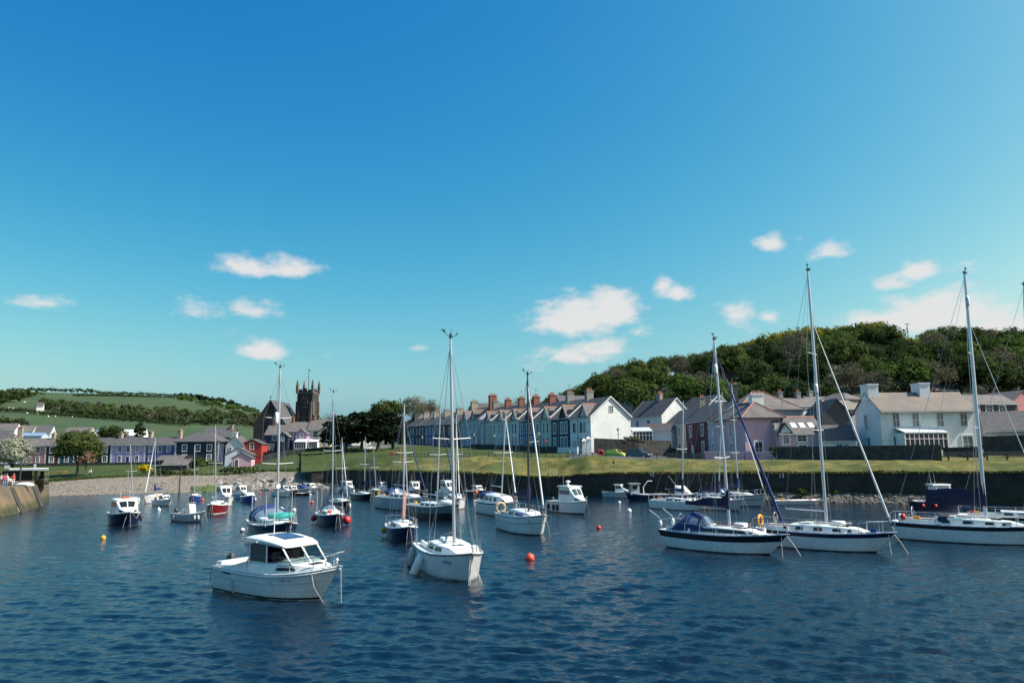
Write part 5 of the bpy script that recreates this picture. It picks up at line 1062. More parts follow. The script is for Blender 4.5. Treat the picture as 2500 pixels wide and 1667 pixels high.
def clutter(rt, h, seed, n=5):
    rng = random.Random(seed)
    for i in range(n):
        u = rng.uniform(.08, .30) if i % 2 else rng.uniform(.62, .88); sd = rng.choice((-1, 1)); p = h.pt(u, h.zs(u), sd); x, y, z = p.x, p.y * rng.uniform(.35, .75), p.z + .06; k = rng.randrange(4)
        if k == 0: MB().path([Vector((x + .17 * math.cos(a), y + .17 * math.sin(a), z + .02 * math.sin(3 * a))) for a in [2 * math.pi * j / 10 for j in range(10)]], .035, 5, True).build('rope_coil', rng.choice((M_rope, M_bcanvas, M_rope)), rt)
        elif k == 1: MB().box(x - .16, x + .16, y - .11, y + .11, z - .03, z + rng.uniform(.15, .3)).build('locker_box', rng.choice((G['cream'], M_yel, G['blue'])), rt)
        elif k == 2: MB().lathe([(.10, 0), (.14, .25)], (x, y, z - .03), 8).build('bucket', rng.choice((M_dark, M_redb, G['blue'])), rt)
        else: MB().path([(x - .3, y, z), (x, y + .1, z + .05), (x + .3, y - .05, z)], .03, 5).build('loose_rope', M_rope, rt)
class Hull:
    def __init__(s, L, B, F, bow=.35, stern=.05, rake=.9, trake=.15, tw=.72, pw=2.2, d=.45, wlf=.90, flare=1.0):
        s.L, s.B, s.F, s.bow, s.stern, s.rake, s.trake, s.tw, s.pw, s.d, s.wlf, s.flare = L, B, F, bow, stern, rake, trake, tw, pw, d, wlf, flare
    def bd(s, u):
        if u < .42: return s.B / 2 * (s.tw + (1 - s.tw) * math.sin(math.pi / 2 * u / .42) ** .9)
        return s.B / 2 * max(0.012, 1 - ((u - .42) / .58) ** s.pw)
    def zs(s, u):
        return s.F + (s.stern * ((.5 - u) / .5) ** 2 if u < .5 else s.bow * ((u - .5) / .5) ** 2)
    def pt(s, u, z, side):
        zz = s.zs(u); b = s.bd(u); f = max(0.0, min(1.0, z / zz))
        k = max(0, (u - .45) / .55); bw = b * (s.wlf - .30 * k * k * s.flare)
        if z >= 0: y = bw + (b - bw) * f ** (1.0 + .5 * k)
        else: y = bw * math.sqrt(max(0, 1 - (z / s.d) ** 2)) if z > -s.d else 0
        x = -s.L / 2 + s.L * u; g = 1 - max(-.6, min(1, z / zz))
        if u > .5: x -= s.rake * g * ((u - .5) / .5) ** 2.2
        if u < .4: x += s.trake * g * ((.4 - u) / .4)
        return Vector((x, side * y, z))
    def side_x(s, x):
        return (x + s.L / 2) / s.L
    def shell(s, n=26):
        zf = (1.0, .8, .6, .4, .2, 0.02, -.3, -.75, -1.0); rings = []
        us = [1 - (1 - i / n) ** 1.25 for i in range(n + 1)]
        for u in us:
            zz = s.zs(u); lv = [f * zz if f > 0 else f * s.d for f in zf]
            rings.append([s.pt(u, z, 1) for z in lv] + [s.pt(u, z, -1) for z in reversed(lv[:-1])])
        mb = MB(); mb.loft(rings, closed_ring=False, caps=False); mb.f.append(tuple(range(len(rings[0])))); return mb
    def band(s, f0, f1, off=.008, u0=0.0, u1=.995, n=24, k=2):
        mb = MB()
        for side in (1, -1):
            rows = []
            for i in range(n + 1):
                u = u0 + (u1 - u0) * i / n
                rows.append([s.pt(u, s.zs(u) * (f0 + (f1 - f0) * j / k), side) + Vector((.004 if u > .97 else 0, side * off, 0)) for j in range(k + 1)])
            mb.loft(rows, closed_ring=False, caps=False)
        # across the transom
        if u0 == 0: mb.add([s.pt(0, s.zs(0) * f0, 1) + Vector((-off, 0, 0)), s.pt(0, s.zs(0) * f0, -1) + Vector((-off, 0, 0)), s.pt(0, s.zs(0) * f1, -1) + Vector((-off, 0, 0)), s.pt(0, s.zs(0) * f1, 1) + Vector((-off, 0, 0))], [(0, 1, 2, 3)])
        return mb
    def deck(s, drop=.03, camber=.06, n=22, u0=0, u1=1):
        rows = []
        for i in range(n + 1):
            u = u0 + (u1 - u0) * i / n; z = s.zs(u) - drop; b = max(.01, s.pt(u, z, 1).y - .02); x = s.pt(u, z, 1).x
            rows.append([Vector((x, b * t, z + camber * b / (s.B / 2) * (1 - t * t))) for t in (-1, -.5, 0, .5, 1)])
        return MB().loft(rows, closed_ring=False, caps=False)
    def edge(s, r=.03, dz=0.0, u0=0, u1=1, n=24):
        mb = MB()
        for side in (1, -1): mb.path([s.pt(u0 + (u1 - u0) * i / n, s.zs(u0 + (u1 - u0) * i / n), side) + Vector((0, 0, dz)) for i in range(n + 1)], r, 5)
        return mb
def hull_parts(rt, h, topc, deckm=None, stripe=None, boot=None, rail=None, anti=None):
    h.shell().build('hull', topc, rt, 40); h.deck().build('deck', deckm or G['deck'], rt, 180)
    if stripe:
        for (f0, f1, m) in stripe: h.band(f0, f1).build('stripe', m, rt, 40)
    if boot: h.band(-.02, .06, .006).build('waterline_stripe', boot, rt)
    h.edge(.035).build('toe_rail', rail or G['white'], rt, 40)
class Cabin:
    """superstructure lofted over sections (x, half width, base z, height, top narrowing)"""
    def __init__(s, secs): s.q = [tuple(a) + ((.86,) if len(a) == 4 else ()) for a in secs]
    def at(s, x):
        xs = [a[0] for a in s.q]; return [float(np.interp(x, xs, [a[k] for a in s.q])) for k in range(1, 5)]
    def ring(s, x):
        w, z, h, t = s.at(x); return [Vector((x, y, zz)) for y, zz in ((-w, z), (-w * (1 + t) / 2, z + h * .5), (-w * t, z + h * .92), (-w * t * .72, z + h), (0, z + h * 1.05), (w * t * .72, z + h), (w * t, z + h * .92), (w * (1 + t) / 2, z + h * .5), (w, z))]
    def shell(s):
        return MB().loft([s.ring(a[0]) for a in s.q], closed_ring=True, caps=True)
    def side(s, x, f, sd, off=.012):
        w, z, h, t = s.at(x); return Vector((x, sd * (w + (w * t - w) * f / .92 + off), z + h * f))
    def window(s, x0, x1, f0, f1, sd, off=.012, slant=0.0, n=6):
        rows = []
        for i in range(n + 1):
            t = i / n; xa = x0 + (x1 - x0) * t; xb = x0 + slant * .3 + (x1 - slant - x0 - slant * .3) * t
            rows.append([s.side(xa, f0, sd, off + .012), s.side((xa + xb) / 2, (f0 + f1) / 2, sd, off + .022), s.side(xb, f1, sd, off + .012), s.side(xb, f1, sd, -.02), s.side(xa, f0, sd, -.02)])
        return MB().loft(rows)
    def front(s, xa, xb, u0, u1, v0, v1, off=.02):
        """pane on the sloping front between sections xa (low, forward) and xb (high, aft)"""
        wa, za, ha, ta = s.at(xa); wb, zb, hb, tb_ = s.at(xb); n = Vector((zb + hb - za - ha, 0, xa - xb)).normalized()
        g = lambda u: 1.05 - .05 * abs(u) / .72 if abs(u) < .72 else 1 - .08 * (abs(u) - .72) / .28
        def P(u, v, o): return Vector((xa, u * wa * ta, za + ha * g(u))).lerp(Vector((xb, u * wb * tb_, zb + hb * g(u))), v) + n * o
        k = 5; rows = [[P(u0 + (u1 - u0) * i / k, v, o) for v, o in ((v0, off), (v1, off), (v1, -.03), (v0, -.03))] for i in range(k + 1)]
        return MB().loft(rows)
def size_k(px, py):
    return ((py - 1135 + .0122 * (px - 1250)) / 5.5) / ((py - 1105 + .0087 * (px - 1250)) / 6.8)
def place(name, label, px, py, heading, cat='boat', group=None, roll=0.0, trim=0.0, ks=1.0):
    p = W(px, py); rt = root(name, label, cat, (p.x, p.y, 0), R(heading), group, rx=R(roll), ry=R(trim)); k = size_k(px, py) * ks; rt.scale = (k, k, k); return rt
def local_of(rt, pw):
    Mx = Matrix.LocRotScale(rt.location, rt.rotation_euler, rt.scale); return Mx.inverted() @ pw
def world_of(rt, p):
    return Matrix.LocRotScale(rt.location, rt.rotation_euler, rt.scale) @ Vector(p)
def rails(rt, h, bow=True, stern=True, stan=3, hgt=.6, r=.02, lines=True):
    def e(u, sd, z=0, ins=.06): p = h.pt(u, h.zs(u), sd); return Vector((p.x, p.y - sd * ins, p.z + z))
    if bow:
        m = MB(); m.path([e(.78, 1, hgt), e(.9, 1, hgt * 1.05), e(.985, .2, hgt * 1.1) + Vector((.1, 0, 0)), e(.985, -.2, hgt * 1.1) + Vector((.1, 0, 0)), e(.9, -1, hgt * 1.05), e(.78, -1, hgt)], r, 5)
        for u in (.78, .9):
            for sd in (1, -1): m.tube(e(u, sd), e(u, sd, hgt), r, r, 5)
        m.tube(e(.985, 0) , e(.985, 0, hgt * 1.1) + Vector((.1, 0, 0)), r, r, 5); m.build('pulpit', M_steel, rt, 60)
    if stern:
        m = MB(); m.path([e(.14, 1, hgt), e(.01, 1, hgt), e(.01, -1, hgt), e(.14, -1, hgt)], r, 5)
        for u in (.14, .01):
            for sd in (1, -1): m.tube(e(u, sd), e(u, sd, hgt), r, r, 5)
        m.build('pushpit', M_steel, rt, 60)
    us = [.14 + (.78 - .14) * (i + 1) / (stan + 1) for i in range(stan)]
    for sd in (1, -1):
        for u in us: MB().tube(e(u, sd), e(u, sd, hgt), r * .8, r * .8, 5).build('stanchion', M_steel, rt)
        if lines: MB().path([e(.14, sd, hgt * .97)] + [e(u, sd, hgt * .97) for u in us] + [e(.78, sd, hgt * .97)], .009, 4).build('lifeline', M_wire, rt)
def rig(rt, h, xm, zm, top_px, mastm=None, r=.07, spread=1, boom=None, cover=None, jib=None, jibr=.05, boomz=.9, head=True, back=True, wires=True, boomy=0.0, reflector=None, shroud_u=None, jib_lo=0.06, jib_hi=.93, spreader_len=.85, cover_h=.5, cover_taper=.62):
    """mast, boom, stays; top_px is where the masthead shows in the photograph"""
    base = Vector((xm, 0, zm)); bw = world_of(rt, base); top = local_of(rt, AT_(top_px[0], top_px[1], bw.y)); ax = top - base; mp = lambda f: base + ax * f; M_ = mastm or M_alu
    mast = MB().path([base, mp(.5), mp(.93), top], [r, r, r * .85, r * .6], 8).build('mast', M_, rt, 60)
    bowp = h.pt(.985, h.zs(.985), 1); bowp.y = 0; bowp.z += .06; sternp = h.pt(.01, h.zs(.01), 1); sternp.y = 0; sternp.z += .1
    sh = .38 * h.B if shroud_u is None else shroud_u
    for k in range(spread):
        f = (.50, .62, .36)[k] if spread == 1 else (.36, .66)[k]; ln = spreader_len * h.B * .42 * (1 - .15 * k)
        MB().tube(mp(f), mp(f) + Vector((-.12, ln, .06)), .028, .022, 5).tube(mp(f), mp(f) + Vector((-.12, -ln, .06)), .028, .022, 5).build('spreader', M_white if M_ is M_alu else M_, mast)
    w = MB()
    if wires:
        f = (.50 if spread == 1 else .66)
        for sd in (1, -1):
            u = h.side_x(xm - .15); ch = h.pt(u, h.zs(u), sd); ch.y *= .93; sp_ = mp(f) + Vector((-.12, sd * spreader_len * h.B * .40, .06))
            w.path([ch, sp_, mp(.965)], .010, 4); w.tube(ch + Vector((-.4, 0, 0)), mp(f - .02), .009, .009, 4)
        if back: w.tube(sternp, mp(.99), .011, .011, 4)
        if not jib: w.tube(bowp, mp(jib_hi), .011, .011, 4)
        w.build('rigging_wire', M_wire, mast)
    if jib:
        a, b = bowp, mp(jib_hi); d = b - a
        MB().path([a + d * jib_lo, a + d * .2, a + d * .6, a + d * .96], [jibr, jibr * 1.1, jibr * .85, jibr * .35], 7).tube(a, b, .014, .014, 5).build('furled_jib', jib, rt, 60); MB().lathe([(.02, 0), (.10, .02), (.10, .12), (.02, .14)], tuple(a + d * (jib_lo - .035)), 8).build('furling_drum', M_dark, rt)
    if boom:
        g = base + ax * (boomz / ax.length); e = Vector((g.x - boom, boomy, g.z + .05))
        MB().tube(g, e, .05, .045, 6).build('boom', M_, rt)
        if cover:
            rings = []; n = 12; d = e - g
            for i in range(n + 1):
                t = i / n; p = g + d * (t * .97) + Vector((.10 * (1 - t), 0, 0)); hh = cover_h * (1.0 - cover_taper * min(1, t * 1.15)) * (1.7 if t < .02 else 1.15 if t < .1 else 1) ; ww = .13 * (1 - .4 * t) + .03; sag = -.05 * math.sin(t * 9)
                rings.append([p + Vector((0, ww * math.cos(a) * (.7 if math.sin(a) > 0 else 1), hh * .5 * (math.sin(a) + .72) - .08 + (sag if math.sin(a) > 0 else 0))) for a in [2 * math.pi * q / 10 for q in range(10)]])
            MB().loft(rings).build('sail_cover', cover, rt, 60); MB().path([g + Vector((0, 0, -.25)), g + Vector((0, 0, .35)), g + ax.normalized() * 1.1], [.12, .135, .085], 8).build('mast_boot', cover, rt, 60)
        if wires: MB().tube(e, mp(.985), .008, .008, 4).build('topping_lift', M_wire, mast)
    if head:
        k = MB().box(top.x - .10, top.x + .16, top.y - .05, top.y + .05, top.z - .02, top.z + .06); k.tube(top, top + Vector((.02, .04, .42)), .012, .006, 4); k.tube(top, top + Vector((.10, -.32, .22)), .012, .010, 4); k.ball(tuple(top + Vector((.10, -.32, .26))), .05, .05, .07, 6, 4); k.box(top.x + .06, top.x + .15, top.y - .46, top.y - .30, top.z + .30, top.z + .34); k.tube(top, top + Vector((-.05, .30, .12)), .012, .010, 4); k.box(top.x - .2, top.x + .1, top.y + .28, top.y + .32, top.z + .16, top.z + .20); k.lathe([(.05, .06), (.06, .16), (.03, .2)], tuple(top), 6); k.build('masthead_gear', M_dark, mast)
    if reflector:
        c = mp(reflector[0]) + Vector((.05, reflector[2] if len(reflector) > 2 else -.2, 0)); q = reflector[1]; MB().lathe([(.02, -q / 2), (.11, -q * .42), (.13, -q * .2), (.13, q * .2), (.11, q * .42), (.02, q / 2)], tuple(c), 9).build('radar_reflector', M_white, mast, 60)
    return mp
def sprayhood(rt, x, w, z, hgt, ln, m, win=True, closed=False):
    """folding canvas hood opening aft, with clear front panels"""
    def ring(xx, ww, zz): return [Vector((xx, ww * math.cos(a), z + zz * math.sin(a) ** .8)) for a in [math.pi * i / 10 for i in range(11)]]
    mb = MB().loft(([ring(x - ln * 1.35, w * .95, hgt * .08), ring(x - ln * .85, w, hgt * .78)] if closed else [ring(x - ln, w, hgt)]) + [ring(x - ln * .55, w * .99, hgt * 1.03), ring(x - ln * .15, w * .93, hgt * .80), ring(x + ln * .22, w * .84, hgt * .12)], closed_ring=False, caps=False); hd = mb.build('sprayhood', m, rt, 180)
    if win:
        def f(u, a): # front surface
            r0, r1 = ring(x - ln * .12, w * .93, hgt * .78), ring(x + ln * .20, w * .845, hgt * .15); i = a * 10; k = min(int(i), 9); t = i - k; p = r0[k].lerp(r0[k + 1], t).lerp(r1[k].lerp(r1[k + 1], t), u); return p + Vector((.012, 0, .02))
        for a0, a1 in ((.10, .36), (.40, .60), (.64, .90)):
            rows = [[f(u, a0 + (a1 - a0) * j / 5) for j in range(6)] for u in (0, .5, .95)]; MB().loft(rows, closed_ring=False, caps=False).build('hood_window', M_vinyl, hd, 180)
        for sd in (0, 1):
            rows = []
            for u in (0, .5, 1):
                ra = ring(x - ln * (.62 - .46 * u), w * .985, hgt * (1.0 - .15 * u)); idx = (1, 2, 3) if sd == 0 else (9, 8, 7); rows.append([ra[i] + Vector((0, .015 if sd == 0 else -.015, 0)) for i in idx])
            MB().loft(rows, closed_ring=False, caps=False).build('hood_window', M_vinyl, hd, 180)
    return hd
def fender(rt, p, ln, r, m, name='fender', lean=0.0):
    o = MB().lathe([(.02, -ln / 2 - .03), (r * .7, -ln / 2 + .02), (r, -ln / 2 + r), (r, ln / 2 - r), (r * .7, ln / 2 - .02), (.03, ln / 2 + .04)], (0, 0, 0), 10).build(name, m, rt, 60); o.location = p; o.rotation_euler = (lean, 0, 0); return o
def ballf(rt, p, r, m, name='ball_fender'):
    o = MB().ball((0, 0, 0), r, r, r * 1.1, 10, 8).lathe([(.04, r), (.05, r * 1.25)], (0, 0, 0), 6).build(name, m, rt, 180); o.location = p; return o
def mooring(rt, pts, r=.012, m=None): return MB().path([Vector(p) for p in pts], min(r, .016), 4).build('mooring_line', m or M_rope, rt)
def ring_buoy(rt, c, R0, m, gap=True):
    n = 16; pts = [Vector((c[0], c[1] + R0 * math.cos(a), c[2] + R0 * math.sin(a))) for a in [math.pi * (-.38 + 1.76 * i / n) for i in range(n + 1)]]
    return MB().path(pts, [.09] * (n + 1), 8).build('horseshoe_buoy', m, rt, 180)
def outboard(rt, h, m=None, y=0.0, s=1.0):
    p = h.pt(0, h.zs(0) * .85, 1); x = p.x - .18
    o = MB().loft([[Vector((x + dx * s - .05, y + dy * s, p.z + dz)) for dx, dy in ((-.22, -.13), (.16, -.13), (.2, 0), (.16, .13), (-.22, .13))] for dz in (.0,)] + [[Vector((x + dx * s - .05, y + dy * s, p.z + .42 * s)) for dx, dy in ((-.22, -.12), (.14, -.12), (.18, 0), (.14, .12), (-.22, .12))], [Vector((x + dx * s * .6 - .05, y + dy * s * .6, p.z + .55 * s)) for dx, dy in ((-.22, -.12), (.14, -.12), (.18, 0), (.14, .12), (-.22, .12))]]).build('outboard_motor', m or M_dark, rt, 40); MB().box(x - .1, x + .04, y - .05, y + .05, -.35, p.z).build('outboard_leg', M_dark, o); return o

# --------------- simple sailing boat used for the mid-distance yachts
def yacht(label, px, py, heading, L, B, F, hullc, top_px, name='sailing_yacht', roll=0, stripe=None, boot=None, cab=None, hood=None, boom=None, cover=None, jib=None, jibr=.06, mastm=None, mastr=.065, xm=.08, spread=1, railing=True, bow=.3, tw=.7, reflector=None, winc=None, cabm=None, fend=(), deckm=None, rudder=False, boomz=.85, head=True, wires=True, grp='sailing boats at moorings', rake=.8, pw=2.2, coverh=.5, moor=True, trake=.15, ks=1.0, hoodk=1.0):
    rt = place(name, label, px, py, heading, 'sailboat', grp, roll, ks=ks); h = Hull(L, B, F, bow=bow, stern=.04, rake=rake, tw=tw, pw=pw, trake=trake)
    hull_parts(rt, h, G[hullc], deckm, stripe, boot or G['anti'])
    ch = cab or .42; x0, x1 = -L * .16, L * .27; zf = lambda x: h.zs(h.side_x(x)) - .04; wf = lambda x: h.bd(h.side_x(x))
    c = Cabin([(x0, wf(x0) * .70, zf(x0), ch * 1.08), (x0 + L * .2, wf(x0 + L * .2) * .70, zf(x0 + L * .2), ch), (x1 - L * .06, wf(x1 - L * .06) * .62, zf(x1 - L * .06), ch * .80), (x1 + L * .05, wf(x1 + L * .05) * .5, zf(x1 + L * .05), .03)])
    cb = c.shell().build('coachroof', cabm or G['white'], rt, 40)
    for sd in (1, -1):
        for (a, b) in (((.06, .32), (.42, .66)) if L < 8 else ((.05, .22), (.30, .48), (.56, .70))):
            c.window(x0 + (x1 - x0) * a, x0 + (x1 - x0) * b, .28, .72, sd, .014, .06).build('cabin_window', winc or M_win, cb)
    MB().box(L * .10, L * .17, -.25, .25, zf(L * .12) + ch * .86, zf(L * .12) + ch * .97).build('hatch', M_win, cb)
    xa, xb = -L * .42, x0 - .02
    MB().loft([[Vector((x, s * wf(x) * k, zf(x) + z)) for (s, k, z) in ((-1, .72, 0), (-1, .70, .22), (-1, .60, .22), (-1, .58, .02), (1, .58, .02), (1, .60, .22), (1, .70, .22), (1, .72, 0))] for x in (xa, (xa + xb) / 2, xb)]).build('cockpit_coaming', G['white'], rt, 30)
    MB().box(xa + .05, xb - .02, -wf(xa) * .5, wf(xa) * .5, zf(xa) + .04, zf(xa) + .07).build('cockpit_sole', M_dark, rt)
    MB().path([(xa + .3, 0, zf(xa) + .1), (xa + .9, 0, zf(xa) + .42)], .025, 5).build('tiller', M_wood, rt)
    mp = rig(rt, h, xm * L, zf(xm * L) + ch * .8, top_px, mastm, mastr, spread, boom, cover, jib, jibr, boomz, head, True, wires, reflector=reflector, cover_h=coverh)
    if hood: sprayhood(rt, x0 + .35, wf(x0) * .66 * hoodk, zf(x0) + ch * .35, ch * 1.9 * hoodk, .95 * hoodk, hood)
    if railing: rails(rt, h, True, True, 3)
    clutter(rt, h, int(px), 4)
    if rudder: MB().box(-L / 2 - .12, -L / 2 + .02, -.02, .02, -.5, F * .8).build('rudder', G['white'], rt)
    for (u, sd, ln, r, m) in fend:
        p = h.pt(u, h.zs(u) * .45, sd); (ballf(rt, p + Vector((0, sd * r * .9, 0)), r, m) if ln == 0 else fender(rt, p + Vector((0, sd * (r + .02), 0)), ln, r, m))
    if moor:
        b = h.pt(.97, h.zs(.97), 1); mooring(rt, [(b.x + .05, .06, b.z), (b.x + .5, .1, b.z * .45), (b.x + .75, .12, -.1)]); mooring(rt, [(b.x + .05, -.08, b.z), (b.x + .22, -.2, b.z * .45), (b.x + .3, -.25, -.1)])
    return rt, h, mp
# --------------- motor boats
def motorboat(label, px, py, heading, L, B, F, hullc, kind, name='motor_boat', roll=0, cabc='white', stripe=None, wh=None, bow=.35, motor=True, fend=(), winm=None, antenna=0, radar=False, deckm=None, tw=.86, pw=2.4, rail=True, roofm=None, grp='motor boats at moorings', boot=None, rake=.7, moor=True, ks=1.0, wk=1.0):
    rt = place(name, label, px, py, heading, 'motorboat', grp, roll, ks=ks); h = Hull(L, B, F, bow=bow, stern=.02, rake=rake, tw=tw, pw=pw, d=.3, wlf=.88, flare=1.2)
    hull_parts(rt, h, G[hullc], deckm, stripe, boot or G['anti']); cm = G[cabc]; wm = winm or M_win
    zf = lambda x: h.zs(h.side_x(x)) - .04; wf = lambda x: h.bd(h.side_x(x)); H_ = wh or 1.3
    if kind in ('wheelhouse', 'cuddy', 'deckhouse'):
        xa, xb = (-L * .12, L * .16) if kind != 'cuddy' else (-L * .05, L * .14)
        fl = L * (.12 if kind == 'wheelhouse' else .10); lo = H_ * .36
        c = Cabin([(xa, wf(xa) * .78 * wk, zf(xa), H_, .90), (xb - .05, wf(xb) * .76 * wk, zf(xb), H_ * .97, .88), (xb + fl, wf(xb + fl) * .74 * wk, zf(xb + fl) , lo, .84), (xb + fl + L * .16, wf(xb + fl + L * .16) * .6, zf(xb + fl + L * .16), .04, .8)])
        cb = c.shell().build('cabin', cm, rt, 35)
        for sd in (1, -1):
            c.window(xa + .12, (xa + xb) / 2 - .04, .52, .84, sd).build('side_window', wm, cb); c.window((xa + xb) / 2 + .04, xb - .02, .52, .84, sd, slant=-.05).build('side_window', wm, cb)
            c.window(xb + fl * .95, xb + fl + L * .07, .3, .7, sd).build('porthole', wm, cb)
        for u0, u1 in ((-.80, -.06), (.06, .80)): c.front(xb + fl, xb - .05, u0, u1, .14, .80).build('windscreen', wm, cb)
        w, z, hh, t = c.at(xa); rf = MB().loft([[Vector((x, s_ * ww, zz)) for s_, ww, zz in ((-1, w * .93, z + hh * 1.0), (-1, w * .86, z + hh * 1.09), (1, w * .86, z + hh * 1.09), (1, w * .93, z + hh * 1.0))] for x in (xa - L * .05, xb - .02)]).build('cabin_roof', roofm or cm, cb, 30)
        if radar: r0 = MB().tube((xa + .5, 0, z + hh * 1.08), (xa + .5, 0, z + hh * 1.08 + .35), .16, .10, 8).lathe([(.1, .35), (.28, .38), (.3, .5), (.2, .58), (.02, .6)], (xa + .5, 0, z + hh * 1.08), 10).build('radar_dome', G['white'], cb, 60)
        for k in range(antenna): MB().tube((xa + .2, (-.4 + .8 * k), z + hh * 1.05), (xa + .05, (-.4 + .8 * k), z + hh * 1.05 + 1.5), .016, .008, 4).build('antenna', M_white, cb)
    elif kind == 'canopy':
        c = Cabin([(-L * .12, wf(-L * .12) * .85, zf(0), H_ * .75, .8), (L * .12, wf(L * .12) * .85, zf(L * .12), H_ * .72, .8), (L * .30, wf(L * .30) * .6, zf(L * .3), .05, .8)]); cb = c.shell().build('canopy', roofm or M_white, rt, 50)
        c.window(-L * .08, L * .08, .35, .75, 1).build('canopy_window', M_vinyl, cb); c.window(-L * .08, L * .08, .35, .75, -1).build('canopy_window', M_vinyl, cb)
    elif kind == 'console':
        MB().hexa([(-.45, -.42, zf(0)), (.45, -.36, zf(0)), (.45, .36, zf(0)), (-.45, .42, zf(0)), (-.40, -.40, zf(0) + 1.05), (.15, -.34, zf(0) + 1.05), (.15, .34, zf(0) + 1.05), (-.40, .40, zf(0) + 1.05)]).build('console', G['cream'], rt); MB().box(-1.15, -.7, -.4, .4, zf(0), zf(0) + .5).build('helm_seat', G['white'], rt); MB().path([(.3, -.4, zf(0) + .5), (.1, -.4, zf(0) + 1.2), (.1, .4, zf(0) + 1.2), (.3, .4, zf(0) + .5)], .02, 5).build('windscreen_frame', M_steel, rt)
    MB().box(-L * .45, -L * .14 if kind != 'console' else L * .2, -wf(-L * .4) * .72, wf(-L * .4) * .72, F - .02, F + .035).build('cockpit_sole', M_grit, rt)
    if motor: outboard(rt, h)
    if kind != 'canopy': clutter(rt, h, int(px), 3)
    if rail: rails(rt, h, True, False, 0, .45, .016, False)
    for (u, sd, ln, r, m) in fend:
        p = h.pt(u, h.zs(u) * .5, sd); (ballf(rt, p + Vector((0, sd * r * .9, 0)), r, m) if ln == 0 else fender(rt, p + Vector((0, sd * (r + .02), 0)), ln, r, m))
    if moor: b = h.pt(.97, h.zs(.97), 1); mooring(rt, [(b.x, .06, b.z), (b.x + .35, .1, b.z * .4), (b.x + .5, .12, -.1)])
    return rt, h

def text_on(rt, name, txt, size, m, Mx, lbl=None):
    cu = bpy.data.curves.new(name, 'FONT'); cu.body = txt; cu.size = size; cu.align_x = 'CENTER'; cu.extrude = .002
    tmp = bpy.data.objects.new('tmp', cu); COL.objects.link(tmp); dg = bpy.context.evaluated_depsgraph_get(); me = bpy.data.meshes.new_from_object(tmp.evaluated_get(dg)); bpy.data.objects.remove(tmp)
    me.materials.clear(); me.materials.append(m); o = link(name, me, rt); o.matrix_local = Mx
    if lbl: o['label'] = lbl
    return o
def hull_frame(h, u, f, side, off=.02):
    """matrix lying on the hull side: x along the hull, y up, z outward"""
    z = h.zs(u) * f; p = h.pt(u, z, side); a = (h.pt(u + .02, z, side) - h.pt(u - .02, z, side)).normalized(); b = (h.pt(u, z + .05, side) - h.pt(u, z - .05, side)).normalized()
    if side < 0: pass
    else: a = -a
    n = a.cross(b).normalized(); b = n.cross(a); Mx = Matrix((a, b, n)).transposed().to_4x4(); Mx.translation = p + n * off; return Mx

# ---------------------------------------------------------------- white wheelhouse cruiser in the foreground
rt = root('motor_cruiser', 'white wheelhouse motor cruiser in the foreground with a solar panel on its roof', 'motorboat', W(692, 1449), R(-34)); rt.scale = (1.13, 1.13, 1.13)
h = Hull(7.0, 2.7, 1.02, bow=.42, stern=.06, rake=1.05, trake=-.15, tw=.86, pw=2.5, d=.35, wlf=.86, flare=1.3)
hull_parts(rt, h, G['white'], None, None, None); h.band(.02, .09, .008, 0, .97).build('waterline_stripe', G['stripe'], rt); h.band(.58, .605, .006, .0, .95).build('rub_line', G['grey'], rt); h.band(.30, .315, .006, .0, .9).build('hull_knuckle', G['grey'], rt)
h.edge(.045, -.10).build('rubbing_strake', G['white'], rt, 40)
for u in (.235,):
    rows = [h.pt(u, h.zs(u) * f, -1) + Vector((0, -.03, 0)) for f in (.06, .3, .6)]; MB().path(rows, .055, 5).build('bilge_strake', G['grey'], rt)
for sd in (1, -1): MB().path([h.pt(u, h.zs(u) * .82, sd) + Vector((0, sd * .01, 0)) for u in (.13, .17, .21)], .03, 5).build('hull_vent', M_win, rt)
c = Cabin([(-1.15, 1.10, .98, .42, .95), (.5, 1.10, 1.0, .46, .93), (1.35, 1.0, 1.05, .44, .88), (2.1, .80, 1.15, .26, .84), (3.0, .38, 1.32, .03, .8)]); cab_ = c.shell().build('cabin_trunk', G['white'], rt, 40)
for sd in (1, -1): c.window(.75, 1.75, .35, .62, sd, .012, .1).build('porthole', M_win, cab_)
MB().box(1.75, 2.15, -.3, .3, 1.40, 1.46).build('fore_hatch', M_win, cab_)
# roof
def rsec(x, w, z, t): return [Vector((x, w * math.copysign(abs(math.cos(a)) ** .5, math.cos(a)), z + t * math.copysign(abs(math.sin(a)) ** .7, math.sin(a)))) for a in [2 * math.pi * i / 16 for i in range(16)]]
wr = root('x', 'x', 'x') if False else None
roof = MB().loft([rsec(-1.75, .60, 2.30, .05), rsec(-1.68, .97, 2.32, .12), rsec(-1.2, 1.10, 2.34, .18), rsec(-.2, 1.13, 2.31, .20), rsec(.6, 1.08, 2.23, .16), rsec(1.0, .98, 2.16, .09), rsec(1.12, .90, 2.12, .04)]).build('wheelhouse_roof', G['white'], rt, 180)
MB().hexa([(-.55, -.50, 2.515), (.60, -.50, 2.40), (.60, .55, 2.40), (-.55, .55, 2.515), (-.55, -.50, 2.545), (.60, -.50, 2.43), (.60, .55, 2.43), (-.55, .55, 2.545)]).build('solar_panel', mat('solar_cells', (.025, .05, .13), .25, var=.3, vscale=6), roof)
MB().box(-1.35, -.45, -1.17, -1.10, 2.26, 2.33).build('light_bar', M_white, roof); MB().box(-1.35, -.45, -1.12, -1.06, 2.33, 2.36).build('light_bracket', M_dark, roof)
MB().tube((-.9, .1, 2.45), (-.92, .1, 4.1), .02, .012, 5).build('antenna', M_white, roof)
bz, tz = 1.43, 2.16
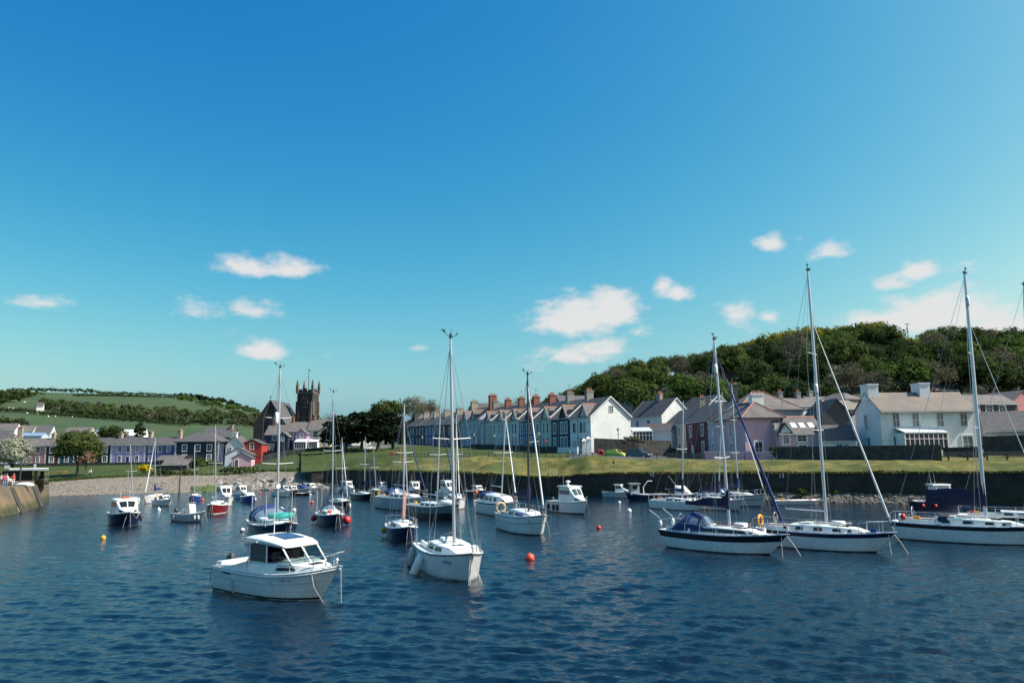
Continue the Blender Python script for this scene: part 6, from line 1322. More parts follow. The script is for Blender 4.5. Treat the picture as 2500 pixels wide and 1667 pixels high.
A = {(-1, 0): (Vector((1.60, -.93, bz)), Vector((.92, -.93, tz))), (1, 0): (Vector((1.60, .93, bz)), Vector((.92, .93, tz))), (0, 0): (Vector((1.72, 0, bz + .02)), Vector((1.0, 0, tz)))}
pl = MB()
for a, b in A.values(): pl.path([a, b], .045, 5)
for sd in (-1, 1):
    for x0, x1 in ((-1.05, -1.10), (.10, .06)): pl.path([(x0, sd * 1.04, bz - .03), (x1, sd * 1.02, tz + .03)], .035, 5)
    pl.path([(-1.05, sd * 1.05, bz), (1.58, sd * .95, bz)], .03, 5)
pl.path([A[(-1, 0)][0], A[(0, 0)][0], A[(1, 0)][0]], .035, 5); pl.build('window_frame', G['white'], rt, 60)
def quad(name, p, m, parent): MB().add(p, [(0, 1, 2, 3)]).build(name, m, parent)
for sd in (-1, 1):
    a0, a1 = A[(sd, 0)]; c0, c1 = A[(0, 0)]; quad('windscreen', [a0, c0, c1, a1], M_glass, rt)
    quad('side_window', [Vector((-1.05, sd * 1.03, bz)), Vector((.10, sd * 1.03, bz)), Vector((.06, sd * 1.01, tz)), Vector((-1.10, sd * 1.01, tz))], mat('tinted_glass', (.02, .03, .04), .05), rt)
    quad('side_window', [Vector((.12, sd * 1.03, bz)), Vector((1.56, sd * .95, bz)), Vector((.90, sd * .94, tz)), Vector((.08, sd * 1.01, tz))], M_glass, rt)
MB().box(-1.07, -1.03, -1.0, 1.0, bz - .3, tz).build('aft_bulkhead', M_win, rt)
MB().hexa([(.7, -.9, 1.40), (1.5, -.85, 1.40), (1.5, .85, 1.40), (.7, .9, 1.40), (.9, -.8, 1.60), (1.4, -.75, 1.52), (1.4, .75, 1.52), (.9, .8, 1.60)]).build('dashboard', G['cream'], rt); MB().box(-.4, .1, -.75, -.3, 1.3, 1.85).box(-.4, .1, .3, .75, 1.3, 1.85).build('helm_seat', M_dark, rt); MB().path([Vector((.72, -.5 + .18 * math.cos(a), 1.75 + .18 * math.sin(a))) for a in [2 * math.pi * i / 12 for i in range(12)]], .018, 5, True).build('steering_wheel', M_dark, rt)
# aft cockpit
MB().box(-3.3, -1.2, -.85, .85, .6, .66).build('cockpit_sole', G['cream'], rt)
for sd in (-1, 1): MB().loft([[Vector((x, sd * (w + a), z)) for a, z in ((0, .95), (.0, hz), (-.22, hz + .02), (-.24, .95))] for x, w, hz in ((-3.35, 1.12, 1.16), (-2.2, 1.20, 1.18), (-1.25, 1.18, 1.42))]).build('cockpit_side', G['white'], rt, 40)
MB().box(-3.38, -3.0, -1.05, 1.05, .9, 1.28).build('aft_bench', G['white'], rt); MB().ball((-2.6, .6, 1.35), .5, .3, .22, 10, 6).build('bench_cushion', G['white'], rt, 180)
outboard(rt, h, None, 0, 1.0)
rails(rt, h, False, False, 0)
e = lambda u, sd, z=0, ins=.10: Vector((h.pt(u, h.zs(u), sd).x, h.pt(u, h.zs(u), sd).y - sd * ins, h.zs(u) + z))
pm = MB().path([e(.60, 1, .02), e(.64, 1, .42), e(.80, 1, .52), e(.96, .8, .56), Vector((3.52, .18, 2.0)), Vector((3.52, -.18, 2.0)), e(.96, -.8, .56), e(.80, -1, .52), e(.64, -1, .42), e(.60, -1, .02)], .022, 6)
for u in (.72, .86, .95):
    for sd in (1, -1): pm.tube(e(u, sd), e(u, sd, .50), .018, .018, 5)
pm.build('bow_rail', M_steel, rt, 60)
MB().ball((3.15, .1, 1.62), .13, .13, .13, 8, 6).tube((3.15, .1, 1.42), (3.15, .1, 1.56), .03).build('searchlight', M_steel, rt, 180); MB().box(3.0, 3.55, -.09, .09, 1.40, 1.48).build('anchor_roller', M_steel, rt)
b = h.pt(.86, h.zs(.86), -1); mooring(rt, [b, b + Vector((.25, -.06, -.6)), (3.0, -.35, -.1)], .022); b2 = Vector((3.5, .05, 1.38)); mooring(rt, [b2, (3.55, .03, .7), (3.62, 0, -.1)], .022); b3 = h.pt(.0, h.zs(0), -1); mooring(rt, [b3 + Vector((.1, 0, 0)), b3 + Vector((-.12, 0, -.25)), b3 + Vector((-.15, .02, -.7)), b3 + Vector((.05, .05, -.9))], .02, M_dark)
text_on(rt, 'boat_name', 'ı~ııı~ ~ııı', .16, M_dark, hull_frame(h, .70, .72, -1), 'dark illegible name lettering on the bow')

# ---------------------------------------------------------------- blue yacht behind the cruiser
rt, h, mp = yacht('dark blue yacht with blue sprayhood and rolled teal sail bag behind the white cruiser', 668, 1311, -60, 8.8, 3.0, .95, 'teal', (684, 897), hood=M_bcanvas, spread=2, mastr=.085, jib=None, stripe=[(.62, .92, G['navy'])], reflector=(.66, .9, -.2), cabm=G['white'], bow=.4, head=True, xm=.10, ks=1.14, hoodk=1.35)
MB().lathe([(.05, -.9), (.2, -.8), (.24, 0), (.2, .8), (.05, .9)], (0, 0, 0), 10).build('sail_bag', M_teal, rt, 180).matrix_local = Matrix.Translation((2.0, 0, 1.62)) @ Matrix.Rotation(math.pi / 2, 4, 'X')
MB().tube(mp(.215) + Vector((-.2, 0, 0)), mp(.215) + Vector((.2, 0, 0)), .17, .17, 10).build('radar_dome', M_white, rt, 40)
for (x, y, hh) in ((-3.6, .9, 2.4), (-3.4, -.9, 2.9), (3.9, .25, 2.6), (2.4, -1.1, 2.3)): MB().tube((x, y, .95), (x, y, .95 + hh), .018, .012, 4).build('pole', M_white, rt)
ring_buoy(rt, (-3.7, 1.2, 1.5), .26, M_white); b = h.pt(.98, h.zs(.98), 1)
MB().loft([[(b.x - .1, -.28, b.z), (b.x - .1, .28, b.z), (b.x - .1, .28, b.z + .05), (b.x - .1, -.28, b.z + .05)], [(b.x + .75, -.2, b.z + .05), (b.x + .75, .2, b.z + .05), (b.x + .75, .2, b.z + .1), (b.x + .75, -.2, b.z + .1)]]).build('bow_platform', M_wood, rt)
# ---------------------------------------------------------------- white sloop, bow towards the camera, with fenders
rt, h, mp = yacht('white sloop moored bow-on beside the orange buoy, a long white fender at its side', 1103, 1397, -70, 6.5, 2.45, .92, 'white', (1100, 824), spread=1, mastr=.075, xm=.06, jib=None, bow=.28, tw=.82, cab=.38, railing=False, boot=G['bot'], wires=True, rake=.75, pw=2.3, ks=1.2)
h.edge(.03, -.03).build('rub_rail', M_dark, rt, 40)
e = lambda u, sd, z=0, ins=.08: Vector((h.pt(u, h.zs(u), sd).x, h.pt(u, h.zs(u), sd).y - sd * ins, h.zs(u) + z))
m = MB()
for sd in (1, -1):
    m.path([e(.02, sd), e(.02, sd, .75), e(.14, sd, .75), e(.16, sd)], .02, 5)
m.build('pushpit', M_steel, rt, 60)
for u, sd in ((.80, 1), (.92, 1), (.55, -1), (.12, -1)): MB().tube(e(u, sd), e(u, sd, .62), .018, .014, 5).build('stanchion', M_steel, rt)
fender(rt, h.pt(.42, .30, -1) + Vector((.1, -.32, -.02)), 1.05, .19, G['white'], lean=-.42); fender(rt, h.pt(.10, .40, -1) + Vector((0, -.2, 0)), .85, .16, G['grey'], lean=-.15); ballf(rt, h.pt(.10, .05, -1) + Vector((-.1, -.25, .1)), .2, M_orange)
MB().path([(.35, 0, 1.75), (-1.9, .18, 1.45)], .045, 6).build('boom', M_wood, rt)
for k in range(5): MB().box(1.02 + .0, 1.34, -.30 + .13 * k, -.24 + .13 * k, 1.15, 1.22).build('deck_slot', M_win, rt)
MB().hexa([(-.9, -.35, 1.30), (-.1, -.35, 1.32), (-.1, .35, 1.32), (-.9, .35, 1.30), (-.85, -.3, 1.44), (-.2, -.3, 1.40), (-.2, .3, 1.40), (-.85, .3, 1.44)]).build('companionway_hatch', G['white'], rt)
text_on(rt, 'boat_name', 'LamLia', .17, mat('purple_letters', (.07, .015, .12), .5), hull_frame(h, .80, .66, -1), 'purple name lettering on the bow')
mooring(rt, [(3.05, -.05, 1.1), (3.2, -.1, .5), (3.35, -.2, -.1)], .02); mooring(rt, [(3.05, .05, 1.1), (3.35, .15, .5), (3.6, .3, -.1)], .02)
# ---------------------------------------------------------------- the three big yachts on the right
def cruiser_yacht(label, loc, heading, L, top_px, stripe, hoodm, boom, cover, jibm, xm, B=2.9, F=1.05, refl=None, boomz=1.35, coverh=.8, jib_hi=.86, mastr=.095, raft=True, win='long', roll=0, jibr=.085, taper=.62):
    rt = root('sailing_yacht', label, 'sailboat', loc, R(heading), 'sailing boats at moorings', rx=R(roll)); rt.scale = (1.095, 1.095, 1.095)
    h = Hull(L, B, F, bow=.22, stern=.06, rake=1.25, trake=.55, tw=.62, pw=2.1, d=.5, wlf=.90)
    hull_parts(rt, h, G['white'], None, [(.64 if win == 'long' else .76, .985, stripe)], G['anti'], M_alu)
    zf = lambda x: h.zs(h.side_x(x)) - .04; wf = lambda x: h.bd(h.side_x(x)); x0, x1 = -L * .17, L * .24
    c = Cabin([(x0 - .3, wf(x0) * .70, zf(x0), .48), (x0 + L * .18, wf(x0 + L * .18) * .72, zf(x0 + L * .18), .50), (L * .12, wf(L * .12) * .70, zf(L * .12), .44), (x1, wf(x1) * .64, zf(x1), .34), (x1 + L * .10, wf(x1 + L * .1) * .5, zf(x1 + L * .1), .03)]); cb = c.shell().build('coachroof', G['white'], rt, 40)
    for sd in (1, -1):
        if win == 'long': c.window(x0 - .1, x1 - .1, .30, .78, sd, .014, .25).build('cabin_window', mat('window_band', (.015, .02, .035), .12), cb); MB().ball(tuple(c.side(x1 + .05, .5, sd, .02)), .13, .02, .08, 10, 6).build('porthole', M_win, cb)
        else:
            for a, b in ((.02, .16), (.34, .50), (.66, .80), (.90, .97)): c.window(x0 + (x1 - x0) * a, x0 + (x1 - x0) * b, .32, .72, sd, .014, .08).build('cabin_window', M_win, cb)
        MB().path([Vector((x, sd * .42 * wf(x), zf(x) + .58)) for x in (x0 + .2, 0, x1 * .8)], .025, 5).build('handrail', M_wood if win == 'long' else M_white, cb)
    MB().box(L * .13, L * .19, -.28, .28, zf(L * .15) + .40, zf(L * .15) + .47).build('fore_hatch', M_win, cb); MB().box(x0 + .1, x0 + .8, -.35, .35, zf(x0) + .5, zf(x0) + .58).build('companionway_hatch', G['cream'], cb)
    xa, xb = -L * .43, x0 - .32
    MB().loft([[Vector((x, s * wf(x) * k, zf(x) + z)) for (s, k, z) in ((-1, .80, 0), (-1, .76, .30), (-1, .62, .30), (-1, .60, .02), (1, .60, .02), (1, .62, .30), (1, .76, .30), (1, .80, 0))] for x in (xa, (xa + xb) / 2, xb)]).build('cockpit_coaming', G['white'], rt, 30)
    MB().box(xa + .05, xb, -wf(xa) * .5, wf(xa) * .5, zf(xa) + .03, zf(xa) + .06).build('cockpit_sole', M_wood, rt); MB().box(xa + .1, xb, wf(xa) * .42, wf(xa) * .6, zf(xa) + .06, zf(xa) + .26).build('cockpit_seat', G['cream'], rt)
    MB().path([Vector((xa + .7, .34 * math.cos(a), zf(xa) + .75 + .34 * math.sin(a))) for a in [2 * math.pi * i / 14 for i in range(14)]], .02, 5, True).tube((xa + .7, 0, zf(xa) + .05), (xa + .7, 0, zf(xa) + .75), .06).build('steering_wheel', M_steel, rt)
    mp = rig(rt, h, xm * L, zf(xm * L) + .44, top_px, None, mastr, 2 if L > 8 else 1, boom, cover, jibm, jibr, boomz, True, True, True, reflector=refl, cover_h=coverh, jib_hi=jib_hi, cover_taper=taper)
    if hoodm: sprayhood(rt, x0 + .45, wf(x0) * .76, zf(x0) + .15, 1.12, 1.75, hoodm, True, True)
    rails(rt, h, True, True, 4, .62, .02); clutter(rt, h, int(top_px[0]), 9)
    if raft: MB().loft([rsec(x, .34 * k, z, .17 * k) for x, k, z in ((L * xm + .35, .6, zf(0) + .60), (L * xm + .42, 1, zf(0) + .60), (L * xm + 1.05, 1, zf(0) + .60), (L * xm + 1.12, .6, zf(0) + .60))]).build('liferaft_canister', G['white'], rt, 60)
    for k in range(6): MB().tube(h.pt(.18 + .13 * k, h.zs(.18 + .13 * k), -1) + Vector((0, .05, .03)), h.pt(.22 + .13 * k, h.zs(.22 + .13 * k), -1) + Vector((0, .05, .05)), .02, .02, 4).build('deck_fitting', M_steel, rt)
    for sd in (1, -1): MB().lathe([(.06, 0), (.07, .05), (.05, .1), (.06, .16)], (x0 - .5, sd * wf(x0) * .68, zf(x0) + .30), 8).build('winch', M_steel, rt)
    b = h.pt(.975, h.zs(.975), 1); mooring(rt, [(b.x, .1, b.z - .05), (b.x + .35, .3, b.z * .5), (b.x + .65, .6, -.1)], .016); mooring(rt, [(b.x - .2, -.15, b.z - .05), (b.x - .15, -.3, b.z * .5), (b.x - .05, -.45, -.1)], .016)
    st = h.pt(.01, h.zs(0), 1); MB().path([(st.x - .05, .2, st.z), (st.x - .1, .2, -.2)], .018, 4).build('stern_ladder', M_steel, rt)
    return rt, h, mp
p = W(1768, 1343)
rt, h, mp = cruiser_yacht('white yacht with broad black stripe, blue sprayhood and navy sail cover, nearest on the right', (p.x, p.y, 0), -43, 8.5, (1743, 828), G['stripe'], M_bcanvas, 3.1, M_canvas, M_bcanvas, .055, refl=(.83, .75, -.22), jib_hi=.93)
for sd in (1, -1): MB().path([(-4.0, sd * .75, 1.15), (-4.15, sd * .8, 1.85), (-4.9, sd * .85, 2.35)], .03, 5).build('davit', M_steel, rt); MB().ball((-4.1, sd * .8, 1.5), .13, .13, .22, 8, 6).build('davit_block', M_white, rt)
p = W(2012, 1338)
rt, h, mp = cruiser_yacht('white yacht with navy stripe and bare mast between two stripe-hulled yachts', (p.x, p.y, 0), -41, 8.7, (1972, 660), G['nstripe'], None, 2.6, None, M_white, .03, refl=(.52, .75, -.22), jib_hi=.80, win='ports', mastr=.105, jibr=.06, boomz=.9)
ring_buoy(rt, (-3.9, -.55, 1.55), .36, M_yel)
rt, h, mp = cruiser_yacht('white yacht with black stripe and deep navy sail cover at the right edge', tuple(W(2372, 1322)), -37, 9.6, (2355, 668), G['stripe'], None, 3.6, M_canvas, M_alu, .10, B=3.1, F=1.12, refl=(.88, .8, -.3), jib_hi=.80, win='ports', coverh=1.25, boomz=1.05, mastr=.12, raft=False, jibr=.03, taper=.12)
ballf(rt, (-3.9, -.9, 1.55), .2, M_redb); MB().path([(-3.6, -.5, 1.2), (-3.9, -.5, 2.5)], .03, 5).build('flagstaff', M_wood, rt); ring_buoy(rt, (-4.1, -.7, 1.4), .3, M_white)
MB().loft([[Vector((x, s * 1.0, 1.15 + z)) for s, z in ((-1, 0), (-1, .55), (1, .55), (1, 0))] for x in (-1.75, -1.2)]).build('spray_dodger', M_canvas, rt)
# ---------------------------------------------------------------- mid-distance yachts
N_ = 'sailing_yacht'
rt, h, mp = yacht('navy sloop with rolled tan sail and a yellow fender', 982, 1317, -72, 6.3, 2.3, .95, 'navy', (987, 984), boom=None, jib=None, cab=.45, fend=[(.02, -1, 0, .22, M_yel)], xm=.05, stripe=None, railing=True)
MB().path([(.05, 0, 1.55), (-.5, .15, 2.5), (-1.15, .35, 3.55)], [.17, .20, .10], 7).build('furled_sail', M_tan, rt, 60)
rt, h, mp = yacht('navy sloop with red ball fenders and a dark sprayhood', 808, 1281, -66, 7.2, 2.5, 1.0, 'navy', (814, 957), hood=M_canvas, cab=.45, fend=[(.10, -1, 0, .27, M_redb), (.62, 1, 0, .36, M_redb)], jib=None, xm=.06)
for (x, y) in ((-2.8, -.9), (-2.5, -.5), (3.2, .4)): MB().tube((x, y, 1), (x, y, 3.2), .02, .012, 4).build('pole', M_white, rt)
ballf(rt, (1.7, -.45, 1.35), .2, M_orange)
yacht('small white sloop seen over the cabin of the black-hulled fishing boat', 323, 1233, -60, 6.0, 2.2, .8, 'white', (318, 1085), cab=.45, jib=None, head=False)
yacht('white sloop with blue sail cover moored off the beach', 378, 1226, -92, 7.0, 2.4, .95, 'white', (379, 1066), boom=2.4, cover=M_bcanvas, jib=M_white, head=False, coverh=.7, xm=.02)
yacht('small blue-hulled sloop moored below the wooden marker post', 475, 1223, -72, 5.6, 2.0, .85, 'blue', (475, 1086), jib=None, head=False)
yacht('dark red sloop moored bow-on before the white cabin cruiser', 528, 1251, -78, 6.6, 2.45, .95, 'red', (526, 1037), jib=None, head=False, boot=G['white'], cab=.5, xm=.12)
yacht('navy sloop with navy sail bag half hidden behind the red-fendered one', 833, 1241, -62, 6.5, 2.3, .9, 'navy', (835, 1068), boom=2.0, cover=M_canvas, jib=M_white, jibr=.05, head=False, hood=None, coverh=.9, fend=[(.85, 1, .6, .13, M_white)])
yacht('black-hulled sloop with white deck moored left of the yellow boat', 886, 1220, -55, 7.0, 2.4, .95, 'black', (892, 1066), jib=M_bcanvas, jibr=.06, head=False, boom=2.2, cover=M_canvas)
yacht('yellow-hulled sloop moored near the quay wall', 917, 1209, -70, 5.8, 2.1, .9, 'yellow', (911, 1090), jib=M_bcanvas, jibr=.05, head=False)
yacht('long pale grey yacht with blue sprayhood left of the black ketch', 985, 1243, -50, 8.6, 2.8, 1.15, 'grey', (984, 1006), hood=M_bcanvas, jib=M_bcanvas, jibr=.06, boom=2.6, cover=None, cab=.45, stripe=None, cabm=G['white'], ks=1.3)
rt, h, mp = yacht('black-hulled ketch with grey-green topsides and a white dinghy on deck', 1061, 1267, -52, 9.0, 3.0, 1.35, 'black', (1075, 994), cab=.42, jib=M_bcanvas, jibr=.07, stripe=[(.52, .98, G['green'])], mastr=.08, xm=.05, boom=2.7, bow=.45, head=False, wires=True)
for x in (-2.6, -2.0, -.6): MB().ball(tuple(h.pt(h.side_x(x), h.zs(.4) * .76, -1) + Vector((0, -.015, 0))), .17, .03, .2, 10, 6).build('porthole', M_win, rt)
MB().loft([[Vector((x, w * math.cos(a), 1.72 + hh * math.sin(a))) for a in [math.pi * i / 8 for i in range(9)]] for x, w, hh in ((1.3, .25, .15), (1.6, .6, .38), (2.5, .68, .42), (3.3, .4, .3), (3.6, .08, .1))]).build('dinghy', G['white'], rt, 180)
rt, h, mp = yacht('white sloop with a doghouse behind the black ketch', 1112, 1239, -78, 8.0, 2.7, 1.15, 'white', (1114, 1010), cab=.6, jib=M_white, jibr=.06, head=False, stripe=[(.9, .985, G['stripe'])], mastr=.07)
rt, h, mp = yacht('white motor-sailer with black rail stripe and a blue cabin cover', 1218, 1255, -66, 8.0, 2.7, 1.05, 'white', (1235, 1001), cab=.75, jib=M_white, jibr=.06, stripe=[(.88, .985, G['stripe'])], cabm=G['white'], boom=2.4, head=False, winc=None, ks=1.25)
ballf(rt, (-3.7, -.8, 1.85), .2, M_orange); sprayhood(rt, -1.1, .95, 1.5, .45, 1.4, M_bcanvas, False)
rt, h, mp = yacht('white sloop with dark mast, navy sail cover and a tan lifebuoy', 1282, 1298, -68, 6.5, 2.45, 1.05, 'white', (1288, 914), mastm=M_alud, boom=2.6, cover=M_canvas, jib=M_white, jibr=.06, stripe=[(.60, .625, G['stripe']), (.94, .99, G['stripe'])], mastr=.07, coverh=.75, boomz=1.0, xm=.10, tw=.8, ks=1.24)
ring_buoy(rt, (-2.6, -.75, 1.45), .33, mat('tan_foam', (.55, .40, .22), .7)); text_on(rt, 'sail_number', '2', .34, M_dark, hull_frame(h, .84, .62, -1), 'small dark figure near the bow')
yacht('small white sloop with a leaning mast moored before the domed speedboat', 1657, 1243, -52, 6.6, 2.3, .8, 'white', (1668, 978), jib=None, head=False, boom=2.2, cover=M_canvas, cab=.35, coverh=.3, ks=1.2)
yacht('white yacht with blue stripes moored against the quay', 1792, 1233, -48, 9.2, 2.9, 1.3, 'grey', (1786, 936), jib=M_white, jibr=.06, stripe=[(.55, .60, G['nstripe']), (.92, .985, G['nstripe'])], spread=2, mastr=.08, boom=2.8, cover=M_bcanvas, hood=M_bcanvas, cabm=G['white'])
yacht('pale yacht with blue hood hidden behind the nearest striped yacht', 1744, 1243, -50, 8.2, 2.7, 1.1, 'grey', (1763, 955), jib=None, hood=M_bcanvas, boom=2.7, cover=M_canvas, coverh=.9, spread=2, cabm=G['white'], mastr=.07)
rt, h, mp = yacht('white yacht cut by the right edge with dark cabin windows', 2500, 1296, -32, 8.6, 2.8, 1.1, 'white', (2499, 695), stripe=[(.78, .97, G['stripe'])], hood=None, jib=None, mastr=.08)
# ---------------------------------------------------------------- motor boats
rt, h = motorboat('black-hulled fishing boat with white wheelhouse and orange roof raft', 303, 1280, -55, 6.2, 2.9, 1.15, 'navy', 'wheelhouse', 'fishing_boat', wh=1.4, wk=1.15, motor=False, winm=M_win, antenna=2, deckm=G['white'], bow=.3, stripe=[(.93, .99, G['white'])])
MB().loft([rsec(x, .4 * k, 2.66, .10 * k) for x, k in ((-.75, .6), (-.6, 1), (.2, 1), (.35, .6))]).build('roof_raft', M_orange, rt, 60); MB().lathe([(.03, 0), (.02, 2.8)], (-.2, .1, 2.5), 6).build('mast', M_alu, rt)
b = h.pt(.95, h.zs(.95), 1); mooring(rt, [(b.x, -.1, b.z), (b.x + .1, -.35, .6), (b.x + .05, -.5, -.1)], .03); mooring(rt, [(b.x - .2, .2, b.z), (b.x - .3, .7, .75), (b.x - .8, 1.05, 1.2)], .03); fender(rt, h.pt(.55, .6, 1) + Vector((0, .15, 0)), .6, .14, M_dark)
motorboat('small white cuddy boat moored beside the blue-covered sloop', 399, 1233, -38, 4.6, 1.9, .75, 'white', 'cuddy', wh=.75, stripe=[(.80, .86, G['navy'])])
rt, h = motorboat('grey open boat with a tall white console in mid water', 465, 1272, -34, 5.0, 2.0, .80, 'grey', 'console', cabc='cream', stripe=[(.85, .99, G['white'])], fend=[(.2, -1, .45, .11, M_white), (.85, -1, .5, .12, M_white), (.93, -1, .5, .12, M_white)])
motorboat('white cabin cruiser behind the dark red sloop', 546, 1234, -58, 7.2, 2.7, 1.15, 'white', 'wheelhouse', 'motor_cruiser', wh=1.7, antenna=1, fend=[(.75, 1, .5, .13, M_dark)])
motorboat('white wheelhouse launch before the boulders left of the navy cuddy boat', 588, 1217, -52, 5.8, 2.2, .85, 'grey', 'wheelhouse', wh=1.5, antenna=1)
motorboat('navy-hulled boat with a white foredeck cover', 607, 1226, -60, 5.4, 2.2, .95, 'blue', 'canopy', wh=.9, roofm=G['white'], fend=[(.8, 1, .5, .14, M_white)], rail=False)
motorboat('white launch with a blue stern cover beside the tall foreground mast', 690, 1211, -40, 5.6, 2.1, .9, 'white', 'wheelhouse', wh=1.25, antenna=1, roofm=M_bcanvas)
motorboat('rust-marked dark launch with a white cuddy near the boulders', 713, 1208, -48, 5.0, 2.0, .85, 'black', 'cuddy', wh=1.0, roofm=G['white'])
motorboat('boat under a peaked blue canvas cover before the boulders', 736, 1203, -32, 5.4, 2.1, .85, 'grey', 'canopy', wh=1.3, roofm=M_bcanvas, rail=False)
motorboat('white cuddy boat right of the blue canvas cover', 757, 1202, -40, 5.2, 2.1, .85, 'white', 'cuddy', wh=1.15)
motorboat('low black dinghy before the boulders', 742, 1209, -25, 3.6, 1.5, .45, 'black', 'open', 'dinghy', motor=False, rail=False, moor=False)
motorboat('white wheelhouse launch moored at the quay end left of the black sloop', 845, 1206, -48, 6.4, 2.4, 1.1, 'white', 'wheelhouse', wh=1.5, antenna=1, fend=[(.8, 1, .5, .15, M_white), (.65, 1, .5, .15, M_white)])
motorboat('white motorboat with a mast platform near the quay', 933, 1201, -58, 5.4, 2.1, .95, 'white', 'cuddy', wh=1.2, antenna=1)
rt, h = motorboat('white open boat with a rust-brown wooden mast near the quay', 966, 1202, -20, 6.0, 2.1, .75, 'grey', 'open', 'old_sailboat', motor=False, rail=False)
T = local_of(rt, AT_(977, 1092, rt.location.y)); MB().path([(.6, 0, .7), T], [.16, .10], 7).build('mast', M_wood, rt, 60)
motorboat('black-hulled cabin boat with white wheelhouse behind the pale grey yacht', 1012, 1213, -72, 6.0, 2.4, 1.2, 'black', 'wheelhouse', wh=1.5, antenna=1, radar=False, fend=[(.6, 1, .6, .2, M_black)])
rt, h = motorboat('two-decked small white boat behind the black ketch', 1090, 1215, -60, 5.6, 2.3, 1.0, 'white', 'wheelhouse', wh=1.9, antenna=1)
motorboat('navy launch with white cabin against the dark quay wall', 1163, 1211, -48, 5.4, 2.1, .9, 'navy', 'cuddy', wh=1.0, antenna=1, cabc='white')
rt, h = motorboat('white fishing cruiser with radar dome and dark fenders', 1392, 1251, -62, 7.2, 2.7, 1.2, 'white', 'wheelhouse', 'motor_cruiser', wh=1.75, radar=True, antenna=1, winm=mat('green_tint', (.03, .07, .08), .06), fend=[(.12, -1, .7, .14, M_black), (.30, -1, .7, .14, M_black), (.42, -1, .7, .14, M_black)], stripe=[(.90, .985, G['grey']), (.03, .09, G['stripe'])])
MB().path([(-.8, -1.0, 1.2), (-1.6, -1.0, 2.5), (-1.2, -1.0, 2.85), (-1.2, 1.0, 2.85), (-1.6, 1.0, 2.5), (-.8, 1.0, 1.2)], .03, 5).build('gantry', M_canvas, rt)
rt, h = motorboat('white launch with a red fender behind the blue fishing boat', 1510, 1214, -30, 5.2, 2.1, .9, 'grey', 'cuddy', wh=1.2, fend=[(.75, 1, 0, .2, M_redb)])
rt, h = motorboat('blue open fishing boat with an upright grey wheelhouse', 1578, 1222, 186, 6.6, 2.3, .95, 'navy', 'open', 'fishing_boat', motor=True, rail=False, bow=.5, stripe=[(.82, .98, mat('pale_blue', (.10, .16, .28), .5))], deckm=G['grey'])
MB().hexa([(1.2, -.7, .95), (2.5, -.62, .95), (2.5, .62, .95), (1.2, .7, .95), (1.15, -.66, 2.5), (2.4, -.6, 2.5), (2.4, .6, 2.5), (1.15, .66, 2.5)]).build('wheelhouse', G['grey'], rt); MB().box(1.0, 2.65, -.8, .8, 2.5, 2.62).build('wheelhouse_roof', G['grey'], rt); MB().path([(.4, .3, .9), (.5, .3, 2.0), (-.2, .3, 2.9), (-.9, .3, 2.9)], .06, 6).build('net_hauler', M_white, rt)
for sd in (1, -1): MB().box(1.5, 2.2, sd * .68 - .02, sd * .68 + .02, 1.75, 2.3).build('side_window', M_win, rt)
rt, h = motorboat('dark speedboat with a domed white canopy near the quay', 1662, 1220, -25, 5.6, 2.2, .8, 'navy', 'canopy', 'speedboat', wh=1.75, roofm=G['white'], rail=False)
MB().tube((-.6, .4, 1.9), (-1.9, .8, 3.6), .02, .012, 4).build('antenna', M_white, rt)
rt, h = motorboat('long low grey work punt moored below the quay rubble', 1945, 1231, 4, 6.4, 1.8, .55, 'grey', 'open', 'work_punt', motor=True, rail=False, bow=.08, tw=.95, pw=6, rake=.4)
rt, h = motorboat('blue-grey fishing boat with red gear behind the deep navy sail cover', 2296, 1243, 0, 6.2, 2.3, .95, 'navy', 'wheelhouse', 'fishing_boat', wh=1.75, roofm=G['white'], fend=[(.08, -1, 0, .2, M_redb), (.3, -1, 0, .2, M_redb)], antenna=2, rail=False)
rt, h = motorboat('grey inflatable boat moored by the quay at the right edge', 2470, 1228, 8, 6.2, 2.3, .75, 'grey', 'open', 'inflatable_boat', motor=True, rail=False, bow=.5)
for sd in (1, -1): MB().path([h.pt(u, h.zs(u), sd) + Vector((0, 0, -.05)) for u in (.02, .2, .4, .6, .8, .92, .99)], [.20, .24, .24, .24, .22, .18, .10], 8).build('inflatable_tube', mat('hypalon', (.35, .37, .40), .6), rt, 180)
# ---------------------------------------------------------------- buoys
def buoy(label, px, py, r, m, band=None):
    p = W(px, py); r *= size_k(px, py); rt = root('mooring_buoy', label, 'buoy', (p.x, p.y, r * .35), random.uniform(0, 6), 'mooring buoys'); rt.rotation_euler = (R(random.uniform(-12, 12)), R(random.uniform(-12, 12)), 0)
    MB().ball((0, 0, 0), r, r, r * 1.05, 14, 10).build('float', m, rt, 180); MB().path([Vector((.0, .06 * math.cos(a), r * 1.1 + .06 * math.sin(a))) for a in [2 * math.pi * i / 8 for i in range(8)]], .016, 4, True).build('mooring_eye', M_steel, rt)
    if band: MB().lathe([(r * 1.0, -.05), (r * 1.02, 0), (r * 1.0, .05)], (0, 0, 0), 14).build('band', band, rt)
M_pink = mat('white_buoy', (.72, .66, .62), .5)
buoy('large orange mooring buoy in open water right of the white sloop', 1294, 1366, .27, M_orange)
buoy('small red mooring buoy below the white fishing cruiser', 1462, 1290, .20, M_redb)
buoy('small yellow mooring buoy left of the black-hulled fishing boat', 252, 1315, .20, M_yel)
buoy('white mooring buoy right of the black-hulled fishing boat', 388, 1246, .24, M_pink)
buoy('white mooring buoy between the blue yacht and the navy sloop', 718, 1247, .26, M_pink)
buoy('red mooring buoy before the boulders', 762, 1228, .26, M_redb)
buoy('dark and white mooring buoy left of the blue yacht', 592, 1297, .22, M_pink, M_dark)
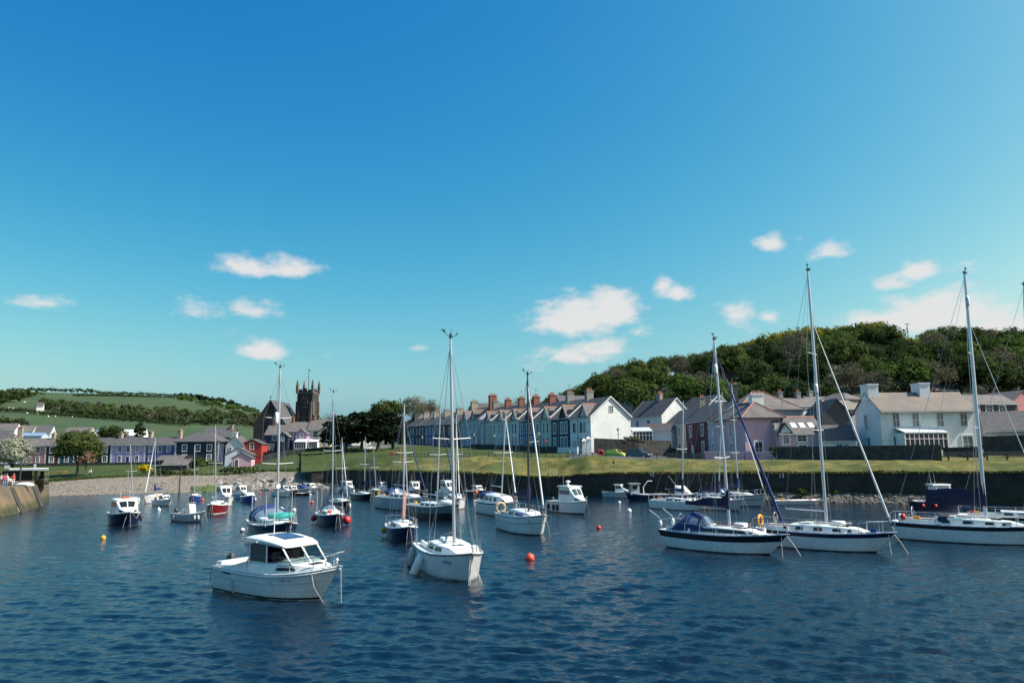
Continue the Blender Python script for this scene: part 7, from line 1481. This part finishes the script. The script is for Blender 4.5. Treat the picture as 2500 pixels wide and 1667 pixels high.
buoy('orange mooring buoy by the small blue-hulled sloop', 495, 1221, .27, M_orange)
buoy('white mooring buoy below the white launch', 757, 1208, .24, M_pink)
buoy('tiny orange buoy left of the rock bank', 635, 1204, .24, M_orange)
buoy('pale mooring buoy left of the small leaning-mast sloop', 1536, 1249, .28, M_pink)
buoy('tiny white buoy below the red-fendered launch', 1512, 1228, .22, M_pink)
buoy('red buoy before the quay wall right of the navy launch', 1255, 1210, .26, M_redb)

# ------------------------------------------------------------------ people
def person(label, loc, rz, top, legs, skin=(.45, .28, .2), hair=(.06, .04, .03), pose='stand', h=1.72, seed=0, held=None):
    rng = random.Random(seed); s = h / 1.72; J = {}
    lean = .06 if pose == 'lean' else 0
    st = .10
    pts = [('pel', (0, 0, .95), .145), ('bel', (.01, 0, 1.08), .135), ('che', (.02 + lean * .5, 0, 1.30), .155), ('nek', (.03 + lean, 0, 1.45), .06), ('hd0', (.05 + lean, 0, 1.54), .078), ('hd1', (.06 + lean, 0, 1.64), .095), ('hd2', (.05 + lean, 0, 1.70), .06)]
    E_ = [(0, 1), (1, 2), (2, 3), (3, 4), (4, 5), (5, 6)]
    def add(nm, p, r, par): pts.append((nm, p, r)); E_.append((par, len(pts) - 1)); return len(pts) - 1
    for sd in (1, -1):
        k = .12 * (1 if sd > 0 else -1) if pose == 'walk' else .02 * sd
        a = add('hip', (0, sd * .10, .90), .095, 0); b = add('kne', (.04 + k, sd * .11, .50), .065, a); c = add('ank', (-.02 + k * 1.6, sd * .11, .09), .045, b); add('toe', (.14 + k * 1.6, sd * .12, .03), .035, c)
        up = {'stand': (.02, .0), 'lean': (.25, .0), 'camera': (.3, .35), 'walk': (.12 * -sd, 0)}[pose]
        a = add('sho', (.02 + lean, sd * .19, 1.38), .065, 2); b = add('elb', (.02 + lean + up[0] * .5, sd * .25, 1.12), .048, a); c = add('wri', (.10 + lean + up[0], sd * .20, .90 + up[1] * 1.2), .034, b); add('han', (.14 + lean + up[0], sd * .17, .84 + up[1] * 1.4), .040, c)
    me = bpy.data.meshes.new('body'); me.from_pydata([tuple(Vector(p) * s) for _, p, _ in pts], E_, []); ob = bpy.data.objects.new('body_tmp', me); COL.objects.link(ob)
    md = ob.modifiers.new('Skin', 'SKIN'); md.use_smooth_shade = True; lay = me.skin_vertices[0] if me.skin_vertices else None
    if lay is None:
        bm = bmesh.new(); bm.from_mesh(me); bm.verts.layers.skin.verify(); bm.to_mesh(me); bm.free(); lay = me.skin_vertices[0]
    for i, (_, _, r) in enumerate(pts): lay.data[i].radius = (r * s, r * s); lay.data[i].use_root = (i == 0)
    sb = ob.modifiers.new('Sub', 'SUBSURF'); sb.levels = 1; sb.render_levels = 1
    dg = bpy.context.evaluated_depsgraph_get(); out_ = bpy.data.meshes.new_from_object(ob.evaluated_get(dg)); bpy.data.objects.remove(ob)
    ms = [mat('skin', skin, .6), paint('cloth_' + str(top), top) if False else mat('cloth_%d_%d_%d' % tuple(int(c * 255) for c in top), top, .85), mat('cloth_%d_%d_%d' % tuple(int(c * 255) for c in legs), legs, .85), M_dark]
    out_.materials.clear()
    for m in ms: out_.materials.append(m)
    for p in out_.polygons:
        c = p.center / s
        p.material_index = 3 if c.z < .09 else 2 if c.z < .96 and abs(c.y) < .17 and not (c.z > .8 and abs(c.y) > .155) else 1 if (c.z < 1.45 and c.z >= .96) or (1.10 < c.z < 1.45) else 0
        p.use_smooth = True
    rt = root('person', label, 'person', loc, rz); link('body', out_, rt)
    MB().ball(((.035 + lean) * s, 0, 1.675 * s), .105 * s, .10 * s, .085 * s, 10, 7).build('hair', mat('hair_%d' % int(hair[0] * 255), hair, .7), rt, 180)
    return rt
def pier_pt(px, py, Y): return AT(px, py, Y)
person('person in a magenta top leaning on the pier edge', AT_(8.5, 1189, YSH - 11.0 * .5 - 3), R(-40), (.45, .03, .15), (.12, .2, .4), pose='camera', seed=1)
person('person in a white top and jeans beside the magenta top on the pier', AT_(15, 1188.5, YSH - 10.0 * .5 - 3), R(-70), (.7, .65, .6), (.10, .2, .38), pose='lean', seed=2, hair=(.3, .18, .08))
person('child in white and dark trousers on the pier', AT_(23, 1187, YSH - 6.0 * .5 - 3), R(-60), (.7, .6, .6), (.03, .03, .06), h=1.25, seed=3)
person('person in a red top and white trousers on the pier', AT_(32, 1186, YSH - 4.0 * .5 - 3), R(-60), (.5, .08, .06), (.75, .75, .75), pose='stand', seed=4, hair=(.25, .12, .05))
person('person in pale clothes at the left edge of the pier', AT_(1.5, 1188, YSH - 10.0 * .5 - 3), R(-80), (.6, .55, .5), (.5, .2, .15), pose='stand', seed=5)
person('person in a pale blue top on the harbour road', AT(1391, 1118, 156), R(200), (.3, .4, .5), (.03, .03, .04), pose='walk', seed=6)
person('person in dark clothes by the red lifebuoy board', AT(1463, 1117, 156), R(150), (.04, .04, .05), (.03, .03, .04), pose='stand', seed=7)
person('person in white sitting area on the green', on_green(221, 1163, 200)[0], R(-90), (.7, .7, .7), (.03, .04, .08), pose='lean', seed=8)
# ------------------------------------------------------------------ lamps
M_lampg = mat('lamp_globe', (.75, .74, .68), .3)
def lamp(label, px, py, Y, hgt):
    rt = root('street_lamp', label, 'street lamp', AT(px, py, Y), 0, 'street lamps along the quay')
    MB().lathe([(.14, -.3), (.14, .5), (.09, .6), (.06, 1.0), (.05, hgt - .5)], n=8).box(-.35, .35, -.03, .03, hgt - .95, hgt - .9).build('post', M_dark, rt, 40); MB().lathe([(.10, hgt - .5), (.24, hgt - .1), (.22, hgt)], n=8).build('lantern', M_lampg, rt); MB().lathe([(.30, hgt), (.20, hgt + .14), (.04, hgt + .24)], n=8).build('lantern_cap', M_dark, rt)
lamp('street lamp before the sunlit blank gable wall', 1511, 1119, 150, 5.4); lamp('street lamp right of the pink house', 1896, 1124, 126, 5.2); lamp('street lamp before the middle of the gabled terrace', 1316, 1118, 168, 5.2); lamp('street lamp before the twin-gabled pale blue house', 1157, 1117, 182, 5.4); lamp('street lamp before the dark terrace', 1030, 1117, 190, 5.0); lamp('street lamp between the terrace and the tall dark mast', 1207, 1117, 178, 5.0)
rs = root('no_entry_sign', 'round red no-entry sign on a post before the terrace', 'sign', AT(1334, 1112, 172)); MB().tube((0, 0, 0), (0, 0, 3.4), .05).build('post', M_dark, rs); d = MB().lathe([(.36, -.02), (.36, .02)], n=18).build('sign_disc', M_redb, rs); d.matrix_local = Matrix.Translation((0, -.07, 3.1)) @ Matrix.Rotation(math.pi / 2, 4, 'X'); MB().box(-.26, .26, -.12, -.095, 3.04, 3.16).build('sign_bar', M_white, rs)
lb = root('lifebuoy_station', 'red ring lifebuoy on a stand by the harbour road', 'lifebuoy', AT(1467, 1118, 154)); MB().box(-.06, .06, -.06, .06, 0, 1.3).box(-.5, .5, .0, .06, .5, 1.4).build('stand', M_dark, lb); rg = MB().path([Vector((.50 * math.cos(a), -.1, .95 + .50 * math.sin(a))) for a in [2 * math.pi * i / 14 for i in range(14)]], .15, 7, True).build('lifebuoy_ring', M_redb, lb, 180)
rb2 = root('lifebuoy_station', 'second red lifebuoy board on the lawn left of the terrace', 'lifebuoy', AT(958, 1118, 188)); MB().box(-.06, .06, -.06, .06, 0, 1.3).box(.3, 1.6, .0, .3, .2, 1.0).build('stand', M_dark, rb2); MB().path([Vector((.40 * math.cos(a), -.1, .95 + .40 * math.sin(a))) for a in [2 * math.pi * i / 14 for i in range(14)]], .14, 7, True).build('lifebuoy_ring', M_redb, rb2, 180)
# ------------------------------------------------------------------ railings
def fence(label, pts, n, hgt, rails_, name='railing', r=.05, tm=None):
    P = [(lambda q: AT_(q[0], q[1] - .0, bank_top(q[0]).y + (0.6 if q[1] > 1121.9 or q[0] < 1500 else 6)))(p) if p[0] > 880 else AT(*p) for p in pts]; rt = root(name, label, 'fence', P[0]); cum = [0]
    for a, b in zip(P, P[1:]): cum.append(cum[-1] + (b - a).length)
    def at(t):
        d = t * cum[-1]; i = max(k for k in range(len(cum) - 1) if cum[k] <= d + 1e-9); return P[i].lerp(P[i + 1], (d - cum[i]) / (cum[i + 1] - cum[i]))
    me = MB().box(-r, r, -r, r, -.5, hgt).mesh('post', tm or M_dark)
    for i in range(n + 1): o = link('post', me, rt); o.location = at(i / n) - P[0]
    for z in rails_: MB().path([at(i / n) - P[0] + Vector((0, 0, z)) for i in range(n + 1)], r * .55, 4).build('rail', tm or M_dark, rt)
fence('dark railing along the lawn before the terraces', [(900, 1121, 186), (1050, 1119.5, 178), (1200, 1119, 166), (1300, 1119, 164), (1380, 1119.5, 158), (1480, 1119.5, 150)], 44, 1.05, (.5, 1.0))
fence('dark railing before the lilac garden wall', [(1575, 1122, 137), (1700, 1124, 133), (1800, 1124.5, 127.5), (1886, 1125, 125.5)], 10, 1.15, (.45, .8, 1.1))
fence('timber post and rail fence on the bank at the right', [(2225, 1126, 115), (2330, 1126, 113), (2430, 1126, 111), (2560, 1126, 109)], 7, 1.1, (.55, 1.0), 'post_and_rail_fence', .08)
fence('second post and rail fence behind the bank fence at the right', [(2240, 1121, 119.5), (2340, 1121, 119), (2440, 1121, 118), (2580, 1121, 117)], 6, 1.1, (.55, 1.0), 'post_and_rail_fence', .08)
fence('low railing on the slope below the pink shed', [(612, 1136, 224), (680, 1131, 226), (760, 1124, 224)], 14, .9, (.45, .85), r=.035)
# handrails of the wall ladder
lr = root('ladder_handrail', 'pair of pale ladder hoops at the top of the quay wall', 'handrail', AT_(1336, 1160, wall_base(1336).y + 1.2)); 
for dx in (0, .95): MB().path([(dx, 0, -.5), (dx, 0, 1.0), (dx + .5, 0, 1.0), (dx + .5, 0, -.5)], .06, 6).build('hoop', mat('pale_rail', (.5, .45, .35), .6), lr)
lw_ = wall_base(1342); lad = root('wall_ladder', 'dark iron ladder on the quay wall below the pale hoops', 'ladder', (lw_.x - .25, lw_.y - .35, 0), R(-38))
for dx in (-.2, .2): MB().tube((dx, 0, 0), (dx, .15, 3.6), .03, .03, 5).build('ladder_rail', M_dark, lad)
for k in range(11): MB().tube((-.2, .04 * k * .3, .25 + .3 * k), (.2, .04 * k * .3, .25 + .3 * k), .018, .018, 4).build('rung', M_dark, lad)
# marker post off the beach
mk = root('marker_post', 'tall timber marker post standing in the shallows off the beach', 'post', W(437, 1207)); MB().tube((0, 0, -1), (0, 0, 5.2), .15, .12, 8).build('post', mat('tarred_timber', (.035, .032, .028), .8), mk); MB().box(-.20, -.05, -.16, .16, .4, 3.4).build('white_face', mat('cream_post', (.6, .55, .4), .6), mk); MB().box(-.3, .3, -.08, .08, 4.2, 4.7).build('marker_board', M_dark, mk)
# ------------------------------------------------------------------ cars
def car(label, loc, rz, L, B, H, paintm, name='parked_car', stripe=None):
    rt = root(name, label, 'car', loc, rz, 'cars parked along the harbour road')
    prof = [(-L / 2, .45), (-L / 2, .85), (-L * .44, .95), (-L * .36, H * .96), (-L * .1, H), (L * .10, H * .97), (L * .24, .98), (L * .44, .84), (L / 2, .62), (L / 2, .40), (L * .3, .28), (-L * .4, .28)]
    MB().loft([[Vector((x, y * (1 if z < 1.0 else .82), z)) for x, z in prof] for y in (-B / 2, -B * .25, B * .25, B / 2)]).build('body', paintm, rt, 30)
    for sd in (1, -1):
        gm = MB().add([(-L * .33, sd * B * .435, 1.02), (L * .20, sd * B * .435, 1.02), (L * .09, sd * B * .425, H * .92), (-L * .30, sd * B * .425, H * .92)], [(0, 1, 2, 3)]); gm.build('side_window', M_win, rt)
        for x in (-L * .31, L * .31):
            w = MB().lathe([(.20, -.09), (.31, -.10), (.31, .10), (.20, .09)], n=14).build('wheel', M_black, rt); w.matrix_local = Matrix.Translation((x, sd * B * .45, .31)) @ Matrix.Rotation(math.pi / 2, 4, 'X'); hb = MB().lathe([(.03, -.11), (.18, -.105), (.18, .105), (.03, .11)], n=10).build('hub', M_steel, w)
        MB().box(L * .47, L * .505, sd * B * .3 - .16, sd * B * .3 + .16, .62, .78).build('headlight', M_white, rt); MB().box(-L * .505, -L * .49, sd * B * .38 - .1, sd * B * .38 + .1, .75, .95).build('tail_light', M_redb, rt)
        if stripe: MB().box(-L * .45, L * .3, sd * B * .5 - .005 if sd < 0 else sd * B * .5 - .001, sd * B * .5 + .006, .55, .8).build('side_stripe', stripe, rt)
    MB().add([(L * .235, -B * .38, 1.01), (L * .235, B * .38, 1.01), (L * .115, B * .34, H * .95), (L * .115, -B * .34, H * .95)], [(0, 1, 2, 3)]).xform(Matrix.Translation((.02, 0, .02))).build('windscreen', M_win, rt)
    return rt
car('bright yellow and green paramedic car on the harbour road', AT(1504, 1118, 153), R(-38), 4.4, 1.85, 1.65, mat('car_yellow', (.62, .60, .06), .35, coat=.3), stripe=mat('car_green', (.05, .30, .06), .4))
car('dark blue hatchback parked behind the yellow car', AT(1560, 1118.5, 149), R(-36), 4.6, 1.9, 1.75, mat('car_navy', (.015, .02, .05), .25, coat=.5))
car('white car parked under the pines', AT(900, 1098, 246), R(15), 4.2, 1.8, 1.5, mat('car_white', (.75, .75, .75), .35)); car('silver car parked right of the pine trunk', AT(938, 1097, 246), R(15), 4.2, 1.8, 1.5, mat('car_silver', (.45, .47, .5), .3, .5))
# gulls
for (px, py, Y, lbl) in ((2118, 946, 130, 'white gull standing on the white house chimney'), (1713, 967, 205, 'white gull standing on a roof below the wood')):
    g = root('gull', lbl, 'bird', AT(px, py, Y)); MB().loft([[Vector((x, r * math.cos(a), .25 + z + r * math.sin(a))) for a in [2 * math.pi * i / 8 for i in range(8)]] for x, r, z in ((-.35, .02, .02), (-.2, .08, .02), (0, .12, .03), (.14, .09, .10), (.18, .06, .19), (.24, .06, .23), (.30, .02, .22))]).build('body', M_white, g, 180); MB().tube((0, .04, 0), (0, .04, .2), .012).tube((0, -.04, 0), (0, -.04, .2), .012).build('legs', M_orange, g)
